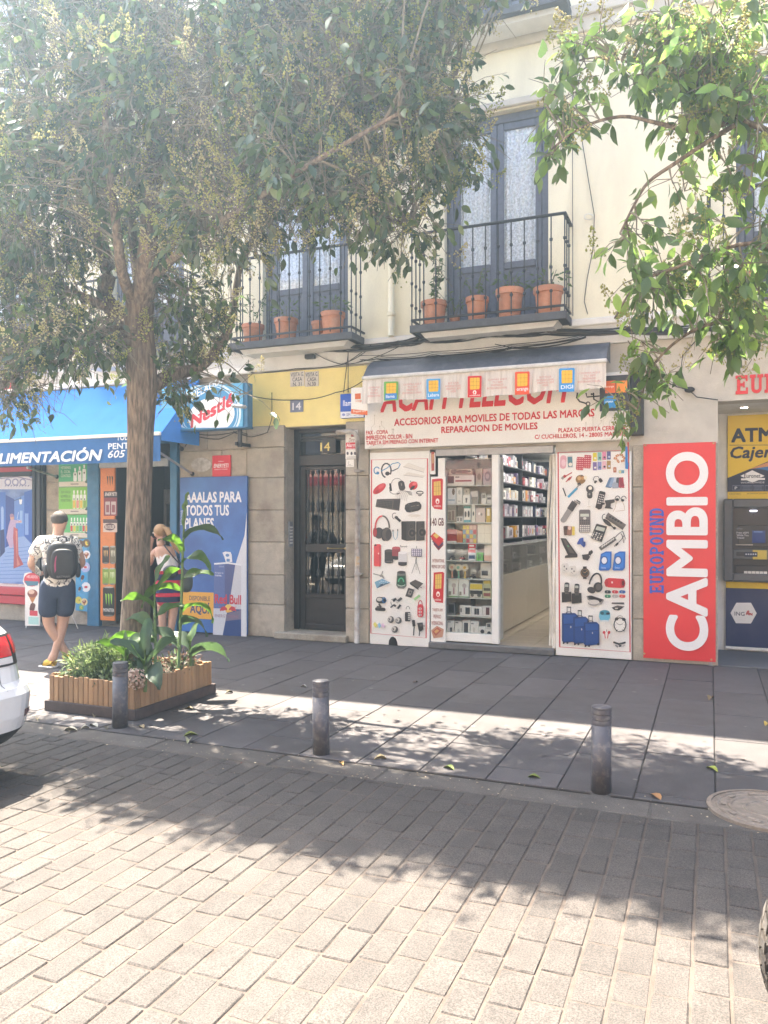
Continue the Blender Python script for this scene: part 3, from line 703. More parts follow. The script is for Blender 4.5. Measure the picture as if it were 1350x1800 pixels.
ware('small_carton', 'little white carton with two dark squares on the third showcase shelf', A_(208), A_(282), 2, hgt(62), W2, (('r', .1, .2, .4, .8, '#55575a'), ('r', .55, .2, .85, .8, '#55575a')))
ware('boxed_shaver', 'white box with teal top and two black shavers on the third showcase shelf', A_(290), A_(370), 2, hgt(172), W1, (('r', 0, .85, 1, 1, '#2e7f78'), ('e', .15, .3, .42, .68, '#1e1e20'), ('e', .55, .3, .85, .72, '#1e1e20'), ('r', .0, .0, 1, .15, '#3c98a8')))
ware('boxed_cable', 'slim white box with a small black plug picture on the third showcase shelf', A_(378), A_(420), 2, hgt(190), '#d6d3c8', (('e', .3, .35, .75, .6, '#2a2a2c'),))
ware('boxed_watch', 'pale pink square box on the third showcase shelf', A_(425), A_(532), 2, hgt(150), '#cdbcb4', (('e', .25, .5, .5, .7, '#f2eee8'), ('e', .5, .45, .75, .65, '#8d807a')))
ware('yellow_gadget', 'white and yellow plastic gadget at the right end of the third showcase shelf', A_(545), A_(592), 2, hgt(148), '#d4b23c', (('r', .2, .45, .8, .95, '#ece7d4'),), 'gadget')
ware('red_carton', 'glossy red carton at the left end of the fourth showcase shelf', A_(100), A_(208), 3, hgt(140), '#a8302c', (('r', .0, .0, 1, .12, '#e6e0d4'),))
ware('orange_carton', 'orange brown carton beside the red one on the fourth showcase shelf', A_(212), A_(276), 3, hgt(128), '#b5652e')
ware('patterned_carton', 'carton with a small multicoloured pattern in the middle of the fourth showcase shelf', A_(282), A_(440), 3, hgt(190), '#b98c86', tuple(('r', (i % 4) / 4, (i // 4) / 4, (i % 4) / 4 + .2, (i // 4) / 4 + .2, random.choice(('#d8c24a', '#b9424a', '#7ea08c', '#d9b9a8', '#7f9fb4'))) for i in range(16)))
ware('white_carton', 'large cream white carton filling the right half of the fourth showcase shelf', A_(445), A_(605), 3, hgt(195), '#e2dccb', (('r', .0, .5, 1, .52, '#c9c2b0'), ('r', .5, 0, .52, 1, '#c9c2b0')))
def toy(name, label, px, shelf, col, cat='toy'):
    z = SHZ[shelf]; X = xs(px, -.12); m = MB(); m.box(X - .035, X + .035, .10, .17, z + .008, z + .035, b=.01, col=lin(col)); m.box(X - .018, X + .02, .105, .165, z + .0352, z + .055, b=.008, col=lin('#3c4048'))
    for sx in (-.022, .022):
        for yy in (.098, .165): m.lathe([(.01, 0), (.01, .008)], (X + sx, yy, z + .01), 8, 'y', col=lin('#161616'))
    m.box(X - .012, X + .012, .06, .062, z, z + .018, col=lin('#e6e2d8')); return tag(m.build(name, M_PAINTC), label, cat)
toy('toy_car', 'black toy car with a white price tag on the fifth showcase shelf', A_(162), 4, '#22221f'); toy('toy_car', 'red toy car beside the black one on the fifth showcase shelf', A_(270), 4, '#a51f28')
ware('operator_card', 'red and white phone card with small lettering on the fifth showcase shelf', A_(340), A_(425), 4, hgt(182), '#d8dade', (('r', .0, .45, 1, 1, '#d3343a'), ('r', .15, .8, .8, .9, '#f2e6e2'), ('r', .15, .62, .9, .72, '#f2e6e2'), ('r', .1, .1, .9, .3, '#34557c')), 'card')
ware('green_card', 'bright green phone card on the fifth showcase shelf', A_(436), A_(506), 4, hgt(84), '#58b83c', (('r', .2, .2, .8, .8, '#3c8c2c'),), 'card')
ware('white_box', 'cream box with a pink lower edge at the right end of the fifth showcase shelf', A_(522), A_(606), 4, hgt(160), '#ddd6c8', (('r', 0, 0, 1, .35, '#d9b9a4'),))
def fan(label, px, col):
    z = SHZ[5]; X = xs(px, -.12); m = MB(); m.lathe([(.016, 0), (.018, .01), (.010, .03), (.012, .09), (.006, .1)], (X, .12, z), 10, col=lin(col))
    m.lathe([(.045, -.012), (.05, 0), (.045, .012)], (X, .115, z + .14), 14, 'y', col=lin('#d8d2be')); m.lathe([(.02, -.016), (.024, .016)], (X, .112, z + .14), 10, 'y', col=lin(col))
    tag(m.build('hand_fan', M_PAINTC), label, 'hand fan')
fan('peach coloured small hand fan, leftmost of three on the sixth showcase shelf', A_(160), '#d49a80'); fan('mint green small hand fan, middle one of three on the sixth showcase shelf', A_(232), '#7fb59a'); fan('yellow small hand fan, rightmost of three on the sixth showcase shelf', A_(305), '#dcb84a')
ware('boxed_camera', 'white box with a black device picture behind the fans on the sixth showcase shelf', A_(480), A_(602), 5, hgt(170), '#d4d2c8', (('r', .1, .2, .7, .5, '#25252a'),), y0=.12)
toy('toy_car', 'black toy car beside the hand fans on the sixth showcase shelf', A_(390), 5, '#2a2a2a')
for (x0, x1, w_) in ((115, 225, 'leftmost'), (232, 346, 'second')):
    ware('boxed_fan', f'white box picturing a round pink fan, {w_} on the seventh showcase shelf', A_(x0), A_(x1), 6, hgt(195), '#dfe2dc', (('e', .35, .5, .8, .75, '#b9b2b0'), ('r', .5, .15, .65, .5, '#a88490'), ('r', .08, .1, .3, .3, '#8a8478'), ('r', 0, 0, 1, .05, '#6c9c5c')))
ware('boxed_torch', 'black and yellow car battery tool box on the seventh showcase shelf', A_(355), A_(500), 6, hgt(150), '#c8c8bc', (('r', .05, .6, 1, .95, '#d8c23c'), ('r', .05, .25, 1, .5, '#33352f'), ('e', .1, .05, .35, .3, '#55554c'), ('e', .6, .05, .9, .3, '#55554c')))
ware('boxed_cars', 'box of miniature cars at the right end of the seventh showcase shelf', A_(506), A_(602), 6, hgt(190), '#b9bd98', (('r', .1, .8, .9, .95, '#c9b13c'), ('r', .1, .4, .9, .55, '#54544c'), ('r', .1, .1, .9, .28, '#8c4a44')))
ware('smart_watch', 'dark wrist watch on a grey stand at the left of the eighth showcase shelf', A_(112), A_(190), 7, hgt(130), '#5d5f62', (('r', .15, .15, .85, .85, '#1b1c20'),), 'watch')
ware('boxed_speaker', 'white box with a black speaker picture on the eighth showcase shelf', A_(245), A_(373), 7, hgt(108), W1, (('r', .5, .15, .9, .8, '#2a2b30'), ('r', .06, .3, .2, .7, '#777')))
ware('boxed_power_bank', 'white box with a blue black power bank picture on the eighth showcase shelf', A_(377), A_(498), 7, hgt(100), '#d6d6d4', (('r', .28, .15, .5, .8, '#1d2434'), ('r', .52, .15, .72, .8, '#1d2434')))
ware('boxed_power_bank', 'white box with dark red power bank picture, right end of eighth showcase shelf', A_(502), A_(603), 7, hgt(112), '#d6d4d2', (('r', .38, .15, .78, .85, '#4c1420'),))
ware('dark_speaker', 'small black speaker standing behind on the eighth showcase shelf', A_(368), A_(408), 7, hgt(170), '#202024', (), 'speaker', y0=.16)
for (x0, x1, h, lab, mk) in ((103, 184, 160, 'first white box from the left on the bottom showcase shelf, a black plug pictured', (('r', .4, .25, .7, .55, '#25252a'), ('r', .1, .88, .5, .94, '#333'))),
    (190, 270, 156, 'second white box from the left on the bottom showcase shelf, a pale plug pictured', (('r', .38, .25, .66, .5, '#b9b9b6'), ('r', .1, .88, .5, .94, '#333'))),
    (276, 360, 172, 'third white box on the bottom showcase shelf, a large grey phone pictured', (('r', .2, .2, .75, .85, '#3d3f44'),)),
    (366, 460, 168, 'fourth white box on the bottom showcase shelf, a white adapter pictured', (('r', .3, .3, .55, .6, '#c2c0b8'), ('r', .1, .8, .4, .86, '#444'))),
    (464, 538, 115, 'fifth and lower white box on the bottom showcase shelf with a black cube', (('e', .2, .35, .8, .75, '#2a2a30'),)),
    (542, 606, 155, 'last white box on the bottom showcase shelf with black earbuds and cube', (('e', .2, .1, .9, .45, '#2a2a30'), ('r', .2, .72, .8, .95, '#303034'), ('r', 0, .62, 1, .66, '#bbb')))):
    ware('boxed_charger', lab, A_(x0), A_(x1), 8, hgt(h), '#dcdad4', mk)

# ---- doorstep, shop room behind
st = MB(); st.box(xs(757), xs(976), -.10, .02, .0, .085, b=.012); tag(st.build('shop_step', mat('dark_step', (.13, .125, .12), .75, var=.15, speck=.3, bump=.3)), 'worn dark stone step under the phone shop showcase and door', 'step')
M_TILE = mat('beige_floor_tile', (.56, .47, .36), .25, var=.05, vscale=3); M_IN = mat('shop_wall_paint', (.62, .60, .56), .7)
IX0, IX1 = -4.6, SHX1 + .2
m = MB(); m.box(IX0, IX1, .301, 7.2, -.02, .06); m.build('shop_floor_base', M_STONEJ, house)
fl = thing('shop_floor', 'beige tiled floor running back inside the open phone shop', 'floor', (-2.2, .5, .06)); fl['kind'] = 'structure'
for i in range(5):
    for j in range(15):
        a, b = -3.0 + i*.45, .022 + j*.45
        if a > IX1 - .2: continue
        MB().box(a + .003, min(a + .447, IX1 - .01), b + .003, b + .447, .061, .075, b=.003).build('floor_tile', M_TILE, fl)
m = MB(); m.box(IX0 - .1, IX0, .301, 7.2, .06, 3.0); m.box(IX1, IX1 + .1, .301, 7.2, .06, 3.0); m.box(IX0, IX1, 7.2, 7.3, .06, 3.0); m.build('shop_room_wall', M_IN, house)
MB().box(IX0, IX1, .301, 7.2, 2.98, 3.05).build('shop_ceiling', M_IN, house)
lampm = mat('tube_light', (1, .97, .9), .5, emit=15.0)
for (y, n_) in ((2.6, 'nearer'), (5.2, 'farther')):
    l = thing('ceiling_light', f'{n_} lit white tube light on the ceiling inside the phone shop', 'ceiling light', (-2.25, y, 2.92))
    MB().box(-2.29, -2.21, y - .62, y + .62, 2.95, 2.975, b=.004).build('lamp_body', M_WHITE, l); MB().tube([(-2.25, y - .6, 2.93), (-2.25, y + .6, 2.93)], .016, 8).build('tube', lampm, l)
# counter with a glazed upper part, along the left of the aisle
CX = -2.72
ct = thing('shop_counter', 'long beige counter with a glass top case inside the phone shop doorway', 'counter', (CX - .25, 2.5, .075))
for j in range(6):
    y0 = .62 + j*1.02
    MB().box(CX - .26, CX, y0 + .003, y0 + 1.015, .09, .90, b=.004).build('counter_panel', mat('beige_laminate', (.62, .57, .49), .25, var=.03) if 'beige_laminate' not in MATS else MATS['beige_laminate'], ct)
    MB().box(CX - .012, CX - .004, y0 + .012, y0 + 1.006, .905, 1.30).build('counter_glass', M_CLEAR, ct)
    m = MB(); m.box(CX - .26, CX, y0, y0 + .012, .9, 1.30); m.box(CX - .26, CX + .004, y0 + .012, y0 + 1.006, 1.302, 1.318, b=.003); m.box(CX - .22, CX - .02, y0 + .013, y0 + 1.0, 1.09, 1.10); m.build('counter_frame', M_GREYM, ct)
rb = random.Random(11); PAL = ['#dfe0e4', '#cfc8d4', '#e6e2dc', '#2b2c34', '#3d4250', '#b8b6c2', '#5c6272', '#8a2f3c', '#27325a', '#c9576a', '#d8a03c', '#7f6f9c']
def boxed(label, group, x0, x1, y0, y1, z0, z1, c, face):
    m = MB(); m.box(x0, x1, y0, y1, z0, z1, b=.003, col=lin(c)); c2 = rb.choice(PAL); q = lambda a, b, t: a + (b-a)*t
    u0, u1, v0, v1 = rb.uniform(.15, .3), rb.uniform(.55, .85), rb.uniform(.15, .35), rb.uniform(.5, .85)
    if face == 'x': m.add([(x1 + .001, q(y0, y1, u0), q(z0, z1, v0)), (x1 + .001, q(y0, y1, u1), q(z0, z1, v0)), (x1 + .001, q(y0, y1, u1), q(z0, z1, v1)), (x1 + .001, q(y0, y1, u0), q(z0, z1, v1))], [(0, 1, 2, 3)], col=lin(c2))
    o = m.build('boxed_accessory', M_PAINTC); tag(o, label, 'box', group)
for i in range(14):
    y = .75 + i*.4; boxed('small boxed accessory inside the glass case of the shop counter', 'boxes in the counter case', CX - .2, CX - .06, y, y + rb.uniform(.12, .3), (.912, 1.105)[i % 2], (.912, 1.105)[i % 2] + rb.uniform(.08, .15), rb.choice(PAL[:7]), 'x')
# wall shelves behind the counter
rk = thing('wall_shelving', 'dark wall shelving crowded with boxed phone accessories behind the shop counter', 'shelving', (-3.7, 2.6, .1))
M_RACK = mat('dark_shelf', (.065, .07, .085), .5)
SX = -3.10
MB().box(SX - .36, SX - .33, .5, 6.9, .1, 2.9).build('back_panel', M_RACK, rk)
rack_z = [1.10, 1.38, 1.74, 2.02, 2.30, 2.58]
for z in rack_z: MB().box(SX - .32, SX, .52, 6.9, z - .02, z, b=.003).build('shelf', M_RACK, rk)
for y in (.5, 1.9, 4.0, 6.88): MB().box(SX - .32, SX + .005, y, y + .02, .1, 2.9).build('upright', M_RACK, rk)
LVL = ['lowest', 'second', 'third', 'fourth', 'fifth', 'top']
for k, z in enumerate(rack_z):
    y = .56
    while y < 6.6:
        w = rb.uniform(.07, .2); h = rb.uniform(.11, .21)
        if not (1.88 < y + w and y < 1.94) and not (3.95 < y + w and y < 4.05):
            pal = PAL[:3] + PAL[5:6] if rb.random() < .55 else PAL
            c_ = rb.choice(pal); nm_ = dict(zip(PAL, ('white', 'lilac', 'cream', 'black', 'slate', 'pale mauve', 'grey blue', 'dark red', 'navy', 'pink', 'orange', 'purple')))[c_]; bay = 'nearest' if y < 1.85 else 'middle' if y < 3.9 else 'deepest'; size = 'tall' if h > .17 else 'low' if h < .135 else 'medium'
            boxed(f'{size} {nm_} boxed accessory on the {LVL[k]} wall shelf, {bay} bay behind the counter', 'boxed accessories on the wall shelves', SX - .16, SX - rb.uniform(.01, .05), y, y + w, z + .001, z + h, c_, 'x')
        y += w + rb.uniform(.004, .03)
# rolled plastic curtain at the right jamb
cu = MB()
for i in range(4):
    X = xs(966) + .03*i; cu.tube([(X + .02*math.sin(z*3 + i), -.01 - .02*i % .04, z) for z in np.linspace(.12, 2.5, 14)], [.012 + .008*abs(math.sin(z*2.2 + i)) for z in np.linspace(.12, 2.5, 14)], 7)
tag(cu.build('strip_curtain', mat('cream_plastic', (.60, .55, .46), .4, var=.15, vscale=6), smooth=True), 'bunched cream plastic strip curtain at the right edge of the shop doorway', 'curtain')
MB().box(xs(972), xs(977), -.04, .05, .09, ZSH - .11, b=.004).build('door_jamb', M_WHITE, house)

# ================================================================== boards with printed goods, CAMBIO banner, cash machine
def board(name, label, cat, pxa, pxb, ytop, ybot, d0, d1, zoom, m=None, pxref=None):
    pr = pxref or pxa; z0, z1 = zs(pr, ybot, d1), zs(pr, ytop, d1); a, b = xs(pxa, d1), xs(pxb, d1)
    t = thing(name, label, cat, ((a+b)/2, -d0, max(z0, .004)))
    MB().box(a, b, -d1, -d0, max(z0, .004), z1, b=.004).build('board', m or M_WHITE, t)
    return t, Print(d1, zoom)
K1, K2, K3, G1, G2, BL, RD, GN = '#2b2a2b', '#3d3b3b', '#57534f', '#8c8882', '#c9c4ba', '#2d7fb0', '#c5343a', '#3f8f5a'
# ---- left board
tb, P = board('product_board', 'tall white board of printed gadgets with a mouse hole at its foot', 'board', 650, 755, 796, 1134, .03, .06, (640, 790, 5))
def frame(P, pts, w, c): P.line(pts, w, c, True)
frame(P, [(66, 92), (557, 80), (545, 1658), (60, 1615)], 10, RD)
P.poly([(215, 1722), (218, 1680), (235, 1650), (255, 1645), (278, 1660), (290, 1690), (297, 1732)], '#0c0a09')
P.arc(112, 185, 25, 30, 90, 330, 9, BL); P.ell(120, 207, 13, 13, BL); P.arc(195, 185, 42, 62, 100, 395, 13, K2); P.ell(205, 212, 20, 18, K1)
P.line([(150, 190), (200, 165), (250, 125), (300, 115), (318, 130), (300, 165), (245, 190)], 8, '#4a90b8'); P.line([(235, 180), (250, 190), (300, 165)], 8, K2)
P.poly([(345, 150), (385, 118), (535, 170), (525, 200), (345, 155)], '#dcd6ca'); P.line([(345, 152), (525, 201)], 3, G1); P.line([(385, 118), (535, 170)], 2, G2); P.poly([(345, 225), (385, 200), (537, 230), (520, 245)], '#dad4c8'); P.line([(345, 226), (520, 246)], 3, G1)
for i in range(5): P.line([(375 + i*30, 135 + i*10), (360 + i*30, 152 + i*10)], 1.5, G2)
P.ell(135, 345, 68, 32, RD, -38); P.ell(150, 325, 30, 16, '#d6555a', -38); P.ell(115, 372, 18, 13, '#a9262c', -30)
P.rbox(330, 318, 56, 88, K2, -12, .4); P.rbox(328, 308, 9, 24, G1, -12); P.arc(290, 300, 48, 46, 180, 330, 4, K3); P.line([(228, 298), (238, 366)], 17, K1); P.line([(222, 330), (228, 375), (255, 392), (300, 392)], 5, K3); P.line([(288, 392), (312, 384)], 11, K1)
P.ell(432, 318, 40, 36, RD, -30); P.ell(445, 300, 22, 14, '#dd6a6e', -30); P.ell(425, 338, 26, 13, K1, -40); P.rbox(408, 280, 10, 8, K1)
P.arc(490, 380, 30, 13, 0, 360, 8, K1, 16); P.line([(475, 402), (490, 408), (505, 400)], 8, K2)
P.poly([(112, 437), (320, 432), (308, 540), (100, 505)], K3); 
for r in range(4):
    for c in range(10): P.rect(122 + c*13 - r*2, 446 + r*15 + c*1.2, 131 + c*13 - r*2, 456 + r*15 + c*1.2, K1)
P.poly([(262, 445), (312, 444), (304, 528), (254, 518)], K2)
for i in range(7): P.arc(395 - i*9, 430 - i*3, 20 + i*7, 62 - i*2, 150, 330, 2.5, G1, 12, 15)
P.rbox(430, 506, 150, 84, K1, -12, .45); P.rbox(432, 500, 120, 54, K2, -12, .45); P.ell(385, 520, 13, 15, K1); P.line([(410, 502), (450, 494)], 3, G1); P.line([(462, 494), (482, 489)], 6, G1); P.ell(392, 480, 5, 3, G1); P.ell(415, 545, 6, 4, G1)
P.ell(440, 580, 55, 12, '#d8d2c6')
P.arc(160, 690, 62, 105, 185, 360, 14, K3, 18); P.arc(160, 690, 62, 105, 180, 270, 14, '#cf4a4c', 12); P.ell(130, 735, 42, 50, K2); P.ell(95, 728, 18, 42, '#a83a3c'); P.ell(178, 750, 30, 55, K1); P.ell(200, 745, 42, 60, K3); P.ell(215, 750, 26, 46, K2)
P.arc(268, 585, 20, 26, 90, 300, 5, K2); P.line([(272, 590), (320, 632)], 22, K1); P.ell(285, 600, 14, 15, K2)
P.line([(254, 706), (254, 722)], 9, K3); P.line([(295, 700), (295, 718)], 9, K3); P.line([(254, 722), (258, 765), (275, 795), (290, 775), (296, 720)], 5, '#4a90a8')
for x0, x1 in ((328, 452), (458, 532)):
    P.poly([(x0, 632), (x1, 630), (x1, 798), (x0 + 45 if x0 < 400 else x0, 804), (x0, 790)], K2)
P.poly([(328, 632), (372, 640), (372, 804), (328, 790)], K1)
for (x, y, r) in ((415, 675, 19), (422, 735, 40), (508, 668, 18), (510, 730, 40)): P.ell(x, y, r*.86, r, K3); P.ell(x, y, r*.68, r*.8, '#1b1a1a'); P.ell(x, y, r*.25, r*.3, K3)
P.rbox(117, 930, 62, 195, '#d2484c', 0, .2); P.ell(100, 842, 10, 8, K1); P.ell(128, 915, 7, 8, '#f0c9c6')
P.rbox(138, 940, 12, 180, '#b8383c')
for (x, y, w, h, c, c2) in ((218, 940, 76, 100, K2, K3), (282, 912, 72, 92, '#8e3a40', '#b8585c'), (338, 960, 76, 104, '#c9c8c8', '#e0dfde')):
    P.rect(x - w/2, y - h/2, x + w/2, y + h/2, c); P.ell(x, y - h/2, w/2, 13, c2); P.ell(x, y + h/2, w/2, 12, K1); P.rect(x - w/2, y + h*.28, x + w/2, y + h*.45, K1)
P.text('Bluetooth', 316, 842, 378, 860, K2, .01); P.text('MINI', 190, 978, 250, 990, G1, 0)
P.line([(460, 850), (460, 870)], 5, K3); P.poly([(415, 872), (508, 875), (506, 945), (415, 940)], '#55506a')
for r in range(4):
    for c in range(5): P.rect(420 + c*17, 878 + r*15, 432 + c*17, 888 + r*15, '#d9d2dc')
P.line([(460, 948), (455, 985)], 8, K2); P.line([(455, 985), (418, 1090)], 5, G1); P.line([(458, 985), (492, 1095)], 5, G1); P.line([(456, 985), (458, 1060)], 4, G1)
P.line([(80, 1092), (150, 1110), (165, 1068)], 9, G1); P.ell(150, 1110, 14, 11, G1); P.line([(158, 1110), (180, 1150)], 12, G1)
P.poly([(78, 1168), (160, 1130), (245, 1172), (105, 1232)], '#e6e3dd'); P.poly([(92, 1166), (160, 1136), (232, 1172), (112, 1222)], '#6f9fb8'); P.poly([(112, 1222), (150, 1180), (232, 1172)], '#34546c')
for i in range(4): P.ell(150 + i*18, 1158 + i*3, 5, 4, '#d8e2e6'); P.ell(138 + i*18, 1172 + i*5, 5, 4, '#c9d6dc')
P.poly([(290, 1082), (305, 1070), (350, 1072), (366, 1088), (373, 1200), (350, 1224), (300, 1220), (282, 1196)], '#6d6f6c'); P.ell(328, 1080, 38, 13, K2); P.poly([(294, 1110), (362, 1110), (366, 1190), (345, 1208), (300, 1204), (288, 1186)], '#12482e'); P.arc(325, 1165, 22, 34, 180, 360, 10, '#4fae84'); P.arc(328, 1180, 36, 20, 20, 160, 5, '#c9dcd0')
P.poly([(402, 1170), (450, 1144), (520, 1178), (478, 1222)], K3); P.poly([(402, 1170), (478, 1222), (478, 1236), (403, 1184)], K1); P.poly([(478, 1222), (520, 1178), (521, 1194), (480, 1236)], '#e0dcd4'); P.rbox(500, 1212, 12, 8, K2)
P.poly([(388, 1215), (442, 1232), (415, 1304), (362, 1290)], K2); P.poly([(396, 1236), (424, 1243), (412, 1278), (384, 1272)], G1); P.poly([(402, 1246), (416, 1250), (408, 1268), (396, 1264)], K1)
P.line([(428, 1330), (490, 1282)], 21, '#8fba7e'); P.line([(425, 1332), (440, 1320)], 24, '#e2e8da'); P.arc(400, 1335, 38, 20, 0, 300, 4, '#d6dcd0')
P.rbox(150, 1325, 92, 55, K1, 5, .45); P.ell(175, 1325, 20, 28, '#2d5f8c'); P.ell(180, 1325, 11, 16, '#101820'); P.ell(135, 1318, 24, 16, G2); P.line([(130, 1355), (150, 1390)], 15, K2); P.rbox(142, 1405, 92, 30, K1, 4, .4); P.rbox(125, 1385, 30, 20, K3)
P.line([(240, 1320), (275, 1310), (290, 1330)], 5, K1); P.line([(255, 1335), (282, 1310)], 20, K1); P.line([(295, 1335), (330, 1305)], 22, K2); P.line([(285, 1350), (300, 1335)], 16, G2); P.line([(232, 1390), (262, 1365)], 13, K1); P.line([(265, 1380), (275, 1365)], 22, K2); P.line([(295, 1400), (320, 1365)], 18, K1); P.line([(235, 1340), (240, 1370)], 5, K2); P.line([(285, 1395), (300, 1400)], 5, K2)
P.arc(385, 1405, 16, 26, 180, 360, 6, G1); P.rbox(383, 1470, 48, 82, K1, 0, .15)
for i in range(4): P.rect(386, 1440 + i*16, 406, 1450 + i*16, G2)
P.arc(494, 1375, 18, 48, 180, 360, 7, '#b0343a'); P.rbox(495, 1418, 54, 115, RD, 0, .4)
for i in range(3): P.rbox(492, 1400 + i*28, 24, 18, '#e8c8c4'); P.rect(488, 1394 + i*28, 497, 1406 + i*28, K1)
for (x, y) in ((235, 1495), (302, 1503), (270, 1582)): P.ell(x, y, 28, 30, K3); P.ell(x - 8, y - 5, 18, 22, G2); P.line([(x - 8, y - 8), (x - 25, y - 12)], 5, K2); P.line([(x + 5, y + 5), (x + 22, y + 3)], 6, K1); P.ell(x - 12, y + 2, 5, 7, K1)
P.poly([(80, 1535), (95, 1515), (118, 1545), (98, 1570)], '#dcd06a'); P.poly([(118, 1540), (133, 1520), (150, 1550), (133, 1575)], '#8fbcd4'); P.poly([(150, 1540), (165, 1524), (186, 1555), (165, 1572)], '#dcbcd0')
P.line([(432, 1498), (440, 1560), (434, 1635)], 10, K1); P.line([(433, 1500), (439, 1555)], 26, K1); P.line([(492, 1540), (484, 1640)], 9, K1); P.poly([(466, 1525), (515, 1520), (522, 1580), (500, 1600), (480, 1592)], K1); P.line([(520, 1550), (535, 1553)], 6, K1); P.ell(500, 1545, 10, 14, K3)
P.done(tb)
# ---- narrow board, two pieces, bent around the jamb
nb, P = board('sim_board', 'narrow cream board of red SIM cards reading 140 GB, between the gadget board and showcase', 'board', 757, 783, 838, 1131, .03, .055, (640, 790, 5), pxref=757)
def bigsim(P, pts, chip):
    P.poly(pts, '#c4262c'); P.poly(chip, '#d9b45a'); (a, b, c, d) = chip
    L = lambda p, q, t: (p[0] + (q[0]-p[0])*t, p[1] + (q[1]-p[1])*t)
    for t in (.36, .7): P.line([L(a, d, t), L(b, c, t)], 3, '#a8843a')
    for t in (.35, .66): P.line([L(a, b, t), L(d, c, t)], 3, '#a8843a')
bigsim(P, [(597, 262), (680, 255), (693, 265), (688, 530), (618, 522), (597, 495)], [(612, 285), (672, 276), (677, 402), (612, 405)])
P.ell(645, 455, 17, 24, '#efe4dc'); P.ell(645, 462, 8, 12, '#c4262c'); P.text('vodafone', 612, 486, 676, 506, '#efe4dc', .01)
P.text('140 GB', 586, 602, 700, 672, '#5e2426', .03)
for i, c in enumerate(('#7c1f2a', '#2c2a50', '#a82a30', '#c4262c')):
    P.poly([(580 + (3-i)*9, 765 + (3-i)*22), (618 + (3-i)*9, 728 + (3-i)*22), (700, 790 + (3-i)*16), (655, 835 + (3-i)*18)], c)
P.poly([(606, 755), (628, 735), (662, 760), (636, 785)], '#d9b45a')
P.text('INTERNATIONAL', 602, 962, 706, 992, '#8a4a44', .02); P.text('PREPAID SIM CARD', 594, 1014, 713, 1044, '#8a4a44', .02)
bigsim(P, [(612, 1082), (690, 1076), (704, 1086), (694, 1350), (625, 1340), (605, 1300)], [(625, 1100), (682, 1092), (678, 1222), (625, 1226)])
P.ell(650, 1272, 16, 24, '#efe4dc'); P.ell(650, 1278, 8, 12, '#c4262c'); P.text('vodafone', 618, 1308, 676, 1328, '#efe4dc', .01)
for i, s in enumerate(('TARJETA SIM', 'PREPAGO', 'INTERNACIONAL')): P.text(s, (600, 610, 594)[i], 1395 + i*56, (690, 676, 694)[i], 1428 + i*56, '#a5675a', .02)
P.poly([(590, 1590), (640, 1550), (700, 1580), (690, 1650), (610, 1660)], '#b98a72'); P.poly([(600, 1600), (645, 1565), (680, 1590), (630, 1640)], '#a8503c'); P.poly([(615, 1600), (640, 1580), (662, 1592), (632, 1620)], '#c99a62')
P.done(nb)
sb, P = board('sim_strip', 'short white strip with a red SIM card corner above the narrow cream board', 'board', 756, 765, 796, 834, .03, .05, (640, 790, 5), pxref=757)
P.poly([(590, 25), (617, 20), (617, 185), (592, 190)], '#a84a3c'); P.poly([(597, 45), (613, 40), (613, 120), (597, 125)], '#c99a72'); P.done(sb)

# ---- right board
rbd, P = board('product_board', 'tall white board of printed gadgets with three blue suitcases, right of the shop door', 'board', 977, 1110, 793, 1160, .03, .06, (970, 790, 4.74), pxref=1110)
frame(P, [(52, 26), (640, 6), (652, 1688), (66, 1645)], 11, RD)
P.rbox(95, 105, 52, 112, '#d8a0a8', 3, .4); P.ell(97, 112, 18, 30, '#e6c2c6'); P.rbox(152, 103, 46, 105, '#cfc9c4', -3, .2); P.rbox(152, 103, 38, 84, '#4d7a86', -3, .1); P.ell(155, 125, 16, 15, '#e0d9c8')
for (x, y, w, h) in ((235, 118, 62, 110), (297, 102, 60, 112)):
    P.rbox(x, y, w, h, '#b8303c', 4, .15)
    for i in range(4):
        for j in range(6): P.ell(x - w*.36 + i*w*.24, y - h*.4 + j*h*.16, 4.2, 4.2, '#e8c9c8', n=7)
for i, c in enumerate(('#d8c83c', '#86b8a8', '#c87a98', '#5a5a8c', '#7c6a9c', '#8c8cc0', '#d8aab4', '#a8854c')):
    x, y = 358 + (i % 4)*39, 62 + (i // 4)*78 - (i % 4)*4; P.rbox(x, y, 32, 68, c, 0, .1); P.ell(x + 3, y + 12, 9, 9, ('#e8e2d8', '#4a6a70', '#2c2c30', '#b8c4d8')[i % 4], n=9)
for (x, y, r) in ((530, 75, 10), (545, 52, -30), (578, 45, 15), (600, 68, 40), (590, 95, -20), (552, 98, 60)): P.rbox(x, y, 30, 18, '#b8764c', r, .2); P.rbox(x, y, 14, 8, '#d8b088', r, .2)
P.rbox(525, 170, 26, 44, '#b86a4c', 0, .2); P.rbox(525, 168, 14, 20, '#d8a888'); P.rbox(580, 186, 46, 26, '#6a9cb0', 0, .1); P.rect(560, 176, 578, 196, '#d8cf8c')
P.line([(90, 235), (128, 215), (168, 192)], 8, '#b83a34'); P.line([(82, 246), (98, 230)], 20, G1); P.line([(98, 230), (116, 218)], 22, '#b83a34'); P.line([(118, 270), (136, 252), (168, 226)], 8, '#b83a34'); P.line([(136, 255), (156, 235)], 18, '#b83a34')
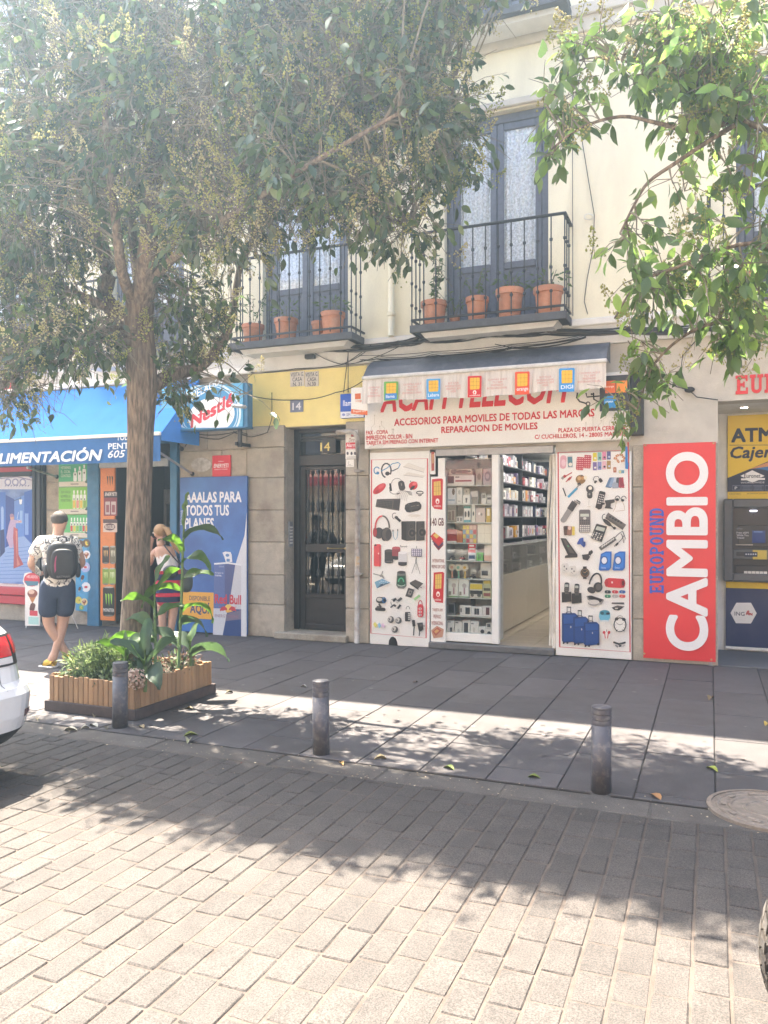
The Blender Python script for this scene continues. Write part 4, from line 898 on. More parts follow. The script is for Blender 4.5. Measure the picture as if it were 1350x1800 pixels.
P.ell(240, 250, 42, 38, '#8c6a3c'); P.ell(228, 240, 15, 17, '#c9a06a'); P.ell(258, 238, 15, 17, '#b98a52'); P.ell(280, 235, 14, 18, '#e4dcc4'); P.line([(250, 212), (254, 225)], 9, K1); P.line([(215, 295), (240, 285)], 24, K1); P.line([(135, 398), (212, 320)], 19, '#3a93b8'); P.line([(205, 325), (230, 290)], 10, G1); P.line([(92, 320), (118, 390)], 9, K1)
P.line([(362, 275), (345, 250), (355, 228), (385, 225), (398, 248)], 5, K1); P.rbox(364, 270, 16, 26, K2, 40); P.rbox(406, 258, 28, 34, K1, -35, .2)
for i, c in enumerate(('#5a7898', '#8aa0b8', '#b8c0c8', '#4a4a50', '#a83a48')): P.poly([(445 + i*28, 315 - i % 2*8), (480 + i*20, 235), (515 + i*20, 232), (492 + i*28, 322)], c)
P.poly([(560, 235), (575, 232), (606, 300), (570, 312)], '#8c3040'); P.poly([(500, 290), (520, 270), (552, 280), (556, 322), (506, 325)], '#9aa0aa')
P.ell(317, 330, 32, 34, K2); P.ell(320, 322, 16, 15, CREAM); P.rbox(316, 378, 44, 62, K2, 0, .4); P.ell(314, 372, 8, 10, G1); P.line([(312, 415), (305, 465)], 3, G2); P.ell(312, 478, 16, 4, '#d8d0c0')
P.line([(96, 590), (150, 505)], 46, '#8f8c88'); P.ell(95, 588, 23, 22, '#8f8c88'); P.line([(150, 505), (192, 440)], 54, K2); P.line([(185, 428), (235, 455)], 14, G1); P.line([(172, 498), (184, 478)], 18, K1); P.line([(205, 420), (238, 442)], 8, K1)
P.rbox(274, 597, 94, 190, '#6d6766', 0, .12); P.rect(238, 536, 309, 560, '#c0c4b4'); P.ell(274, 574, 14, 11, G2)
for r in range(7):
    for c in range(5): P.rect(234 + c*17, 586 + r*15, 246 + c*17, 595 + r*15, K2 if r < 3 else '#d8d4cc')
P.rbox(406, 420, 54, 145, K1, 14, .2)
for r in range(5):
    for c in range(3): P.rbox(402 - r*4 + c*15, 375 + r*18 + c*4, 9, 9, '#d4d0cc', 14)
P.poly([(440, 425), (520, 415), (525, 440), (492, 452), (490, 480), (512, 496), (440, 490), (452, 462)], K2); P.line([(370, 470), (440, 450)], 14, K1); P.poly([(358, 480), (380, 470), (412, 495), (390, 502)], K1)
P.arc(548, 420, 22, 32, 170, 350, 6, K1); P.ell(545, 418, 15, 12, K1); P.arc(600, 415, 20, 26, 160, 350, 6, K1); P.ell(590, 424, 13, 11, K1); P.line([(538, 430), (530, 480), (512, 518)], 3, '#a8865c'); P.line([(588, 432), (606, 480), (605, 508), (530, 515)], 3, '#a8865c')
P.line([(458, 552), (604, 650)], 52, K3); P.line([(460, 540), (608, 640)], 34, '#6b6662')
for i in range(5): P.ell(486 + i*23, 562 + i*12, 11, 9, K1)
P.arc(440, 565, 20, 25, 90, 280, 6, K1); P.ell(462, 610, 44, 17, K2, 40); P.line([(490, 630), (525, 665)], 10, K1); P.ell(522, 655, 13, 12, K1)
P.rbox(120, 676, 42, 78, '#5c463c', -5, .2); P.rbox(148, 678, 40, 76, '#8c6454', 3, .2); P.rbox(180, 678, 22, 74, '#d8c25a', 0, .2); P.ell(148, 655, 14, 16, '#d8b8a8'); P.ell(120, 655, 12, 14, K1)
P.poly([(372, 618), (462, 642), (415, 772), (322, 738)], K1); P.poly([(376, 638), (444, 656), (434, 686), (364, 668)], '#b4b8ac')
for r in range(4):
    for c in range(4): P.rbox(352 - r*7 + c*22, 690 + r*15 + c*6, 13, 10, '#d8d4cc' if (r + c) % 3 else G1, 14)
P.line([(400, 830), (530, 740)], 34, K3)
for i in range(6): P.line([(416 + i*18, 816 - i*12), (428 + i*18, 798 - i*12)], 10, '#cfcac2')
P.line([(525, 735), (560, 700), (590, 680), (612, 740), (600, 780), (588, 720), (575, 700)], 6, K1); P.line([(545, 785), (580, 750), (600, 720)], 5, K1); P.line([(532, 800), (552, 780)], 17, K1); P.line([(520, 808), (532, 798)], 12, G1)
P.poly([(72, 738), (118, 742), (214, 878), (212, 900), (108, 905), (110, 885), (135, 880), (95, 800)], K1); P.poly([(90, 748), (112, 752), (192, 868), (150, 860)], K3); P.line([(130, 800), (142, 812)], 8, '#4fae74'); P.ell(158, 890, 50, 12, K2)
P.poly([(232, 742), (262, 734), (266, 770), (280, 800), (268, 818), (238, 790), (210, 792), (212, 776)], '#2c4f9c'); P.poly([(250, 760), (280, 772), (280, 802), (262, 816)], '#1f3c7c')
P.line([(322, 850), (312, 882)], 24, K1); P.ell(330, 855, 12, 16, K2); P.line([(255, 895), (300, 890)], 36, K1); P.poly([(250, 880), (300, 872), (320, 895), (300, 925), (262, 918)], K2)
for x in (390, 505):
    P.poly([(x, 1000), (x + 18, 870), (x + 60, 850), (x + 108, 850), (x + 104, 985), (x + 85, 1008), (x + 10, 1010)], '#1f63b0'); P.poly([(x + 14, 990), (x + 28, 880), (x + 60, 862), (x + 96, 864), (x + 92, 985)], '#2d78c8'); P.ell(x + 47, 925, 31, 38, '#1a4f90'); P.ell(x + 47, 925, 22, 28, '#d8dade'); P.text('Genius', x + 22, 978, x + 60, 992, '#d8e4f0', 0)
for x, y in ((112, 990), (175, 1010)): P.rbox(x, y, 58, 80, '#d4d0c6', -6, .2); P.ell(x - 8, y - 15, 6, 8, K3); P.ell(x + 10, y + 5, 6, 8, K3); P.line([(x - 15, y + 15), (x + 2, y + 24)], 5, G1)
P.line([(275, 975), (275, 1080)], 30, K1); P.ell(276, 1028, 38, 40, K1); P.arc(276, 1028, 29, 30, 0, 360, 5, '#8a6c4c', 18); P.line([(276, 1028), (292, 1012)], 3, '#c9a87c'); P.line([(276, 1028), (262, 1020)], 3, '#c9a87c')
P.arc(362, 1120, 48, 88, 170, 380, 14, K1, 18, 14); P.ell(330, 1172, 36, 26, K2, 20); P.ell(385, 1148, 38, 42, K1); P.ell(390, 1145, 24, 28, K3)
P.rbox(525, 1113, 175, 78, RD, 3, .45); P.ell(592, 1115, 20, 38, '#a82830'); P.ell(594, 1115, 11, 22, '#5a1a20'); P.ell(455, 1112, 14, 34, '#b02c34'); P.rbox(502, 1108, 13, 16, '#e8d4d0')
for i, c in enumerate(('#2c2c30', '#c2343c', '#2c5a98', '#2f7a58', '#a8a49c', '#c8483c')): P.rbox(466 + (i % 3)*61, 1187 + (i // 3)*36, 52, 26, c, 3, .45); P.rbox(462 + (i % 3)*61, 1187 + (i // 3)*36, 8, 7, G2)
for x, y in ((122, 1150), (206, 1160)):
    P.rbox(x + 2, y, 40, 82, K1, 3, .3); P.rect(x - 14, y - 26, x + 16, y - 4, '#a8aca4'); P.poly([(x - 40, y + 40), (x + 40, y + 36), (x + 42, y + 118), (x - 38, y + 125)], K1)
    for r in range(4):
        for c in range(3): P.rbox(x - 8 + c*11, y + 12 + r*13, 6, 6, G1)
P.poly([(288, 1222), (320, 1216), (436, 1252), (412, 1292), (300, 1256)], G1); P.poly([(295, 1220), (330, 1218), (428, 1250), (405, 1276), (310, 1245)], K1); P.ell(350, 1278, 48, 26, '#8a8884'); P.ell(350, 1272, 46, 20, G2)
P.poly([(500, 1275), (600, 1275), (606, 1292), (498, 1288)], K3); P.poly([(498, 1318), (545, 1300), (606, 1308), (560, 1342), (520, 1338)], K1); P.poly([(500, 1318), (545, 1302), (600, 1308), (555, 1325)], K3); P.rbox(538, 1325, 24, 10, G2)
for (x, y, w, h) in ((92, 1365, 125, 235), (186, 1395, 118, 215), (274, 1440, 122, 185)):
    for k in (.28, .52): P.line([(x + w*k, y), (x + w*k, y - 55)], 5, K1)
    P.line([(x + w*.25, y - 52), (x + w*.55, y - 50)], 10, K1)
    P.poly([(x - 8, y), (x + w*.8, y - 2), (x + w, y + 20), (x + w, y + h), (x + 8, y + h + 12), (x - 8, y + h - 5)], '#16386e'); P.poly([(x + 6, y + 14), (x + w*.9, y + 12), (x + w*.9, y + h*.35), (x + 8, y + h*.38)], '#2350908'[:7]); P.poly([(x + 8, y + h*.42), (x + w*.9, y + h*.39), (x + w*.9, y + h - 8), (x + 10, y + h)], '#1d4480')
    P.arc(x + w*.4, y + 2, 24, 14, 180, 360, 5, K1)
    for k in (0.05, .3, .92): P.ell(x + w*k, y + h + 12 - (k > .5)*14, 8, 10, K1)
    P.rect(x + w*.5, y + h*.45, x + w*.56, y + h*.52, G2)
P.rbox(440, 1385, 92, 92, '#6ab0c4', 4, .35); P.ell(440, 1360, 44, 22, '#3f8a9c'); P.ell(420, 1365, 15, 13, '#1f4f5c'); P.ell(468, 1368, 17, 10, K1); P.ell(436, 1430, 42, 8, '#cfd8d6')
P.rbox(457, 1540, 84, 90, '#ddd8ce', 0, .2); P.ell(435, 1525, 12, 13, RD); P.ell(476, 1525, 12, 13, RD); P.line([(440, 1535), (446, 1575)], 7, RD); P.line([(470, 1535), (464, 1575)], 7, RD); P.line([(457, 1500), (457, 1520)], 6, G1)
P.ell(568, 1460, 54, 62, K1); P.ell(568, 1462, 45, 53, '#e4e0d6'); P.ell(540, 1412, 17, 13, K1, -30); P.ell(600, 1416, 17, 13, K1, 30); P.arc(568, 1400, 22, 14, 180, 360, 5, G1); P.line([(568, 1462), (540, 1450)], 4, K1); P.line([(568, 1462), (592, 1452)], 4, K1); P.line([(535, 1515), (545, 1505)], 9, K1); P.line([(605, 1515), (595, 1505)], 9, K1)
for i in range(12): P.ell(568 + 37*math.cos(i*.5236), 1462 + 44*math.sin(i*.5236), 3, 3, K1, n=6)
P.line([(512, 1605), (560, 1622), (615, 1608)], 15, K1); P.line([(530, 1630), (550, 1648)], 14, G1); P.line([(560, 1640), (580, 1634)], 14, K2); P.line([(590, 1640), (612, 1632)], 10, G2)
P.done(rbd)
bl = thing('blue_strip', 'small bright blue torn sticker at the top right corner of the suitcase gadget board', 'sticker', at(1104, 826, .062))
P = Print(.062 + .03, (970, 790, 4.74)); P.poly([(612, -30), (632, -20), (632, 105), (640, 120), (636, 165), (612, 160)], '#2a78b8'); P.poly([(628, -60), (642, -60), (642, 70), (636, 72)], '#b8453c')
for v in range(len(P.mb.v)): P.mb.v[v] = (P.mb.v[v][0], P.mb.v[v][1] + .002, P.mb.v[v][2])
P.done(bl)

# ---- CAMBIO banner on the stone pier
cb = thing('exchange_banner', 'tall bright red vinyl banner reading CAMBIO EUROPOUND on the stone pier', 'banner', at(1194, 1160, .05))
M_VINYL = mat('red_vinyl', (.70, .045, .05), .35, var=.05, vscale=1.5, bump=.05, bscale=6)
ba, bb_ = xs(1131, .05), xs(1258, .05); bz0, bz1 = zs(1131, 1156, .05), zs(1131, 781, .05)
m = MB(); NX, NZ = 10, 24
def bw(u, v): return -.052 - .004*math.sin(u*5 + v*3) - .003*math.sin(v*11)
for i in range(NX):
    for j in range(NZ):
        q = [(i/NX, j/NZ), ((i+1)/NX, j/NZ), ((i+1)/NX, (j+1)/NZ), (i/NX, (j+1)/NZ)]
        m.add([(ba + (bb_-ba)*u, bw(u, v), bz0 + (bz1-bz0)*v) for u, v in q], [(0, 1, 2, 3)])
m.build('banner_sheet', M_VINYL, cb, smooth=True)
P = Print(.062, (1100, 560, 2.812))
P.text('CAMBIO', 198, 662, 408, 1636, '#e6e3e0', .035, 0, True, fine=8)
P.done(cb, 'lettering')
# slab letters of the exchange office, drawn stroke by stroke: bars are (x0,y0,x1,y1) in a 0..1 letter box, y up
def slab_poly(P, ch, fx, col):
    """fx maps (u,v) of the letter box, v up, to sheet coordinates"""
    s = .24; h = .17
    def q(*pts): P.poly([fx(*p) for p in pts], col)
    def r(a, b, c, d): q((a, b), (c, b), (c, d), (a, d))
    serif = lambda x, y: r(x - .17, y, x + .17, y + h*.8)
    if ch == 'E': r(.12, 0, .12+s, 1); r(0, 0, .95, h); r(0, 1-h, .92, 1); r(.8, 0, .95, .34); r(.78, .68, .92, 1); r(.3, .43, .62, .58); r(.58, .35, .7, .66)
    elif ch == 'U':
        r(.1, .25, .1+s, 1); r(.68, .25, .68+s-.04, 1); r(0, 1-h, .44, 1); r(.56, 1-h, 1, 1)
        for i in range(6):
            a0, a1 = math.pi*(1 + i/6), math.pi*(1 + (i+1)/6); q(*[(.5 + x*math.cos(a), .28 + y*math.sin(a)) for (x, y, a) in ((.4, .28, a0), (.4, .28, a1), (.17, .1, a1), (.17, .1, a0))])
    elif ch in 'RPD':
        r(.12, 0, .12+s, 1); r(0, 0, .48, h); r(0, 1-h, .45, 1); lo = .42 if ch in 'RP' else 0.0; cy, ry = (1+lo)/2, (1-lo)/2
        r(.3, lo, .5, lo + h*.85); r(.3, 1-h, .5, 1)
        for i in range(6):
            a0, a1 = -math.pi/2 + math.pi*i/6, -math.pi/2 + math.pi*(i+1)/6; q(*[(.5 + x*math.cos(a), cy + y*math.sin(a)) for (x, y, a) in ((.45, ry, a0), (.45, ry, a1), (.2, ry-h*.85, a1), (.2, ry-h*.85, a0))])
        if ch == 'R': q((.45, .46), (.68, .46), (.9, .1), (.65, .1)); r(.62, 0, 1, h*.8)
    elif ch == 'O':
        for i in range(12):
            a0, a1 = math.pi*2*i/12, math.pi*2*(i+1)/12; q(*[(.5 + x*math.cos(a), .5 + y*math.sin(a)) for (x, y, a) in ((.48, .5, a0), (.48, .5, a1), (.22, .33, a1), (.22, .33, a0))])
    elif ch == 'N': r(.1, 0, .3, 1); r(.7, 0, .9, 1); q((.1, 1), (.34, 1), (.9, 0), (.66, 0)); r(0, 0, .4, h*.8); r(0, 1-h*.8, .36, 1); r(.6, 1-h*.8, 1, 1)
P = Print(.0622, (1100, 560, 2.812))
w9 = (1358 - 930) / 9
for i, ch in enumerate('EUROPOUND'):
    yb = 1358 - i*w9
    slab_poly(P, ch, lambda u, v, yb=yb: (118 + (188-118)*(1-v), yb - u*w9*.88), '#3a55b4')
P.done(cb, 'side_lettering')
for (x, y) in ((97, 627), (434, 616), (92, 1656), (423, 1686)):
    p = at(1100 + x/2.812, 560 + y/2.812, .062); MB().lathe([(.005, 0), (.009, -.003), (.012, 0)], tuple(p), 10, 'y').build('eyelet', MATS['brass'], cb)

# ---- red slab letters over the cash machine (each letter a solid of its own)
la = thing('wall_lettering', 'red slab serif letters EUROPOUND fixed to the grey wall above the cash machine', 'lettering', at(1330, 695, .02))
M_REDL = mat('red_letter', (.62, .03, .035), .5)
lx0 = xs(1293, .01); lw = (xs(1316, .01) - lx0); lz0, lz1 = zs(1300, 693, .01), zs(1300, 660, .01)
for i, ch in enumerate('EUROPOUND'):
    class Q: pass
    k = [0]; mb = MB(); q = Q()
    def poly(pts, col, mb=mb, k=k): k[0] += 1; mb.prism([(p[0], p[1]) for p in pts], -.012 - .0002*k[0], -.002)
    q.poly = poly
    slab_poly(q, ch, lambda u, v, i=i: (lx0 + i*lw*1.1 + u*lw, lz0 + v*(lz1-lz0)), None)
    mb.build('letter', M_REDL, la)

# ---- cash machine in its recess
YB = 1.2; DB = -YB
rm = MB(); rm.box(ATX0 - .02, ATX1, YB + .03, YB + .1, 0, ZAT); rm.build('recess_back', M_WHITEPL, house)
rm = MB(); rm.box(ATX0 - .1, ATX0, .3, YB + .03, 0, ZAT); rm.box(ATX1, ATX1 + .1, .3, YB + .03, 0, ZAT); rm.build('recess_side', M_WHITEPL, house)
MB().box(ATX0, ATX1, .301, YB + .03, ZAT, ZAT + .06).build('recess_ceiling', M_WHITEPL, house)
MB().box(ATX0 + .003, ATX1 - .003, .005, YB, -.03, .006).build('recess_floor', mat('grey_floor', (.13, .13, .14), .6, var=.1, speck=.1), house)
sp = thing('downlight', 'small round downlight in the ceiling of the cash machine recess', 'ceiling light', (xs(1308, -.6), .6, ZAT - .01)); MB().lathe([(.05, -.012), (.05, -.001)], (xs(1308, -.6), .6, ZAT), 14).build('lamp_rim', M_WHITE, sp); MB().lathe([(.035, -.016), (.035, -.0125)], (xs(1308, -.6), .6, ZAT), 14).build('lamp_disc', mat('lamp_glow', (1, .95, .85), .5, emit=6.0), sp)
AL = xs(1279, DB); AR = AL + .93
po = thing('atm_poster', 'yellow and navy ATM Cajero poster above the cash machine', 'poster', ((AL+AR)/2, YB, 1.95))
z0, z1 = zs(1300, 877, DB), zs(1300, 730, DB)
MB().box(AL, AR, YB, YB + .028, z0, z1, b=.003).build('poster_board', mat('poster_yellow', (.72, .50, .03), .4), po)
P = Print(DB, (1260, 640, 3.333))
X_ = lambda m_: 1260 - 1260 + m_   # sheet stays in picture scale; right part of the poster lies beyond the frame
NV = '#1a2440'
P.poly([(62, 668), (300, 570), (420, 530), (600, 560), (600, 748), (62, 748)], NV); P.poly([(218, 610), (300, 575), (420, 532), (600, 562), (600, 640), (400, 640)], '#2c6aa8'); P.poly([(190, 615), (300, 575), (330, 566), (300, 600)], '#c98a5c')
P.text('ATM', 84, 378, 330, 460, NV, .05); P.line([(74, 475), (560, 473)], 3, NV); P.text('Cajero', 78, 484, 380, 575, NV, .035, .2)
P.poly([(138, 655), (208, 622), (280, 655), (208, 688)], '#e8e8e8'); P.text('Euronet', 160, 643, 256, 668, NV, .02); P.rect(142, 670, 282, 681, '#e8e8e8'); P.poly([(150, 670), (270, 670), (208, 694)], '#e8e8e8'); P.text('WORLDWIDE', 140, 690, 280, 700, '#c8ccd4', .005)
for (a, b) in ((92, 138), (145, 205), (212, 275), (284, 330)): P.line([(a, 712), (b, 712), (b, 738), (a, 738)], 2, '#8a94ac', True)
P.text('P', 105, 718, 120, 734, '#d8dce4', .01)
for i in range(3):
    for a in (150, 218): P.line([(a, 718 + i*7), (a + 48, 718 + i*7)], 2, '#77839c')
P.rect(62, 748, 600, 752, '#caa21c'); P.text('AVISO DE TARIFAS', 72, 757, 140, 765, '#6a551c', 0); P.text('RETIRADA DE EFECTIVO', 178, 755, 330, 763, '#6a551c', 0)
P.done(po)
am = thing('cash_machine', 'grey cash machine with a dark screen set between the yellow poster and navy panel', 'cash machine', ((AL+AR)/2, YB, .95))
M_ATM = mat('atm_grey', (.12, .12, .125), .45, var=.08); M_ATD = mat('atm_dark', (.03, .032, .04), .3)
fz0, fz1 = zs(1300, 1022, DB + .12), zs(1300, 877, DB + .12); fa = xs(1272, DB + .12); fb = fa + .9
ia, ib = fa + .11, fb - .11; y0 = YB - .12
m = MB(); m.box(fa, ia, y0, YB + .025, fz0, fz1, b=.012); m.box(ib, fb, y0, YB + .025, fz0, fz1, b=.012); m.box(ia + .001, ib - .001, y0, YB + .025, fz1 - .11, fz1, b=.012); m.box(ia + .001, ib - .001, y0, YB + .025, fz0, fz0 + .1, b=.012)
m.build('fascia_frame', M_ATM, am)
Pz = lambda y: zs(1300, 640 + y/3.333, DB + .08)
m = MB(); m.box(ia, ib, YB - .03, YB + .02, fz0 + .1, fz1 - .11); m.build('fascia_back', M_ATD, am)
sa, sb_ = ia + .06, ib - .06
MB().box(sa, sb_, YB - .05, YB - .031, Pz(1070), Pz(945), b=.004).build('screen', mat('screen_dark', (.012, .016, .028), .15), am)
MB().box(ia + .002, ib - .002, YB - .09, YB - .031, Pz(1142), Pz(1085), b=.008).build('card_shelf', M_ATM, am)
MB().box(sa - .02, sa + .13, YB - .098, YB - .091, Pz(1124), Pz(1100), b=.003).build('receipt_slot', M_ATD, am)
MB().box(sa + .17, sa + .33, YB - .096, YB - .091, Pz(1142), Pz(1088), b=.002).build('notice', mat('notice_yellow', (.6, .45, .08), .4), am)
MB().lathe([(.055, 0), (.06, -.02), (.02, -.022)], (sa + .42, YB - .09, Pz(1115)), 16, 'y').build('card_reader', mat('reader_green', (.02, .32, .12), .25, emit=.25), am)
MB().box(ia + .03, ib - .03, YB - .06, YB - .031, Pz(1236), Pz(1178), b=.006).build('cash_slot', M_ATD, am)
m = MB()
for i in range(6): m.box(sa + .07 + i*.045, sa + .11 + i*.045, YB - .075, YB - .061, Pz(1228), Pz(1212), b=.002)
m.build('slot_teeth', M_WHITE, am)
MB().box(ia + .2, ia + .28, YB - .07, YB - .05, fz1 - .16, fz1 - .145, b=.003).build('lamp_strip', mat('strip_glow', (.9, .9, 1), .5, emit=1.2), am); MB().lathe([(.02, 0), (.018, -.02), (.004, -.022)], (ia + .24, YB - .035, fz1 - .19), 12, 'y').build('camera_eye', M_ATD, am)
P = Print(DB + .052, (1260, 640, 3.333)); P.text('Free eSIM', 116, 982, 186, 993, '#c8ccd6', .02); P.text('While You', 116, 997, 186, 1008, '#c8ccd6', .02); P.text('Travel', 116, 1012, 160, 1023, '#c8ccd6', .02); P.rect(110, 1055, 212, 1061, '#a8a49c'); P.rect(206, 975, 285, 1048, '#27407c'); P.rect(216, 980, 268, 986, '#7f9ccc'); P.text('eurOnet', 116, 960, 150, 968, '#8a94ac', .0); P.done(am, 'screen_text')
P = Print(DB + .098, (1260, 640, 3.333)); P.rect(162, 1100, 238, 1128, NV)
for i in range(5): P.ell(172 + i*14, 1114, 5, 5, '#c8cdd8', n=8)
P.done(am, 'notice_print')
np_ = thing('bank_panel', 'navy blue panel with a white hexagon ING lion logo below the cash machine', 'panel', ((AL+AR)/2, YB, .05))
z0, z1, z2 = .06, zs(1300, 1034, DB), zs(1300, 1023, DB)
MB().box(AL - .02, AR, YB - .012, YB + .028, z0, z1, b=.003).build('panel_board', mat('navy_panel', (.014, .028, .10), .35, dirt=.15, dcol=(.2, .2, .22)), np_); MB().box(AL - .02, AR, YB - .012, YB + .028, z1 + .001, z2, b=.003).build('yellow_strip', MATS['poster_yellow'], np_); MB().box(AL - .03, AR, YB - .03, YB + .028, .02, .058, b=.006).build('plinth', M_WHITE, np_)
P = Print(DB + .013, (1260, 640, 3.333)); P.poly([(80, 1458), (115, 1398), (200, 1398), (234, 1460), (200, 1520), (112, 1518)], '#e2dfda'); P.text('ING', 104, 1450, 163, 1473, '#1c2030', .012)
P.poly([(170, 1472), (172, 1455), (182, 1446), (190, 1456), (202, 1460), (212, 1470), (206, 1474), (196, 1468), (190, 1474), (180, 1466)], '#b8504a'); P.ell(184, 1449, 8, 6, '#c46258'); P.line([(204, 1470), (210, 1458)], 4, '#b8504a'); P.done(np_, 'logo')

# ================================================================== small things on the house wall
P0 = at(660, 712, .2)
# tiles and number plates on the yellow panel
M_TILEW = mat('glazed_tile', (.60, .55, .48), .35, var=.06)
for (xa, xb, l2, ln, s2) in ((510, 535, 'VISITA G.|CASA|N. 31', 'old white tile lettered VISITA CASA 31 on the yellow wall', 0), (536, 560, 'VISITA G.|CASA|N.30', 'old white tile lettered VISITA CASA N.30 on the yellow wall', 0)):
    t = thing('house_tile', ln, 'tile', at((xa+xb)/2, 678, .02)); MB().box(xs(xa, .022), xs(xb, .022), -.024, -.0142, zs(xa, 680, .022), zs(xa, 654, .022), b=.002).build('tile_body', M_TILEW, t)
    P = Print(.0245); y = 656
    for i, s in enumerate(l2.split('|')): P.text(s, xa + (1, 4, 5)[i], 655.5 + i*8.3, xb - (1, 4, 5)[i], 662.5 + i*8.3, '#3a3c44', .012)
    P.done(t)
t = thing('number_tile', 'slate blue tile with white number 14 on the yellow wall above the door pier', 'number plate', at(521, 724, .02)); MB().box(xs(510, .022), xs(533, .022), -.024, -.0142, zs(510, 725, .022), zs(510, 704, .022), b=.002).build('tile_body', mat('blue_tile', (.16, .18, .26), .4, var=.1), t)
P = Print(.0245); P.text('14', 514, 708, 529, 721, '#d9d9dc', .02); P.done(t)
# operator flags at the corner of the shop sign
t = thing('operator_sign', 'blue and white phone operator sign at the right end of the yellow wall', 'sign', at(617, 735, .1)); MB().box(xs(598, .1), xs(640, .1), -.10, -.015, zs(598, 735, .1), zs(598, 693, .1), b=.003).build('sign_box', mat('operator_blue', (.02, .10, .50), .4), t)
P = Print(.1); P.rect(598.5, 724, 639, 735, '#dfe2ea'); P.text('llamaya', 603, 704, 632, 717, '#e8ecf6', .02); P.text('SIM PREPAGO', 609, 726.5, 638, 731.5, '#3a4c8c', .01); P.ell(604, 729, 3, 2.5, '#7f8cc0', n=8); P.done(t)
t = thing('orange_sign', 'white and orange prepaid SIM sign jutting out beside the phone shop awning', 'sign', at(632, 730, .3))
MB().box(xs(617, .34), xs(646, .34), -.34, -.32, zs(617, 730, .34), zs(617, 682, .34), b=.003).build('sign_board', M_WHITE, t); MB().box(xs(630, .34) - .012, xs(630, .34) + .012, -.319, -.003, zs(630, 692, .34), zs(630, 688, .34)).build('bracket', M_GREYM, t)
P = Print(.34); P.poly([(617, 719), (646, 722), (646, 730), (617, 727)], '#d8682c'); P.text('Prepaid SIM', 621, 721, 643, 726.5, '#f2e2d4', .012); P.rect(624, 692, 634, 702, '#d8682c'); P.text('orange', 625, 704, 636, 708, '#d8682c', .01); P.done(t)
# alarm stickers behind the pipe
t = thing('alarm_sticker', 'red and white alarm company sticker on the pier beside the drainpipe', 'sticker', at(618, 820, .055)); MB().box(xs(607.5, .053), xs(629, .053), -.0535, -.0502, zs(607.5, 807, .053), zs(607.5, 757, .053)).build('sheet', M_WHITE, t)
P = Print(.054); P.rect(608, 778, 628.5, 790, '#cf2f38'); P.text('Alarma', 609, 779.5, 628, 786, '#f4ecec', .02); P.text('conectada', 609, 787, 628, 789.5, '#f4ecec', 0); P.rect(617, 760, 628, 768, '#7c2228'); P.text('000', 618, 761, 627, 766, '#d8484c', .01); P.text('Direct', 613, 770, 628, 776.5, '#8a3038', .0, .3)
for i, x in enumerate((611, 618, 624)): P.ell(x, 797, 2, 3, '#4a4446', n=8)
for i in range(2): P.rect(609, 803 + i*2.2, 627, 804 + i*2.2, '#a09a98')
P.done(t)
t = thing('notice_sticker', 'small white notice under the alarm sticker on the pier', 'sticker', at(615, 820, .055)); MB().box(xs(608, .053), xs(622, .053), -.0535, -.0502, zs(608, 821, .053), zs(608, 808, .053)).build('sheet', M_WHITE, t)
P = Print(.054); P.line([(613, 811), (613, 817), (617, 817)], .7, '#8a8684'); P.rect(610, 818.5, 620, 819.3, '#b0aaa6'); P.done(t)
# drainpipe with flaking paint
pp = thing('drainpipe', 'rusty grey drainpipe with flaking white paint on the pier beside the house door', 'drainpipe', at(626, 1130, .12))
M_PIPE = mat('flaking_pipe', (.50, .47, .42), .7, col2=(.36, .31, .26), vscale=7, var=.15, bump=.3, bscale=60, dirt=.55, dscale=9, dcol=(.20, .085, .05))
X = xs(628.5, .12); zt = zs(628, 765, .12); r = .034
MB().tube([(xs(592, .1), -.10, zt + .05), (xs(605, .1), -.105, zt + .055), (X - .10, -.115, zt + .055), (X - .04, -.12, zt + .03), (X - .008, -.12, zt - .03), (X, -.12, zt - .10), (X, -.12, 1.9), (X - .005, -.12, 1.2), (X - .01, -.12, .01)], r, 12).build('pipe', M_PIPE, pp, smooth=True)
for z in (2.33, .93): MB().lathe([(r + .001, 0), (r + .014, .005), (r + .014, .035), (r + .001, .04)], (X, -.12, z), 12).build('pipe_collar', M_PIPE, pp); MB().box(X - .06, X + .06, -.10, -.052, z + .01, z + .03, b=.003).build('bracket', M_PIPE, pp)
MB().lathe([(r + .0012, 0), (r + .0016, .0), (r + .0016, .13), (r + .0012, .13)], (X, -.12, 1.06), 12).build('pipe_sticker', mat('faded_orange', (.55, .36, .16), .6, col2=(.5, .5, .46), vscale=14), pp)
# rain pipe on the upper wall
rp = thing('rain_pipe', 'cream painted rain pipe on the upper wall between the two balconies', 'drainpipe', at(688, 585, .06)); X = xs(688, .06)
MB().tube([(X, -.065, z) for z in (4.155, 5, 6, 7, 8, 9, 10, 11, 12, 13.0)], .042, 12).build('pipe', M_STUCCO, rp, smooth=True)
for z in (4.42, 6.6, 8.8): MB().lathe([(.043, 0), (.055, .008), (.055, .05), (.043, .06)], (X, -.065, z), 12).build('pipe_collar', M_STUCCO, rp)

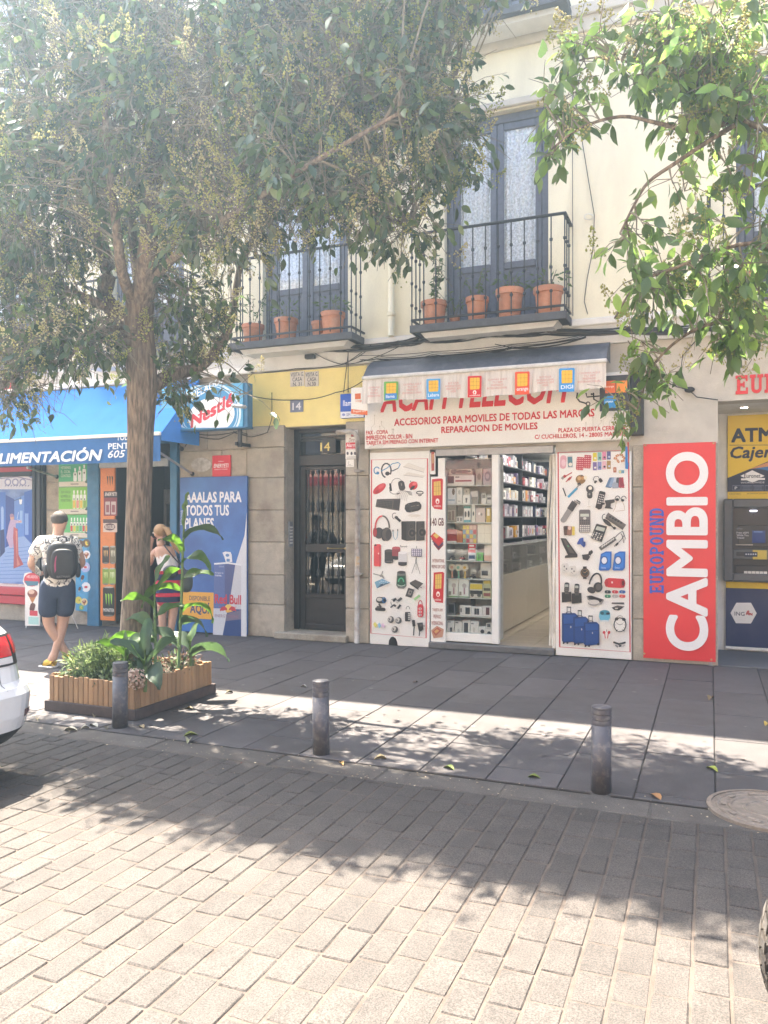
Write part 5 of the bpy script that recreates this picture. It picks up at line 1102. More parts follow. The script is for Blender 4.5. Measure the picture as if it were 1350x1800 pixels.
# cables: a sagging bundle under the balconies and loose strands
rb = random.Random(5)
def strand(pts, r, sag=0.0, n=10, jit=0.0):
    out = []
    for (p, q) in zip(pts[:-1], pts[1:]):
        for i in range(n):
            t = i / n; v = p.lerp(q, t); v.z -= sag * 4 * t * (1 - t); v += Vector((0, rb.uniform(-jit, jit), rb.uniform(-jit, jit))); out.append(v)
    out.append(pts[-1]); return out
cb_ = thing('cable_bundle', 'thick sagging bundle of dark cables running under the balconies above the phone shop', 'cables', (-3, -.1, 3.9))
for k in range(22):
    d = rb.uniform(.09, .17); o = lambda: rb.uniform(-7, 7)
    pts = [at(400, 612 + o(), d), at(520, 610 + o(), d), at(612, 612 + o(), d), at(700, 603 + o(), d), at(745, 595 + o(), d), at(860, 584 + o(), d), at(960, 582 + o(), d), at(1100, 580 + o(), d), at(1240, 575 + o(), d), at(1420, 566 + o(), d)]
    MB().tube(strand(pts, .006, rb.uniform(.0, .05), 6, .004), rb.choice((.005, .007, .009)), 5).build('cable', rb.choice((M_CABLE, M_CABLE, M_GREYC)), cb_, smooth=True)
for k in range(9):
    d = rb.uniform(.09, .16); y0 = rb.uniform(0, 22)
    pts = [at(650 + rb.uniform(-20, 20), 625 + y0*.4, d), at(760, 618 + y0*.5, d), at(900, 605 + y0*.4, d), at(1030, 588 + y0*.3, d)]
    MB().tube(strand(pts, .005, rb.uniform(.01, .06), 8), .0045, 5).build('cable', M_CABLE, cb_, smooth=True)
for pts, sag in (([(440, 655), (520, 648), (606, 640), (640, 632)], .02), ([(545, 615), (600, 640), (650, 612)], .03), ([(612, 618), (612, 690)], 0), ([(612, 622), (604, 690)], .0), ([(615, 640), (700, 610)], .03), ([(436, 694), (520, 703), (590, 690), (640, 668)], .03), ([(606, 640), (660, 600)], .01), ([(478, 690), (478, 735), (470, 760), (440, 768), (410, 758)], .01), ([(870, 605), (905, 612)], 0)):
    MB().tube(strand([at(x, y, .06) for x, y in pts], .005, sag, 8), .0055, 5).build('loose_cable', M_CABLE, cb_, smooth=True)
MB().obox(*at(545, 627, .09), .14, .08, .06, b=.008).build('junction_box', M_CABLE, cb_)
wl = thing('wall_cable', 'thin loose black cable hanging down the cream wall right of the window', 'cable', at(1040, 560, .02))
MB().tube([at(*q, .02) for q in ((1005, 150), (1022, 240), (1035, 320), (1045, 380), (1042, 440), (1032, 490), (1027, 530), (1033, 552))], .005, 5).build('cable_strand', M_CABLE, wl, smooth=True)
MB().tube([at(1035 + 8*math.cos(a), 381 + 5*math.sin(a), .022) for a in np.linspace(0, 6, 14)], .005, 5).build('cable_coil', M_WHITEPL, wl, smooth=True)
wc = thing('corner_cable', 'black cable with a taped knot on the grey wall above the red banner', 'cable', at(1212, 685, .03))
MB().tube([at(*q, .03) for q in ((1222, 600), (1200, 625), (1197, 650), (1207, 682), (1225, 698), (1262, 703))], .006, 5).build('cable_strand', M_CABLE, wc, smooth=True)
MB().tube([at(*q, .032) for q in ((1168, 670), (1190, 680), (1210, 685))], .006, 5).build('cable_strand', M_CABLE, wc, smooth=True); m = MB(); m.sphere(at(1212, 685, .04), (.06, .03, .035), 9, 6); m.build('tape_knot', M_CABLE, wc, smooth=True)
vp = thing('wall_conduit', 'thin dark vertical conduit down the cream wall beside the right balcony', 'conduit', at(1007, 560, .02)); MB().tube([at(1006, 90, .02), at(1007, 555, .02)], .006, 5).build('conduit_tube', M_GREYC, vp)

# potted plants on the balconies
M_POTL = mat('pot_leaf', (.07, .105, .045), .5, attr=False, var=.25, vscale=30, trans=(.12, .2, .04))
M_STEM = mat('thin_stem', (.13, .12, .07), .8)
def leafcloud(m, c, rad, n, size, rq, droop=.3):
    for _ in range(n):
        d = Vector((rq.gauss(0, 1), rq.gauss(0, 1), rq.gauss(0, 1))).normalized(); p = Vector(c) + Vector((d.x*rad[0], d.y*rad[1], d.z*rad[2])) * (rq.random() ** .45)
        leaf(m, p, (d + Vector((0, 0, -droop))).normalized(), size * rq.uniform(.6, 1.2), rq)
def leaf(m, p, d, L, rq, w=.42, mi=0):
    """one folded leaf: base, tip and two shoulders either side of the midrib"""
    s = d.cross(Vector((rq.uniform(-1, 1), rq.uniform(-1, 1), rq.uniform(-.3, 1)))); s = s.normalized() if s.length > 1e-4 else Vector((1, 0, 0))
    n = s.cross(d) * L * .10; a = p; b = p + d * L; q = p + d * L * .42 - n
    m.add([a, p + d*L*.38 + s*L*w*.5, b - n*.8, p + d*L*.38 - s*L*w*.5, q], [(0, 1, 4), (1, 2, 4), (2, 3, 4), (3, 0, 4)], mi)
def pot(px, pybase, ptop, wpx, label, kind, d=.3, tilt=0):
    c = at(px, pybase, d); sc = (DIST - d) / ray(px, 912)[1] / FPX; h = max(.08, (pybase - ptop) * sc); w = wpx * sc; r1 = w/2; r0 = r1*.74
    c.z = FL1 + .006
    t = thing('flower_pot', label, 'flower pot', c, 'terracotta pots on the balconies')
    MB().lathe([(.0, 0), (r0, 0), (r1*.9, h*.78), (r1*.94, h*.785), (r1, h*.8), (r1, h), (r1*.88, h), (r1*.86, h*.9), (0, h*.9)], c, 18).build('pot_body', M_TERRA, t, sharp=40)
    MB().lathe([(0, 0), (r0*1.25, .0), (r0*1.35, .022), (r0*1.25, .022), (r0*1.2, .008), (0, .007)], c + Vector((0, 0, -.004)), 16).build('saucer', M_TERRA, t)
    rq = random.Random(int(px)); top = c + Vector((0, 0, h*.9)); m = MB(); st = MB()
    if kind == 'tall':
        for k in range(5):
            e = top + Vector((rq.uniform(-.16, .16), rq.uniform(-.1, .1), rq.uniform(.4, .75))); mid = top.lerp(e, .5) + Vector((rq.uniform(-.04, .04), 0, 0)); st.tube([top, mid, e], [.006, .005, .003], 5)
            for q in range(16): 
                b = top.lerp(mid, q/8) if q < 8 else mid.lerp(e, (q-8)/8); leaf(m, b, Vector((rq.uniform(-1, 1), rq.uniform(-1, 1), rq.uniform(-.5, .4))).normalized(), rq.uniform(.06, .1), rq, .5)
    elif kind == 'bush': 
        for k in range(6): st.tube([top, top + Vector((rq.uniform(-.12, .12), rq.uniform(-.08, .08), rq.uniform(.1, .25)))], .004, 5)
        leafcloud(m, top + Vector((0, 0, .13)), (r1*1.4, r1*.9, .14), 70, .075, rq)
    elif kind == 'thin':
        for k in range(5):
            e = top + Vector((rq.uniform(-.3, .3), rq.uniform(-.1, .1), rq.uniform(.25, .6))); st.tube([top, top.lerp(e, .5) + Vector((0, 0, .05)), e], .003, 5)
            for q in range(9): leaf(m, top.lerp(e, rq.uniform(.3, 1)), Vector((rq.uniform(-1, 1), rq.uniform(-1, 1), rq.uniform(-.8, .2))).normalized(), rq.uniform(.05, .08), rq, .35)
    if m.v: m.build('foliage', M_POTL, t, kind='stuff')
    if st.v: st.build('stem', M_STEM, t)
pot(763, 562, 519, 47, 'terracotta pot with a tall leafy shrub at the left end of the right balcony', 'tall')
pot(800, 558, 546, 20, 'small low terracotta pot between larger ones near the left of the right balcony', 'thin', .28)
pot(839, 554, 511, 41, 'terracotta pot with long thin twigs, second large pot on the right balcony', 'thin')
pot(896, 549, 497, 50, 'wide stained terracotta pot with a green bush in the middle of the right balcony', 'bush')
pot(964, 540, 492, 53, 'white blotched terracotta pot at the right end of the right balcony', 'bush')
pot(445, 588, 555, 40, 'terracotta pot half hidden by twigs at the left of the middle balcony', 'thin')
pot(503, 585, 547, 43, 'pale pink tall terracotta pot on the middle balcony', 'bush')
pot(560, 580, 552, 26, 'small reddish terracotta pot behind the railing of the middle balcony', '')
pot(585, 578, 538, 44, 'stained terracotta pot with a red leaf at the right of the middle balcony', 'bush', .33)
pot(1300, 520, 470, 46, 'terracotta pot on the far right balcony behind tree leaves', 'bush', .3)

# ================================================================== grocery at the left: awning, signs, doorway, fridge posters
M_BLUEF = mat('blue_frame_paint', (.035, .16, .30), .5, var=.12, vscale=6, bump=.1, dirt=.3, dscale=6, dcol=(.15, .24, .3))
M_AWN = mat('blue_awning_cloth', (.06, .30, .80), .75, var=.07, vscale=2.5, bump=.15, bscale=14, stretch=(1, 1, 1), trans=None)
# awning: sloping cloth, white front bar, lettered valance. measured: front lower edge 1.15 m out
D2 = .95
zt_bar = zs(150, 768, D2); ax1 = xs(283, D2); ax0 = ax1 - 5.6
aw2 = thing('grocery_awning', 'bright blue sloping awning lettered ALIMENTACION over the grocery shop at the left', 'awning', ((ax0+ax1)/2, -.5, 2.9))
ztop = 3.78
m = MB(); n = 30
for i in range(n):
    for j in range(8):
        q = []
        for (u, v) in ((i/n, j/8), ((i+1)/n, j/8), ((i+1)/n, (j+1)/8), (i/n, (j+1)/8)):
            q.append((ax0 + (ax1-ax0)*u, -.06 - (D2-.06)*v, ztop + (zt_bar-ztop)*v - .035*math.sin(math.pi*v) - .006*math.sin(u*70 + v*3)*math.sin(math.pi*v)))
        m.add(q, [(0, 1, 2, 3)])
m.build('cloth', M_AWN, aw2, smooth=True)
MB().box(ax0, ax1, -D2 - .03, -D2 + .015, zt_bar - .03, zt_bar + .02, b=.01).build('front_bar', M_WHITE, aw2)
vh = .36
m = MB(); n = 90
def rip2(x): return .006*math.sin(x*17) + .004*math.sin(x*41 + 1)
for i in range(n):
    a, b = ax0 + (ax1-ax0)*i/n, ax0 + (ax1-ax0)*(i+1)/n
    for j in range(3):
        m.add([(x, -D2 - .012 - rip2(x)*v, zt_bar - .028 - vh*v) for (x, v) in ((a, j/3), (b, j/3), (b, (j+1)/3), (a, (j+1)/3))], [(0, 1, 2, 3)])
m.build('valance', mat('valance_blue', (.02, .11, .30), .75, var=.08, vscale=3), aw2, smooth=True)
P = Print(D2 + .026, (0, 640, 4.091))
P.text('ALIMENTACIÓN', -88, 628, 736, 722, '#d6dce0', .045, .22, fine=3, slope=.0)
P.text('TODO A', 838, 512, 1000, 550, '#d6dce0', .03); P.text('PENTE 10', 778, 570, 1040, 614, '#d6dce0', .03); P.text('605 6 2 0', 776, 622, 1100, 676, '#d6dce0', .02, .25)
P.done(aw2, 'lettering')
M_BARG = mat('awning_bar', (.45, .45, .44), .45, metal=.3)
for (p, q) in ((at(48, 822, D2 - .05), at(100, 838, .04)), (at(277, 793, D2 - .05), at(338, 833, .04))):
    MB().tube([p, q], .018, 8).build('awning_arm', M_BARG, aw2); m = MB(); m.sphere(q, .035, 8, 6); m.build('arm_joint', M_BLACKM, aw2)
# side cheek of the awning, a triangle of darker cloth at its right end
m = MB(); m.add([(ax1 + .003, -.06, ztop), (ax1 + .003, -D2, zt_bar), (ax1 + .003, -D2, zt_bar - .1), (ax1 + .003, -.06, zt_bar - .1)], [(0, 1, 2, 3)]); m.build('side_cheek', M_AWN, aw2)
# Nestle freezer sign box on the wall
D3 = .5
ns = thing('ice_cream_sign', 'light blue ice cream sign reading HELADOS Nestlé beside the grocery awning', 'sign', at(380, 755, D3))
a, b = xs(283, D3), xs(427, D3); z0, z1 = zs(380, 752, D3), zs(380, 676, D3)
MB().box(a, b, -D3, -D3 + .18, z0, z1, b=.006).build('sign_box', mat('sign_blue', (.10, .38, .60), .4, var=.06), ns)
MB().box(b + .002, b + .06, -D3 + .02, -D3 + .16, z0 - .01, z1, b=.004).build('end_frame', M_BLUEF, ns); MB().box(a, b + .05, -D3 - .012, -D3 + .19, z0 - .022, z0 - .001, b=.004).build('bottom_rail', M_BLUEF, ns)
MB().box(xs(421, .3), xs(424, .3), -.42, -.03, z0 - .25, z0 - .20).build('bracket', M_BLACKM, ns); MB().box(xs(419, .35), xs(425, .35), -.37, -.34, z0 - .27, z0 - .024).build('bracket_post', M_BLACKM, ns)
P = Print(D3, (290, 660, 8.44))
def cl(pts, c): P.poly([(x, min(max(y, 145), 775)) for x, y in pts], c)
E = lambda cx, cy, rx, ry, r: [(cx + rx*math.cos(t)*math.cos(R(r)) - ry*math.sin(t)*math.sin(R(r)), cy + rx*math.cos(t)*math.sin(R(r)) + ry*math.sin(t)*math.cos(R(r))) for t in np.linspace(0, 2*math.pi, 40, endpoint=False)]
cl(E(660, 560, 470, 460, 0), '#cfe2ea'); cl(E(660, 560, 440, 430, 0), '#4a94bc'); cl(E(662, 562, 420, 412, 0), '#c4dde8'); cl(E(664, 562, 405, 400, 0), '#3a8ab8'); cl(E(690, 600, 350, 270, -18), '#e6e8e8')
P.text('HELADOS', 395, 260, 870, 370, '#dfe6e8', .025, 0, slope=.42)
P.text('Nestlé', 380, 590, 1015, 790, '#cc2c3c', .05, .05, slope=.42, fine=3); P.line([(485, 590), (750, 515)], 22, '#cc2c3c')
P.done(ns)
sl = thing('sign_lamp', 'grey outdoor floodlight on an arm in front of the ice cream sign', 'lamp', at(422, 705, .8))
MB().tube([at(436, 690, .5), at(424, 693, .7), at(411, 700, .8)], .012, 7).build('lamp_arm', M_GREYM, sl)
q = at(420, 714, .85); m = MB(); m.obox(q.x, q.y, q.z, .20, .12, .05, Matrix.Rotation(R(8), 3, 'Y'), b=.02); m.build('lamp_head', mat('lamp_shell', (.5, .53, .55), .4, metal=.3), sl)
# blue door frame and lintel
fr = thing('grocery_doorway', 'worn blue door frame around the grocery entrance', 'door frame', ((LDX0+LDX1)/2, 0, 0))
MB().box(xs(159), xs(179.5), -.08, .06, 0, zs(170, 800), b=.008).build('frame_post', M_BLUEF, fr); MB().box(xs(304, .0), xs(316), -.08, .06, 0, zs(310, 700), b=.008).build('frame_post', M_BLUEF, fr)
MB().box(xs(179.5) + .002, xs(304) - .002, -.07, .05, ZLD - .1, ZLD + .35, b=.006).build('frame_lintel', M_BLUEF, fr); MB().box(xs(181), xs(302), -.09, -.0715, zs(240, 822), zs(240, 808), b=.004).build('shutter_rail', M_GREYM, fr)
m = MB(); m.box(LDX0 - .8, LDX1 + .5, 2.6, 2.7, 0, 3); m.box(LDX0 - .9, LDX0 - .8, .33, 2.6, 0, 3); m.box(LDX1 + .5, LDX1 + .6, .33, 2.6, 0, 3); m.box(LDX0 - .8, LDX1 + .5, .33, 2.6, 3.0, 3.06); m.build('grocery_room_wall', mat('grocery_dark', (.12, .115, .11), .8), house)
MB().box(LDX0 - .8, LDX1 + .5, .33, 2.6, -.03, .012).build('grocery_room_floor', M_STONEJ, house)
# energy drink panel, one tall orange board with can pictures
op_ = thing('drinks_poster_board', 'tall orange panel of energy drink cans beside the grocery door', 'panel', at(193, 1095, .02)); MB().box(xs(181, .0), xs(206, .0), -.06, -.03, .10, zs(181, 823, .03), b=.003).build('panel_board', mat('orange_board', (.68, .22, .05), .5, var=.05), op_)
P = Print(.061, (0, 640, 2.648))
def claw(cx, cy, w, h, c):
    for k in (-.32, 0, .32): P.poly([(cx + k*w - w*.12, cy - h*.5), (cx + k*w + w*.1, cy - h*.42), (cx + k*w + w*.05, cy + h*(.5 - abs(k)*.4)), (cx + k*w - w*.02, cy + h*.2)], c)
claw(512, 545, 34, 50, '#3c4218')
P.rect(483, 592, 545, 706, '#7c2a30'); P.rect(483, 592, 545, 622, '#2c1a1c'); P.text('ENERYETI', 488, 598, 543, 614, '#e4dcd8', .02, .2)
for i in range(2): P.rect(490 + i*27, 640, 512 + i*27, 700, '#b8a8a4'); P.rect(494 + i*27, 655, 508 + i*27, 690, '#8c4a50')
P.rect(480, 722, 545, 782, '#c9b8aa'); P.rect(480, 722, 545, 740, '#4a3030'); P.ell(511, 758, 26, 17, '#5c3c3a'); P.text('BUCKLER', 490, 750, 533, 766, '#dcd0c4', .02)
for (x, y, w, h, c, c2) in ((492, 888, 32, 80, '#2c2620', '#c9a468'), (525, 888, 30, 80, '#6c6448', '#d8d4b8'), (492, 988, 30, 76, '#7c9a34', '#d4dc8c'), (523, 988, 30, 76, '#8ca84c', '#e0e4b8'), (506, 1105, 54, 138, '#1c1e1c', '#8cc43c')):
    P.rbox(x, y, w, h, c, 0, .2); claw(x, y - h*.05, w*.7, h*.45, c2); P.ell(x, y - h*.48, w*.42, 4, '#a8a8a0'); P.ell(x, y + h*.48, w*.4, 4, '#77776f')
P.text('MONSTER', 481, 1136, 531, 1152, '#e4e4dc', .02); P.done(op_)
# fridge and shelves inside
fg = thing('drinks_fridge', 'grey upright drinks fridge with bottles inside the grocery door', 'fridge', (LDX1 - .55, 1.4, .012))
fx0, fx1 = LDX1 - 1.05, LDX1 - .02
m = MB(); m.box(fx0, fx0 + .05, 1.1, 1.8, .02, 2.2, b=.005); m.box(fx1 - .05, fx1, 1.1, 1.8, .02, 2.2, b=.005); m.box(fx0 + .051, fx1 - .051, 1.1, 1.8, 1.95, 2.2, b=.01); m.box(fx0 + .051, fx1 - .051, 1.1, 1.8, .02, .25, b=.005); m.box(fx0 + .051, fx1 - .051, 1.75, 1.79, .251, 1.949)
m.build('fridge_body', M_GREYM, fg)
for z in (.6, .95, 1.3, 1.62): MB().box(fx0 + .052, fx1 - .052, 1.16, 1.74, z, z + .015).build('fridge_shelf', M_GREYM, fg)
MB().box(fx0 + .06, fx1 - .06, 1.11, 1.118, .26, 1.94).build('fridge_glass', M_CLEAR, fg)
rb = random.Random(2); SHF = ['lowest', 'second', 'third', 'top']
for k, z in enumerate((.615, .965, 1.315, 1.635)):
    for i in range(9):
        x = fx0 + .11 + i*.1; c = lin(rb.choice(('#7c2a24', '#2f5a34', '#c9b43c', '#d8d4cc', '#28406c', '#a84a24'))); m = MB(); m.lathe([(.0, 0), (.032, 0), (.033, .15), (.014, .21), (.014, .24), (0, .24)], (x, 1.25, z + .001), 9, col=c); tag(m.build('drink_bottle', M_PAINTC, smooth=True), f'drink bottle on the {SHF[k]} shelf of the grocery fridge', 'bottle', f'bottles on the {SHF[k]} fridge shelf')
sh = thing('grocery_shelf', 'dark wall shelf of packets high inside the grocery door', 'shelf', (LDX1 - .5, 2.3, 2.2))
for z in (2.32, 2.62): MB().box(fx0, fx1 + .2, 2.2, 2.58, z, z + .02).build('shelf_board', M_GREYM, sh)
for i in range(10):
    c = lin(rb.choice(('#a83c34', '#c9c4bc', '#d8d4cc', '#4a4a58', '#8c3040'))); m = MB(); m.box(fx0 + .04 + i*.11, fx0 + .13 + i*.11, 2.22, 2.4, 2.341, 2.341 + rb.uniform(.12, .22), b=.004, col=c); tag(m.build('packet', M_PAINTC), 'packet standing on the high shelf inside the grocery', 'packet', 'packets on the high grocery shelf')
# drink posters on the stone pier
for k, (y0, y1, c, c2, lab, lines, pal) in enumerate(((814, 856, '#4fae78', '#cfc8b8', 'green poster of three white bottles, topmost on the grocery pier', ('METEREMOS', 'EL CICAL', 'CONTIGO'), ('#dfe4e0',)*3), (857, 904, '#7fc04c', '#cfc8b8', 'lime green poster of four fruit drink bottles in the middle of the grocery pier', ('QUE CHICA', 'ROMPER LA', 'MONOTONIA'), ('#d8b83c', '#d88a7c', '#d8b83c', '#7fa83c')), (905, 945, '#5fb86c', '#cfc8b8', 'green poster of six small bottles, lowest on the grocery pier', (), ('#c8483c', '#d8c83c', '#7fb83c', '#4fa878', '#c83c4c', '#d8a83c')))):
    t = thing('drinks_poster', lab, 'poster', at(130, y1, .05)); MB().box(xs(103, .05), xs(158.5, .05), -.05, -.032, zs(103, y1, .05), zs(103, y0, .05), b=.002).build('poster_sheet', mat('poster_green_%d' % k, lin(c), .5), t)
    P = Print(.05); h = y1 - y0; P.rect(103.5, y1 - 9, 158, y1 - .5, c2); P.rect(124, y1 - 6, 138, y1 - 4, '#8a8478'); P.ell(152, y1 - 10, 3, 3.4, '#3c5a48', n=9)
    for i, s in enumerate(lines): P.text(s, 107, y0 + 6 + i*7, 124, y0 + 11 + i*7, '#e0ecd8' if k == 0 else '#4a6a34', .01)
    n = len(pal); xa, xb = ((128, 152), (127, 152), (123, 155))[k]
    for i, pc in enumerate(pal):
        x = xa + (xb - xa)*(i + .5)/n; w = (xb - xa)/n*.78; yt = y0 + 6 + (2 if k else (2 - i)*3); yb = y1 - 10; P.rbox(x, (yt + yb)/2 + 2, w, yb - yt - 4, '#e0e4dc', 0, .3); P.rect(x - w*.22, yt - 3, x + w*.22, yt + 3, '#e8e8e4'); P.rect(x - w*.45, (yt + yb)/2, x + w*.45, yb - 1, pc); P.ell(x, (yt + yb)/2 - 2, w*.2, 2, '#2c3c34', n=6)
    P.done(t)
# ice cream sign board hung on the pier (behind the man) and a standing one
def icecream(P, cx, cy, s, k):
    if k == 0: P.poly([(cx - s*.45, cy), (cx + s*.45, cy), (cx, cy + s*.9)], '#b8783c'); P.ell(cx, cy - s*.1, s*.5, s*.4, '#8a4a34'); P.ell(cx - s*.1, cy - s*.25, s*.3, s*.22, '#d8b49c')
    elif k == 1: P.rbox(cx, cy, s*.6, s*.95, '#5c3424', 15, .4); P.line([(cx - s*.1, cy + s*.4), (cx - s*.2, cy + s*.75)], s*.16, '#d8b884')
    elif k == 2: P.rbox(cx, cy, s*.9, s*.5, '#d8d4d0', -10, .4); P.ell(cx, cy, s*.3, s*.2, '#c83c4c')
    else: P.rbox(cx, cy, s*.5, s*.9, '#e0c43c', -20, .45); P.ell(cx + s*.2, cy, s*.15, s*.15, '#3c8c4c')
t = thing('ice_cream_board', 'blue cut-out board of ice creams on the stone pier behind the man', 'board', at(148, 1075, .08))
P = Print(.08); m = MB()
out = [(133, 1073), (153, 1075), (156, 1042), (160, 1035), (157, 1022), (155, 1018), (156, 1008), (161, 1000), (158, 990), (157, 975), (161, 962), (158, 950), (152, 946), (140, 948), (134, 960), (133, 1000)]
m.prism([(at(x, y, .08).x, at(x, y, .08).z) for x, y in out], -.08, -.055); m.build('board_sheet', mat('ice_blue', (.10, .36, .60), .5, var=.1, vscale=8), t)
for i, (x, y, s, k, bgc) in enumerate(((152, 955, 14, 3, '#5c4a38'), (142, 956, 12, 1, '#5c4a38'), (152, 975, 14, 0, '#d8dce4'), (150, 997, 17, 2, '#a8b0d8'), (145, 1015, 15, 1, '#3c9cd0'), (151, 1032, 16, 2, '#e4e8ec'), (140, 1035, 12, 1, '#4a9cc8'), (138, 1055, 12, 3, '#d8d05c'), (148, 1058, 12, 0, '#e4d4a0'), (143, 1068, 9, 3, '#7fb87c'), (138, 985, 12, 3, '#4aa0c8'))):
    P.ell(x, y, s*.5, s*.55, bgc, n=10); icecream(P, x, y, s*.6, k)
P.done(t)
t = thing('standing_price_board', 'narrow standing ice cream price board with white metal legs beside the man', 'sign board', gd(50, 1105))
gp = gd(50, 1105); DS = -gp.y
m = MB(); m.prism([(at(x, y, DS).x, at(x, y, DS).z) for x, y in ((44, 1100), (44, 1030), (40, 1022), (43, 1008), (50, 1006), (68, 1010), (70, 1100))], -DS, -DS + .02); m.build('board_sheet', M_WHITE, t)
for (x, dy) in ((45, 0), (49, -.28), (112, -.28), (108, 0)):
    a = at(x, 1060, DS); m = MB(); m.tube([(a.x, a.y + .01 - dy*.2, a.z), (a.x, a.y + .01 - dy, .004)], .008, 6); m.build('leg', M_WHITE, t)
m = MB(); a, b = at(70, 1070, DS), at(110, 1070, DS); m.tube([(a.x, a.y + .01, a.z), (b.x, b.y + .01, a.z)], .008, 6); m.build('cross_bar', M_WHITE, t)
P = Print(DS); P.ell(56, 1019, 14, 12, '#c8303c'); P.poly([(43, 1021), (68, 1022), (66, 1029), (48, 1030)], '#4a7c8c'); P.text('HELADOS', 47, 1011, 66, 1016, '#e8d8d4', .01)
for i, (y, k) in enumerate(((1045, 0), (1067, 1), (1078, 2), (1091, 2))): icecream(P, 57, y, (18, 15, 12, 10)[i], k)
P.rect(50, 1084, 68, 1097, '#a8d0c8'); P.rect(52, 1073, 66, 1082, '#c8404c'); P.done(t)
# the painted shop window at the far left
wx0, wx1 = xs(-70), xs(63)
sf = thing('mural_window', 'shop window with a blue painted street scene and red sill at the left edge', 'shop window', ((wx0+wx1)/2, 0, .9))
m = MB(); m.box(xs(63), xs(82), -.09, -.001, 0, zs(70, 812), b=.01); m.box(xs(66), xs(70), -.11, -.091, 0, zs(70, 812)); m.box(xs(75), xs(79), -.11, -.091, 0, zs(70, 812)); m.box(wx0, wx1 - .003, -.09, -.001, zs(30, 838), zs(30, 812), b=.008)
m.build('black_frame', mat('black_paint', (.014, .015, .018), .35), sf)
MB().box(wx0, wx1 - .003, -.10, -.001, zs(30, 830) , zs(30, 822), b=.003).build('red_strip', mat('red_paint', (.50, .05, .06), .45), sf)
MB().box(wx0, wx1 - .003, -.05, -.001, zs(30, 1030), zs(30, 838.5)).build('mural_sheet', mat('mural_blue', (.10, .17, .42), .4, col2=(.22, .32, .58), vscale=3.5, var=.15), sf)
m = MB(); m.box(wx0, wx1 - .003, -.13, -.001, zs(30, 1045), zs(30, 1031), b=.012); m.box(wx0, wx1 - .003, -.10, -.001, zs(30, 1061), zs(30, 1046), b=.01); m.build('red_sill', MATS['red_paint'], sf)
P = Print(.05, (0, 680, 4))
P.poly([(-200, 640), (0, 640), (30, 628), (120, 625), (200, 632), (248, 655), (250, 720), (-200, 720)], '#cfd0dc'); P.line([(-200, 645), (0, 645), (120, 632), (240, 660)], 7, '#8a8ab0')
for x in (55, 108, 160): P.arc(x, 670, 20, 22, 0, 360, 7, '#7c84b4', 14); P.ell(x, 670, 10, 12, '#e0e0e8')
for i in range(9): P.line([(35 + i*20, 700), (45 + i*20, 690)], 5, '#5c6498')
P.line([(246, 655), (246, 1370)], 10, '#c9ccdc')
P.poly([(-200, 740), (40, 740), (40, 1180), (-200, 1300)], '#3a66b4'); P.poly([(40, 760), (100, 790), (100, 1080), (40, 1180)], '#27418c'); P.poly([(100, 790), (170, 760), (170, 1050), (100, 1060)], '#5c84c8'); P.poly([(170, 740), (240, 720), (240, 1120), (170, 1050)], '#2f5cb0')
P.rect(175, 890, 200, 1040, '#7c9cd0'); P.rect(140, 870, 158, 960, '#8caed8'); P.rect(8, 860, 26, 1010, '#8ca8d0'); P.ell(16, 862, 9, 22, '#8ca8d0')
P.poly([(-200, 1250), (60, 1120), (110, 1060), (170, 1050), (240, 1130), (240, 1370), (-200, 1370)], '#8aa4d0')
for i in range(9): P.line([(60 - i*14, 1140 + i*26), (236, 1120 + i*28)], 4, '#5c7cb8')
P.line([(145, 775), (145, 790), (150, 830)], 4, '#1c2440'); P.poly([(134, 792), (156, 792), (152, 826), (138, 826)], '#dfe4ec'); P.line([(100, 800), (140, 785)], 4, '#1c2440')
P.poly([(75, 930), (90, 925), (100, 935), (130, 940), (150, 935), (150, 955), (110, 960), (112, 1010), (88, 1130), (70, 1135), (45, 1060), (60, 980)], '#b49cb8'); P.poly([(96, 985), (124, 1000), (130, 1180), (165, 1250), (95, 1278), (98, 1150), (92, 1060)], '#a8484c'); P.poly([(110, 1010), (122, 1015), (122, 1200), (140, 1250), (120, 1260)], '#c47c6c'); P.ell(85, 920, 14, 17, '#c49a84'); P.ell(83, 905, 15, 13, '#9c7c94'); P.line([(130, 948), (152, 950)], 8, '#c49a84')
P.poly([(0, 1010), (30, 1000), (35, 1160), (0, 1200)], '#1c2c60'); P.line([(130, 880), (120, 930), (140, 940)], 4, '#b8c4e0')
P.rect(-200, 1372, 240, 1392, '#cfc4c0'); P.text('restaurante   taberna', 20, 1376, 230, 1388, '#7c4a4c', .0); P.done(sf, 'mural')
M_PLINTH = M_STONE
# red sign strip glimpsed over the awning at the far left
t = thing('red_fascia_sign', 'red sign board with lettering over the awning at the far left, behind leaves', 'sign', at(10, 716, .2)); MB().box(xs(-160, .12), xs(44, .12), -.12, -.002, 3.86, 4.02, b=.004).build('sign_board', MATS['red_paint'], t)
# poster, red sign and old oval plate on the wall between grocery and house door
pb = thing('drink_billboard', 'large blue billboard AAALAS PARA TODOS TUS PLANES with a drink can, leaning on the wall', 'billboard', at(375, 1118, .1))
ba, bb2 = xs(316, .12), xs(434, .12); bz0, bz1 = max(.02, zs(375, 1119, .12)), zs(375, 838, .12)
MB().box(ba, bb2, -.12, -.085, bz0, bz1, b=.003).build('billboard_sheet', mat('billboard_blue', (.030, .10, .33), .4, col2=(.05, .17, .46), vscale=1.6, var=.06), pb)
P = Print(.12, (0, 640, 2.648))
P.text('AAALAS PARA', 862, 596, 1124, 646, '#e2e4e8', .04); P.text('TODOS TUS', 862, 656, 1066, 706, '#e2e4e8', .04); P.text('PLANES.', 860, 716, 1004, 768, '#e2e4e8', .04); P.text('Edición limitada', 838, 680, 852, 748, '#c4ccd8', .0, 0, True)
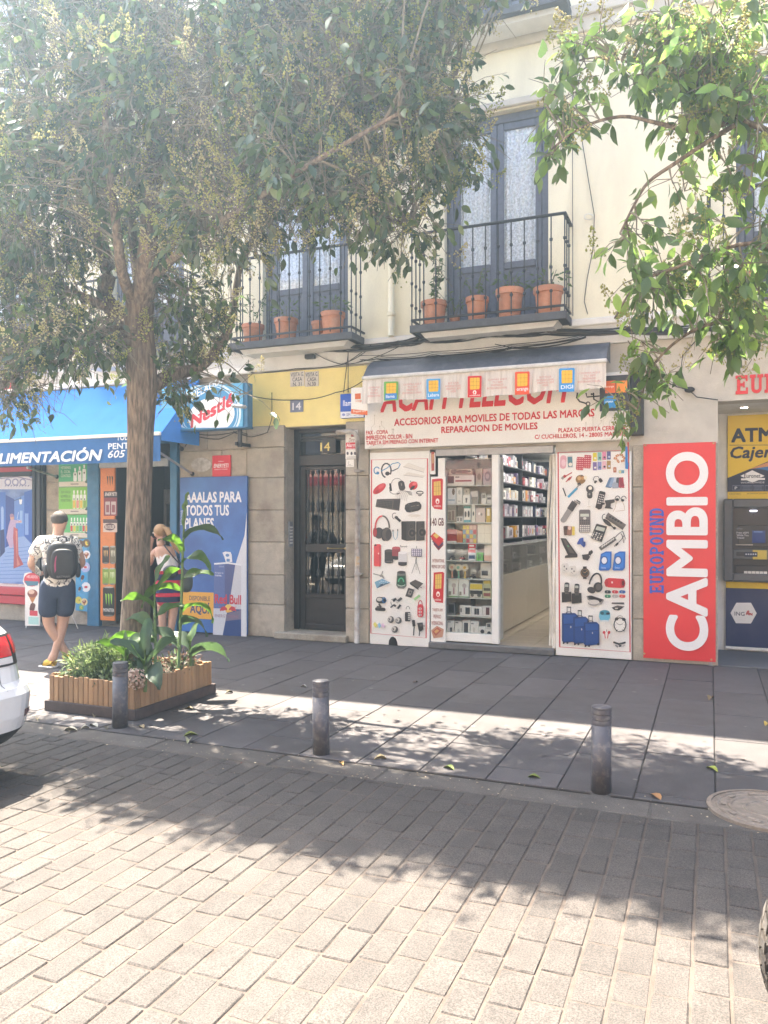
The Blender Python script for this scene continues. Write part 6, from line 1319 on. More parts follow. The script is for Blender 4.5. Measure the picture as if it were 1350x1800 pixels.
P.poly([(1148, 690), (1148, 1275), (1120, 1275), (1127, 925)], '#cfd2d8')
P.done(pb, 'slogan')
P = Print(.124, (310, 960, 9.643))
P.poly([(1075, -520), (1180, -520), (1172, 1585), (620, 1550), (632, 1040), (632, 300), (1010, 290)], '#d2d5da') if False else None
P.poly([(1186, -280), (1172, 1585), (1098, 1580), (1098, 560), (1010, 280)], '#d2d5da')
P.rect(60, 765, 632, 1212, '#e2a840'); P.text('DISPONIBLE', 220, 838, 572, 918, '#4a3c54', .02); P.text('AQUÍ', 232, 945, 560, 1160, '#3c4470', .045)
P.poly([(640, 300), (1098, 310), (1098, 1580), (620, 1552), (632, 1040)], '#4c5684')
P.poly([(640, 300), (820, 305), (820, 1050), (632, 1046)], '#566aa0'); P.poly([(1000, 310), (1098, 312), (1098, 1072), (885, 1060), (930, 770)], '#c2c4c9'); P.poly([(630, 1052), (870, 1060), (780, 1560), (620, 1550)], '#c6c8ce'); P.poly([(860, 1130), (1098, 1074), (1098, 1580), (775, 1558)], '#1e3f78'); P.poly([(850, 1150), (1098, 1080), (1098, 1240), (830, 1270)], '#6e6880')
P.line([(640, 300), (870, 285), (1100, 318)], 28, '#dcdfe3'); P.poly([(782, 110), (830, 92), (920, 100), (938, 150), (948, 270), (838, 270), (815, 190)], '#dde0e4'); P.ell(865, 155, 32, 26, '#5c84b4'); P.rect(850, 215, 905, 262, '#5c84b4')
P.text('Red Bull', 650, 812, 1098, 972, '#c62838', .04, fine=3)
P.ell(880, 1055, 62, 70, '#e8c45c'); P.poly([(735, 1080), (770, 1030), (815, 1018), (855, 1050), (862, 1090), (820, 1085), (790, 1100), (770, 1090), (745, 1105)], '#c2343c'); P.poly([(1010, 1080), (985, 1030), (935, 1018), (900, 1050), (885, 1090), (930, 1085), (960, 1100), (985, 1090), (1015, 1110)], '#c2343c'); P.line([(742, 1040), (725, 1018)], 8, '#c2343c'); P.line([(1000, 1045), (1015, 1020)], 8, '#c2343c'); P.poly([(830, 1100), (920, 1095), (960, 1110), (860, 1130)], '#e0ae4c')
P.text('ENERGY DRINK', 652, 1150, 1060, 1202, '#8a6a80', .01); P.text('Energiza tu', 658, 440, 795, 468, '#d4d8e0', .02); P.text('mente.', 658, 480, 770, 510, '#d4d8e0', .02); P.text('250 ml', 720, 332, 805, 356, '#b4bccc', .01)
P.done(pb, 'can_picture')
t = thing('energy_sign', 'square red ENERYETI sign on the stone wall above the blue billboard', 'sign', at(389, 836, .06)); MB().box(xs(373, .05), xs(405, .05), -.05, -.026, zs(373, 838, .05), zs(373, 801, .05), b=.002).build('sign_plate', mat('sign_red', (.66, .03, .05), .4), t)
P = Print(.05, (290, 660, 8.44)); P.text('BEBIDA', 795, 1268, 870, 1284, '#ecd8d8', .01); P.text('ENERYETI', 722, 1312, 944, 1372, '#f0e6e6', .035, .2); P.text('ENERGY DRINK', 735, 1386, 930, 1404, '#ecd8d8', .012); P.done(t)
t = thing('old_plate', 'blank worn white oval plate on the stone wall beside the red sign', 'plate', at(350, 830, .04)); m = MB(); pts = [(at(354 + 18*math.cos(a), 817 + 12.5*math.sin(a), .036).x, at(354 + 18*math.cos(a), 817 + 12.5*math.sin(a), .036).z) for a in np.linspace(0, 2*math.pi, 24, endpoint=False)]; m.prism(pts, -.036, -.0262); m.build('plate_body', mat('worn_white', (.55, .53, .49), .7, col2=(.42, .40, .36), vscale=20, dirt=.3, dscale=10), t)
gc = thing('grocery_cables', 'black cables looping along the stone wall under the ice cream sign', 'cables', at(370, 760, .05))
for pts in (((290, 757), (335, 760), (370, 765), (410, 760), (440, 765), (480, 758)), ((305, 766), (330, 772), (350, 768), (385, 772), (420, 756)), ((318, 760), (308, 770), (318, 785)), ((332, 772), (325, 785)), ((419, 757), (437, 763))):
    MB().tube(strand([at(x, y, .045) for x, y in pts], .004, .01, 6), .006, 5).build('cable', M_CABLE, gc, smooth=True)
m = MB(); m.sphere(at(319, 789, .05), .035, 8, 6); m.build('cable_clamp', M_CABLE, gc); m = MB(); m.sphere(at(342, 765, .05), (.06, .02, .02), 8, 6); m.build('cable_joint', M_CABLE, gc)
# awning roller box of the left part
MB().box(ax0, ax1 + .9, -.10, -.032, 3.80, 3.90, b=.01).build('roller_box', M_WHITE, aw2)

# ================================================================== trees (> trunk, limbs, twigs, leaves, flowers)
M_BARK = mat('bark', (.20, .155, .115), .95, var=.25, vscale=12, stretch=(3.2, 3.2, .5), bump=1.0, bscale=16, col2=(.085, .064, .048))
M_TWIG = mat('twig_bark', (.17, .15, .11), .85, var=.2, vscale=20)
M_LEAF = mat('privet_leaf', (1, 1, 1), .28, attr=True, spec=.7, trans=(.7, 2.0))
M_LEAFB = mat('sunlit_privet_leaf', (1, 1, 1), .32, attr=True, spec=.5, trans=(2.6, 6.5))  # translucent colour boosted so these leaves look backlit
M_FLOW = mat('privet_flower', (1, 1, 1), .8, attr=True, trans=(.8, 1.2))
def npmesh(name, V, F, mats, cols=None, smooth=False):
    """fast mesh from arrays; F has 3 or 4 columns, one colour per face"""
    me = bpy.data.meshes.new(name); k = F.shape[1]
    me.vertices.add(len(V)); me.vertices.foreach_set('co', V.astype(np.float32).ravel())
    me.loops.add(F.size); me.loops.foreach_set('vertex_index', F.astype(np.int32).ravel())
    me.polygons.add(len(F)); me.polygons.foreach_set('loop_start', np.arange(0, F.size, k, dtype=np.int32)); me.polygons.foreach_set('loop_total', np.full(len(F), k, dtype=np.int32))
    for m in (mats if isinstance(mats, (list, tuple)) else [mats]): me.materials.append(m)
    if cols is not None:
        a = me.attributes.new('col', 'FLOAT_COLOR', 'FACE'); a.data.foreach_set('color', np.concatenate([cols, np.ones((len(F), 1))], 1).astype(np.float32).ravel())
    if smooth: me.polygons.foreach_set('use_smooth', np.ones(len(F), dtype=bool))
    me.update(calc_edges=True); return me
# leaf outline: pointed oval folded along the midrib, tip drooping (x across, y along, z up)
LV = np.array([(0, 0, 0), (.17, .20, .035), (.235, .45, .05), (.15, .74, .02), (0, 1, -.10), (-.15, .74, .02), (-.235, .45, .05), (-.17, .20, .035), (0, .45, 0), (0, .74, -.03)])
LF = np.array([(0, 1, 8), (1, 2, 8), (2, 3, 9), (2, 9, 8), (3, 4, 9), (0, 8, 7), (7, 8, 6), (6, 8, 9), (6, 9, 5), (5, 9, 4)])
def leaf_frames(D, rng):
    up = rng.normal(size=D.shape) * .7 + np.array([0, 0, 1.0]); X = np.cross(D, up); X /= np.linalg.norm(X, axis=1)[:, None] + 1e-9
    return X, np.cross(X, D)
def leaves_mesh(name, P, D, L, C, rng, m):
    X, Z = leaf_frames(D, rng)
    V = P[:, None, :] + L[:, None, None] * (LV[None, :, 0:1]*X[:, None, :] + LV[None, :, 1:2]*D[:, None, :] + LV[None, :, 2:3]*Z[:, None, :])
    F = (LF[None] + (np.arange(len(P))*10)[:, None, None]).reshape(-1, 3)
    return npmesh(name, V.reshape(-1, 3), F, m, np.repeat(C, len(LF), 0), True)
def curve(p, q, bend, n=6, rq=random):
    p, q = Vector(p), Vector(q); m = p.lerp(q, .5) + Vector(bend); return [((1-t)**2)*p + 2*t*(1-t)*m + t*t*q for t in [i/n for i in range(n+1)]]
def make_tree(name, label, base, trunk_pts, trunk_r, limbs, blobs, nclus, per, lsize, seed, flow=.25, pal=None, keep=None, LM=None, spray=1.0, gaps=None):
    LM = LM or M_LEAF
    rng = np.random.default_rng(seed); rq = random.Random(seed)
    t = thing(name, label, 'tree', base)
    m = MB(); m.tube(trunk_pts, trunk_r, 18); m.build('trunk', M_BARK, t, smooth=True)
    anchors = []
    for pts, r0, r1 in limbs:
        pts = [Vector(p) for p in pts]; sm = []
        for i in range(len(pts) - 1):
            for k in range(4):
                u = k/4; a, b, c, d = pts[max(i-1, 0)], pts[i], pts[i+1], pts[min(i+2, len(pts)-1)]
                sm.append(.5*((2*b) + (c-a)*u + (2*a - 5*b + 4*c - d)*u*u + (3*b - a - 3*c + d)*u**3))
        sm.append(pts[-1]); n = len(sm); rr = [r0 + (r1-r0)*i/(n-1) for i in range(n)]
        m = MB(); m.tube(sm, rr, 10); m.build('limb', M_BARK, t, smooth=True)
        anchors += [(p, r) for p, r in zip(sm[2:], rr[2:])]
    AP = np.array([tuple(p) for p, r in anchors])
    # clusters spread through the crown, nearer its skin than its middle
    wts = np.array([b[1][0]*b[1][1]*b[1][2] for b in blobs]); wts = wts**.62; wts = wts/wts.sum()
    tw = MB(); LP, LD, LC, LL = [], [], [], []; FP, FC = [], []
    made = 0
    while made < nclus:
        b = blobs[rng.choice(len(blobs), p=wts)]
        d = rng.normal(size=3); d /= np.linalg.norm(d); c = np.array(b[0]) + d*np.array(b[1])*(rng.random()**.38)
        if keep is not None and not keep(c): continue
        made += 1
        k = np.argmin(((AP - c)**2).sum(1) * (1 + 1.6*rng.random(len(AP)))); a = AP[k]
        ln = np.linalg.norm(c - a); bend = (rq.uniform(-.1, .1)*ln, rq.uniform(-.1, .1)*ln, .12*ln)
        cp = curve(a, c, bend, 5); tw.tube(cp, [.007 - .0009*i + .002*min(ln, 2) for i in range(6)], 4, caps=False)
        # a spray of drooping shoots at the end of the twig
        for s in range(rq.randint(3, 5)):
            q0 = np.array(cp[rq.randint(3, 5)]); dr = d*.5 + rng.normal(size=3)*.6 + np.array([0, 0, -.15]); dr /= np.linalg.norm(dr)
            sl = rq.uniform(.18, .42)*spray; q1 = q0 + dr*sl + np.array([0, 0, -.10*sl]); tw.tube([q0, (q0+q1)/2 + np.array([0, 0, .03]), q1], [.004, .003, .002], 3, caps=False)
            nl = max(2, int(per*rq.uniform(.6, 1.3)/4))
            tt = rng.uniform(.15, 1.05, nl); pp = q0[None] + (q1-q0)[None]*tt[:, None] + rng.normal(size=(nl, 3))*.015
            dd = dr[None]*.45 + rng.normal(size=(nl, 3))*.55 + np.array([0, 0, -.75]); dd /= np.linalg.norm(dd, axis=1)[:, None]
            LP.append(pp); LD.append(dd); LL.append(lsize*rng.uniform(.65, 1.2, nl))
            base_c = np.array(pal[rng.choice(len(pal))]); LC.append(base_c[None]*rng.uniform(.75, 1.25, (nl, 1)))
            if rng.random() < flow:
                ax = dr*.4 + np.array([0, 0, .8]) + rng.normal(size=3)*.3; ax /= np.linalg.norm(ax); nf = 46; h = rng.random(nf)**.8
                rad = .075*(1 - h)*rng.random(nf)**.5 + .006; an = rng.uniform(0, 6.283, nf); e1 = np.cross(ax, [0.3, .9, .1]); e1 /= np.linalg.norm(e1); e2 = np.cross(ax, e1)
                fp = q1[None] + ax[None]*(h*.2)[:, None] + (np.cos(an)*rad)[:, None]*e1[None] + (np.sin(an)*rad)[:, None]*e2[None]
                FP.append(fp); FC.append(np.tile(np.array([(.42, .40, .14), (.50, .46, .24), (.33, .36, .10)][rq.randint(0, 2)]), (nf, 1)))
                tw.tube([q1, q1 + ax*.19], [.0022, .001], 3, caps=False)
    tw.build('twig_work', M_TWIG, t, kind='stuff')
    P, D, L, C = np.concatenate(LP), np.concatenate(LD), np.concatenate(LL), np.concatenate(LC)
    if gaps is not None:                # gaps cut along the sun's rays, so that flecks of sun reach the ground
        g_ = np.array([gaps(p_) for p_ in P]); P, D, L, C = P[g_], D[g_], L[g_], C[g_]
    # the leaves that show largest are objects of their own, the rest one mass
    X = P[:, 0]; Y = P[:, 1] + DIST; Z = P[:, 2] - EYE; f = -X*SN + Y*CS; r = X*CS + Y*SN; px = 675 + FPX*r/f; py = HOR - FPX*Z/f
    vis = (px > 5) & (px < 1345) & (py > 5) & (f > .5); order = np.argsort(np.where(vis, f/L, 1e9))[:300]; rest = np.ones(len(P), bool); rest[order] = False
    me = leaves_mesh('crown_foliage', P[rest] - np.array(base), D[rest], L[rest], C[rest], rng, LM); link('crown', me, t, base, kind='stuff')
    Xa, Za = leaf_frames(D[order], rng); vm = []
    for c in pal:
        vm.append(npmesh('leaf', LV.copy(), LF, LM, np.tile(np.array(c)[None], (len(LF), 1)), True))
    for i, k in enumerate(order):
        o = bpy.data.objects.new('leaf', vm[i % len(vm)]); COL.objects.link(o); o.parent = t
        M = Matrix(((Xa[i][0], D[k][0], Za[i][0], P[k][0]-base[0]), (Xa[i][1], D[k][1], Za[i][1], P[k][1]-base[1]), (Xa[i][2], D[k][2], Za[i][2], P[k][2]-base[2]), (0, 0, 0, 1)))
        o.matrix_basis = M @ Matrix.Scale(L[k], 4); WL[o.name] = Vector(P[k])
    if FP:
        P, C = np.concatenate(FP), np.concatenate(FC); n = len(P); s = .0085*rng.uniform(.6, 1.3, n)
        T = np.array([(1, 0, -.5), (-.5, .87, -.5), (-.5, -.87, -.5), (0, 0, 1)]); V = P[:, None] + s[:, None, None]*T[None]
        F = (np.array([(0, 1, 3), (1, 2, 3), (2, 0, 3), (0, 2, 1)])[None] + (np.arange(n)*4)[:, None, None]).reshape(-1, 3)
        me = npmesh('blossom', V.reshape(-1, 3) - np.array(base), F, M_FLOW, np.repeat(C, 4, 0)); link('blossom', me, t, base, kind='stuff')
    return t
GREENS = [(.045, .075, .028), (.06, .095, .03), (.075, .12, .035), (.05, .085, .045), (.10, .14, .04)]
GREENS2 = [(.06, .095, .025), (.085, .135, .03), (.11, .165, .035), (.07, .10, .035), (.05, .08, .03)]
# --- big privet in the planter. w(px,py,Y): survey point at the tree's own distance
TB = Vector((-4.97, -4.0, 0)); w = lambda px, py, dy=0.0: at(px, py, 4.0 - dy)
trunk = [w(237, 1216), w(237, 1150), w(239, 1050), w(242, 950), w(245, 850), w(247, 760), w(250, 680), w(247, 620), w(243, 570), w(247, 520)]
tr = [.185, .15, .126, .117, .115, .12, .14, .142, .135, .125]
limbs = [([w(238, 590), w(205, 552, .1), w(184, 520, .15), w(190, 470, .1), w(160, 380, .2), w(120, 290, .4), w(70, 160, .5), w(40, 20, .6)], .10, .03),
         ([w(246, 540), w(258, 480, -.1), w(262, 420, -.2), w(270, 300, -.1), w(282, 150, .1), w(300, -40, .2), w(320, -250, .3)], .12, .03),
         ([w(255, 520), w(285, 470, .2), w(318, 400, .4), w(350, 320, .5), w(420, 210, .7), w(520, 80, .8), w(600, -80, .8)], .026, .008),
         ([w(252, 690), w(300, 660, .3), w(350, 645, .6), w(392, 600, .8), w(410, 545, .9), w(430, 450, 1.0), w(520, 330, 1.1), w(640, 260, 1.1)], .075, .012),
         ([w(240, 545), w(215, 480, -.3), w(205, 400, -.5), w(190, 280, -.8), w(180, 120, -.9)], .06, .02),
         ([w(248, 525), w(235, 440, .2), w(230, 330, .5), w(228, 200, .8), w(240, 40, 1.0)], .05, .02),
         ([w(262, 500), w(320, 440, -.4), w(420, 370, -.8), w(560, 280, -1.0), w(700, 200, -.9)], .042, .012),
         ([w(200, 545), w(140, 520, -.2), w(60, 500, -.4), w(-40, 480, -.5), w(-120, 500, -.5)], .05, .018),
         ([w(228, 560), w(160, 600, -.5), w(90, 640, -.6), w(20, 660, -.7)], .03, .012),
         ([w(350, 320, .5), w(420, 300, -.2), w(520, 220, -.6), w(620, 130, -.7)], .03, .008), ([w(520, 80, .8), w(600, 120, .6), w(700, 160, .8), w(780, 230, .8)], .016, .006), ([w(270, 300), w(340, 220, -.4), w(400, 120, -.6), w(440, 0, -.7)], .03, .008), ([w(282, 150), w(380, 60, .4), w(480, 0, .9)], .025, .008), ([w(130, 310, .4), w(200, 220, -.6), w(240, 90, -.9)], .025, .008),
         ([w(330, 380, .4), w(480, 340, .3), w(620, 360, .1), w(720, 400, 0)], .035, .012)]
def B(px, py, rx, rz, dy=-.5, ry=.8):
    c = w(px, py, dy); s = (10 - 4.0 + dy)*1.2/FPX*.83; return (tuple(c), (rx*s, ry, rz*s))
blobs = [B(70, 330, 150, 190, -.5, .9), B(250, 160, 240, 200, -.6, .9), B(450, 120, 230, 210, -.6, .9), B(620, 110, 190, 150, -.5, .8), B(760, 200, 70, 110, -.4, .6), B(560, 310, 140, 90, -.5, .7), B(420, 380, 130, 90, -.4, .6), B(700, 380, 60, 50, -.4, .45), B(260, 380, 130, 110, .5, .7), B(480, 250, 200, 110, .6, .6),
         B(50, 560, 120, 90, -.4, .7), B(30, 690, 80, 50, -.6, .45), B(300, -180, 400, 220, -.5, 1.0), B(100, -60, 240, 220, -.5, 1.0), B(640, -120, 240, 170, -.5, .9), B(340, 530, 60, 50, .3, .35), B(320, 685, 40, 22, .3, .2), B(440, 690, 26, 16, .6, .12), B(-130, 300, 140, 300, -.4, 1.0),
         B(330, 560, 80, 70, .4, .4), B(140, 600, 120, 80, -.5, .5), B(250, 640, 60, 40, .6, .25), B(690, 170, 150, 130, 1.0, .6), B(790, 260, 50, 80, .8, .4), B(560, 60, 160, 110, 1.1, .6), ((-1.9, -3.2, 6.9), (.9, .6, .5)), ((-3.3, -4.7, 7.4), (1.5, .8, 1.0)), ((-2.5, -4.75, 6.4), (.9, .7, .6)), ((-4.8, -4.6, 8.2), (1.9, .9, 1.0)), ((-2.6, -4.5, 8.3), (1.2, .8, .7))]  # the blobs given by bare coordinates are out of view, added to shade the ground
RK = np.random.default_rng(77)
def porous(c):
    q = c[1] - .215*c[2]            # crown thinned by where its shadow lands: dense over the road, sparse towards the house
    return q > -6.25 and (q < -5.15 or RK.random() < (.5 if q < -4.3 else .7))
def flecks(p_):
    u, v_ = p_[0] + .42*p_[2], p_[1] - .215*p_[2]
    n_ = mnoise.noise((u*5.5, v_*6.5, 3.3)) + .45*mnoise.noise((u*1.5, v_*1.5, 9.1))
    return n_ < (.03 if v_ < -5.3 else .02 if v_ < -4.2 else .12)
make_tree('street_tree', 'large bushy street tree growing out of the wooden planter', TB, trunk, tr, limbs, blobs, 4500, 17, .105, 21, .16, GREENS, porous, gaps=flecks)
# --- second street tree just beyond the right edge: only its left branches reach into the picture
RB = Vector((2.15, -3.9, 0)); v = lambda px, py, d=4.9: at(px, py, d)
trunk = [RB, RB + Vector((.02, 0, .8)), RB + Vector((.0, .02, 1.8)), RB + Vector((-.03, .0, 2.6)), RB + Vector((-.02, .02, 3.3))]
fk = trunk[-1]
limbs = [([fk, fk + Vector((-.5, -.3, .5)), v(1440, 270)], .08, .036), ([fk + Vector((-.05, 0, -.3)), fk + Vector((-.3, -.5, .0)), v(1500, 560)], .06, .03), ([v(1440, 270), v(1350, 230), v(1290, 205), v(1220, 165), v(1150, 130), v(1080, 100)], .022, .006),
         ([v(1290, 208), v(1240, 230), v(1200, 228), v(1150, 215), v(1090, 205), v(1020, 225), v(970, 262)], .018, .006),
         ([v(1300, 215), v(1250, 245), v(1190, 285), v(1140, 320), v(1115, 360), v(1090, 410)], .016, .006),
         ([v(1500, 560), v(1420, 480), v(1340, 430), v(1260, 440), v(1190, 470), v(1120, 500), v(1080, 560)], .018, .005),
         ([v(1500, 570, 4.6), v(1400, 560, 4.6), v(1310, 560, 4.6), v(1220, 580, 4.6), v(1150, 640, 4.6), v(1120, 720, 4.6)], .018, .005),
         ([fk, fk + Vector((-.4, .1, 1.0)), fk + Vector((-1.2, .1, 2.0)), fk + Vector((-2.0, .0, 3.0)), fk + Vector((-2.5, 0, 4))], .09, .02),
         ([fk, fk + Vector((.3, .2, 1.3)), fk + Vector((.5, .4, 2.8)), fk + Vector((.6, .5, 4.2))], .10, .03), ([fk, fk + Vector((.8, -.2, .8)), fk + Vector((1.7, -.3, 1.8)), fk + Vector((2.2, -.3, 2.8))], .08, .02)]
def B2(px, py, rx, rz, d=4.9, ry=.35):
    c = v(px, py, d); s = 5.4/FPX; return (tuple(c), (rx*s, ry, rz*s))
blobs_n = [B2(1310, 70, 80, 80), B2(1190, 40, 80, 40), B2(1060, 95, 70, 40), B2(985, 180, 35, 35), B2(965, 265, 24, 24), B2(1110, 175, 60, 18), B2(1335, 230, 40, 70), B2(1310, 400, 65, 65, 4.8), B2(1180, 320, 40, 10), B2(1115, 395, 34, 24), B2(1245, 500, 80, 45, 4.7), B2(1130, 500, 55, 34, 4.7), B2(1250, 180, 50, 40),
           B2(1085, 590, 34, 44, 4.6, .18), B2(1330, 520, 50, 65, 4.7), B2(1150, 620, 40, 34, 4.6, .15), B2(1090, 680, 14, 52, 4.6, .1), B2(1158, 690, 10, 34, 4.6, .1), B2(1290, 580, 55, 26, 4.6, .15), B2(1230, 100, 70, 40), ((1.3, -4.6, 7.2), (1.0, .6, .6)), ((.2, -4.7, 7.0), (.8, .5, .5)), ((-.6, -3.3, 7.0), (1.1, .7, .4)), ((.8, -3.4, 6.8), (1.0, .7, .4))]  # the last ones sit above the view, added to shade road and pavement
far = [((2.6, -3.4, 6.6), (2.3, 1.6, 1.6)), ((3.6, -3.8, 5.2), (1.5, 1.5, 1.3)), ((1.2, -3.2, 7.4), (1.6, 1.2, 1.0))]
make_tree('street_tree', 'bright green tree with yellow blossom whose branches hang in from the right edge', RB, trunk, [.2, .15, .14, .14, .13], limbs, blobs_n, 450, 15, .122, 33, .2, GREENS2, LM=M_LEAFB, spray=.7, gaps=lambda q: q[2] < 6.3 or flecks(q))
make_far = None

# ================================================================== bollards, manhole, planter and plants, fallen leaves
M_BOLL = mat('bollard_paint', (.085, .082, .092), .5, var=.12, vscale=9, bump=.15, bscale=120, dirt=.55, dscale=22, dcol=(.30, .26, .22))
bo = None; BH = .545
for (px, py, lab) in ((1061, 1396, 'scratched dark grey bollard nearest the red CAMBIO banner, on the kerb line'), (563, 1329, 'scratched dark grey bollard standing alone on the kerb line in front of the gadget boards'), (206, 1281, 'scratched dark grey bollard on the kerb line in front of the wooden planter')):
    c = gd(px, py) + Vector((-.02, .055, -.014))
    if bo is None:
        bo = thing('bollard', lab, 'bollard', c, 'bollards along the kerb'); r = .061
        MB().lathe([(r, 0), (r, BH - .115)], c, 26).build('post', M_BOLL, bo, smooth=True)
        for k in range(3): MB().lathe([(r - .007, BH - .115 + k*.034), (r - .007, BH - .109 + k*.034), (r, BH - .108 + k*.034), (r, BH - .083 + k*.034), (r - .007, BH - .081 + k*.034)], c, 26).build('ring', M_BOLL, bo, sharp=30)
        MB().lathe([(r - .006, BH - .013), (r, BH - .012), (r, BH - .004), (r - .006, BH), (.03, BH + .004), (0, BH + .005)], c, 26).build('cap', M_BOLL, bo, sharp=30)
        MB().lathe([(r + .02, -.004), (r + .018, .004), (r + .001, .007)], c, 22).build('base_collar', M_KERB, bo)
    else:
        o = copy_tree(bo); o.location = c; o['label'] = lab; o.rotation_euler = (R(.6), R(-.5), px % 6)
mc = gd(1352, 1424); mh = thing('manhole_cover', 'rusty round manhole cover with raised rings in the pavement at the right edge', 'manhole cover', (mc.x, mc.y, .004))
M_IRON = mat('cast_iron', (.24, .20, .165), .6, metal=.3, var=.25, vscale=14, bump=.3, bscale=120, dirt=.5, dscale=6, dcol=(.3, .25, .2))
MB().lathe([(.34, -.02), (.34, .004), (.315, .006), (.315, -.001), (0, -.001)], (mc.x, mc.y, .004), 40).build('cover_plate', M_IRON, mh)
for r_ in (.27, .20, .12): MB().lathe([(r_, -.001), (r_ + .004, .006), (r_ + .016, .006), (r_ + .02, -.001)], (mc.x, mc.y, .004), 36, caps=False).build('raised_ring', M_IRON, mh)
for i in range(10): 
    a = i*.628; m = MB(); m.obox(mc.x + .245*math.cos(a), mc.y + .245*math.sin(a), .009, .03, .05, .007, Matrix.Rotation(a, 3, 'Z'), b=.003); m.build('raised_bar', M_IRON, mh)

# ---- wooden planter round the tree
PX0, PX1, PY0, PY1 = -5.44, -4.50, -4.58, -3.45
pl = thing('planter', 'square wooden planter of upright planks with a dark base board around the street tree', 'planter', ((PX0+PX1)/2, (PY0+PY1)/2, 0))
M_PLANK = mat('plank_wood', (.34, .20, .10), .65, var=.14, vscale=12, stretch=(1, 1, .14), bump=.2, bscale=60, piece=.2, dirt=.3, dscale=5, dcol=(.24, .16, .10))
M_BASEW = mat('dark_base_wood', (.075, .052, .045), .75, var=.25, vscale=8, bump=.3, bscale=50)
rb = random.Random(9)
def planks(n, f):
    for i in range(n): f(i/n, (i + 1)/n, rb.uniform(-.008, .010))
H0, H1 = .085, .315
planks(17, lambda a, b, e: MB().box(PX0 + (PX1-PX0)*a + .0025, PX0 + (PX1-PX0)*b - .0025, PY0 - rb.uniform(0, .004), PY0 + .018, H0, H1 + e, b=.004).build('plank', M_PLANK, pl))
planks(17, lambda a, b, e: MB().box(PX0 + (PX1-PX0)*a + .0025, PX0 + (PX1-PX0)*b - .0025, PY1 - .018, PY1, H0, H1 + e, b=.004).build('plank', M_PLANK, pl))
planks(18, lambda a, b, e: MB().box(PX1 - .018, PX1 + rb.uniform(0, .004), PY0 + .02 + (PY1-PY0-.04)*a + .0025, PY0 + .02 + (PY1-PY0-.04)*b - .0025, H0, H1 + e, b=.004).build('plank', M_PLANK, pl))
planks(18, lambda a, b, e: MB().box(PX0, PX0 + .018, PY0 + .02 + (PY1-PY0-.04)*a + .0025, PY0 + .02 + (PY1-PY0-.04)*b - .0025, H0, H1 + e, b=.004).build('plank', M_PLANK, pl))
for (a, b, c, d) in ((PX0 - .03, PX1 + .03, PY0 - .028, PY0 - .006), (PX0 - .03, PX1 + .03, PY1 + .006, PY1 + .028), (PX0 - .03, PX0 - .004, PY0 - .005, PY1 + .005), (PX1 + .005, PX1 + .03, PY0 - .005, PY1 + .005)): MB().box(a, b, c, d, .002, .092, b=.004).build('base_board', M_BASEW, pl)
m = MB(); n = 14
for i in range(n):
    for j in range(n):
        q = [(PX0 + .02 + (PX1-PX0-.04)*u/n, PY0 + .02 + (PY1-PY0-.04)*v_/n) for u, v_ in ((i, j), (i+1, j), (i+1, j+1), (i, j+1))]
        m.add([(x, y, .245 + .03*mnoise.noise((x*6, y*6, 0))) for x, y in q], [(0, 1, 2, 3)])
m.build('soil', mat('dark_soil', (.045, .032, .022), .95, var=.3, vscale=20, bump=.6, bscale=80), pl)

M_CANNA = mat('canna_leaf', (.06, .115, .035), .38, var=.25, vscale=22, col2=(.09, .15, .05), trans=(.10, .22, .02)); M_CANNB = mat('bluish_canna_leaf', (.07, .115, .07), .4, var=.12, vscale=14, trans=(.06, .11, .04))
M_CSTEM = mat('green_stem', (.10, .16, .05), .5)
def canna_leaf(t, base, az, L, W, lift, droop, m_, twist=0.0):
    """broad blade: midrib arcs up then droops; two rows of faces either side with a slight fold"""
    n = 10; d = Vector((math.cos(az), math.sin(az), 0)); s = Vector((-d.y, d.x, 0)); p = Vector(base); e = lift; mb = MB(); rows = []
    for i in range(n + 1):
        u = i/n; w_ = W*math.sin(math.pi*min(1, u*.93 + .05))**.75*(1 - .25*u) if i < n else .002
        side = (s*math.cos(twist) + Vector((0, 0, 1))*math.sin(twist)); nn = Vector((0, 0, 1))*math.cos(e) - d*math.sin(e)
        wav = .012*math.sin(u*11 + az)
        rows.append([p - side*w_*.5 + nn*(w_*.16 + wav), p - side*w_*.26 + nn*w_*.05, p, p + side*w_*.26 + nn*w_*.05, p + side*w_*.5 + nn*(w_*.16 - wav)])
        p = p + (d*math.cos(e) + Vector((0, 0, 1))*math.sin(e))*(L/n); e -= droop/n
    vs = [q for r_ in rows for q in r_]; fs = [(i*5+j, i*5+j+1, (i+1)*5+j+1, (i+1)*5+j) for i in range(n) for j in range(4)]
    mb.add(vs, fs); mb.build('leaf', m_, t, smooth=True)
TOI = math.atan2(-SN, CS); RIGHT = math.atan2(SN, CS)     # azimuth of picture-right at the camera
def canna(label, base, H, leaves, lean=(0, 0)):
    t = thing('canna_plant', label, 'plant', base, 'canna plants in the planter'); b = Vector(base); top = b + Vector((lean[0], lean[1], H))
    MB().tube([b + Vector((0, 0, -.02)), b.lerp(top, .35) + Vector((.01, 0, 0)), b.lerp(top, .7), top], [.016, .014, .012, .006], 8).build('stem', M_CSTEM, t, smooth=True)
    for (h, az, L, W, lift, droop, k) in leaves: canna_leaf(t, b.lerp(top, h), RIGHT + R(az), L*(.74 if H > .6 else .86), W*(1.25 if W < .13 else .95), R(lift), R(droop), M_CANNB if k else M_CANNA, R(rb.choice((-1, 1))*rb.uniform(25, 60)))
def gp_(px, py, dy=0): q = gd(px, py, .25); return (q.x, q.y + dy, .25)
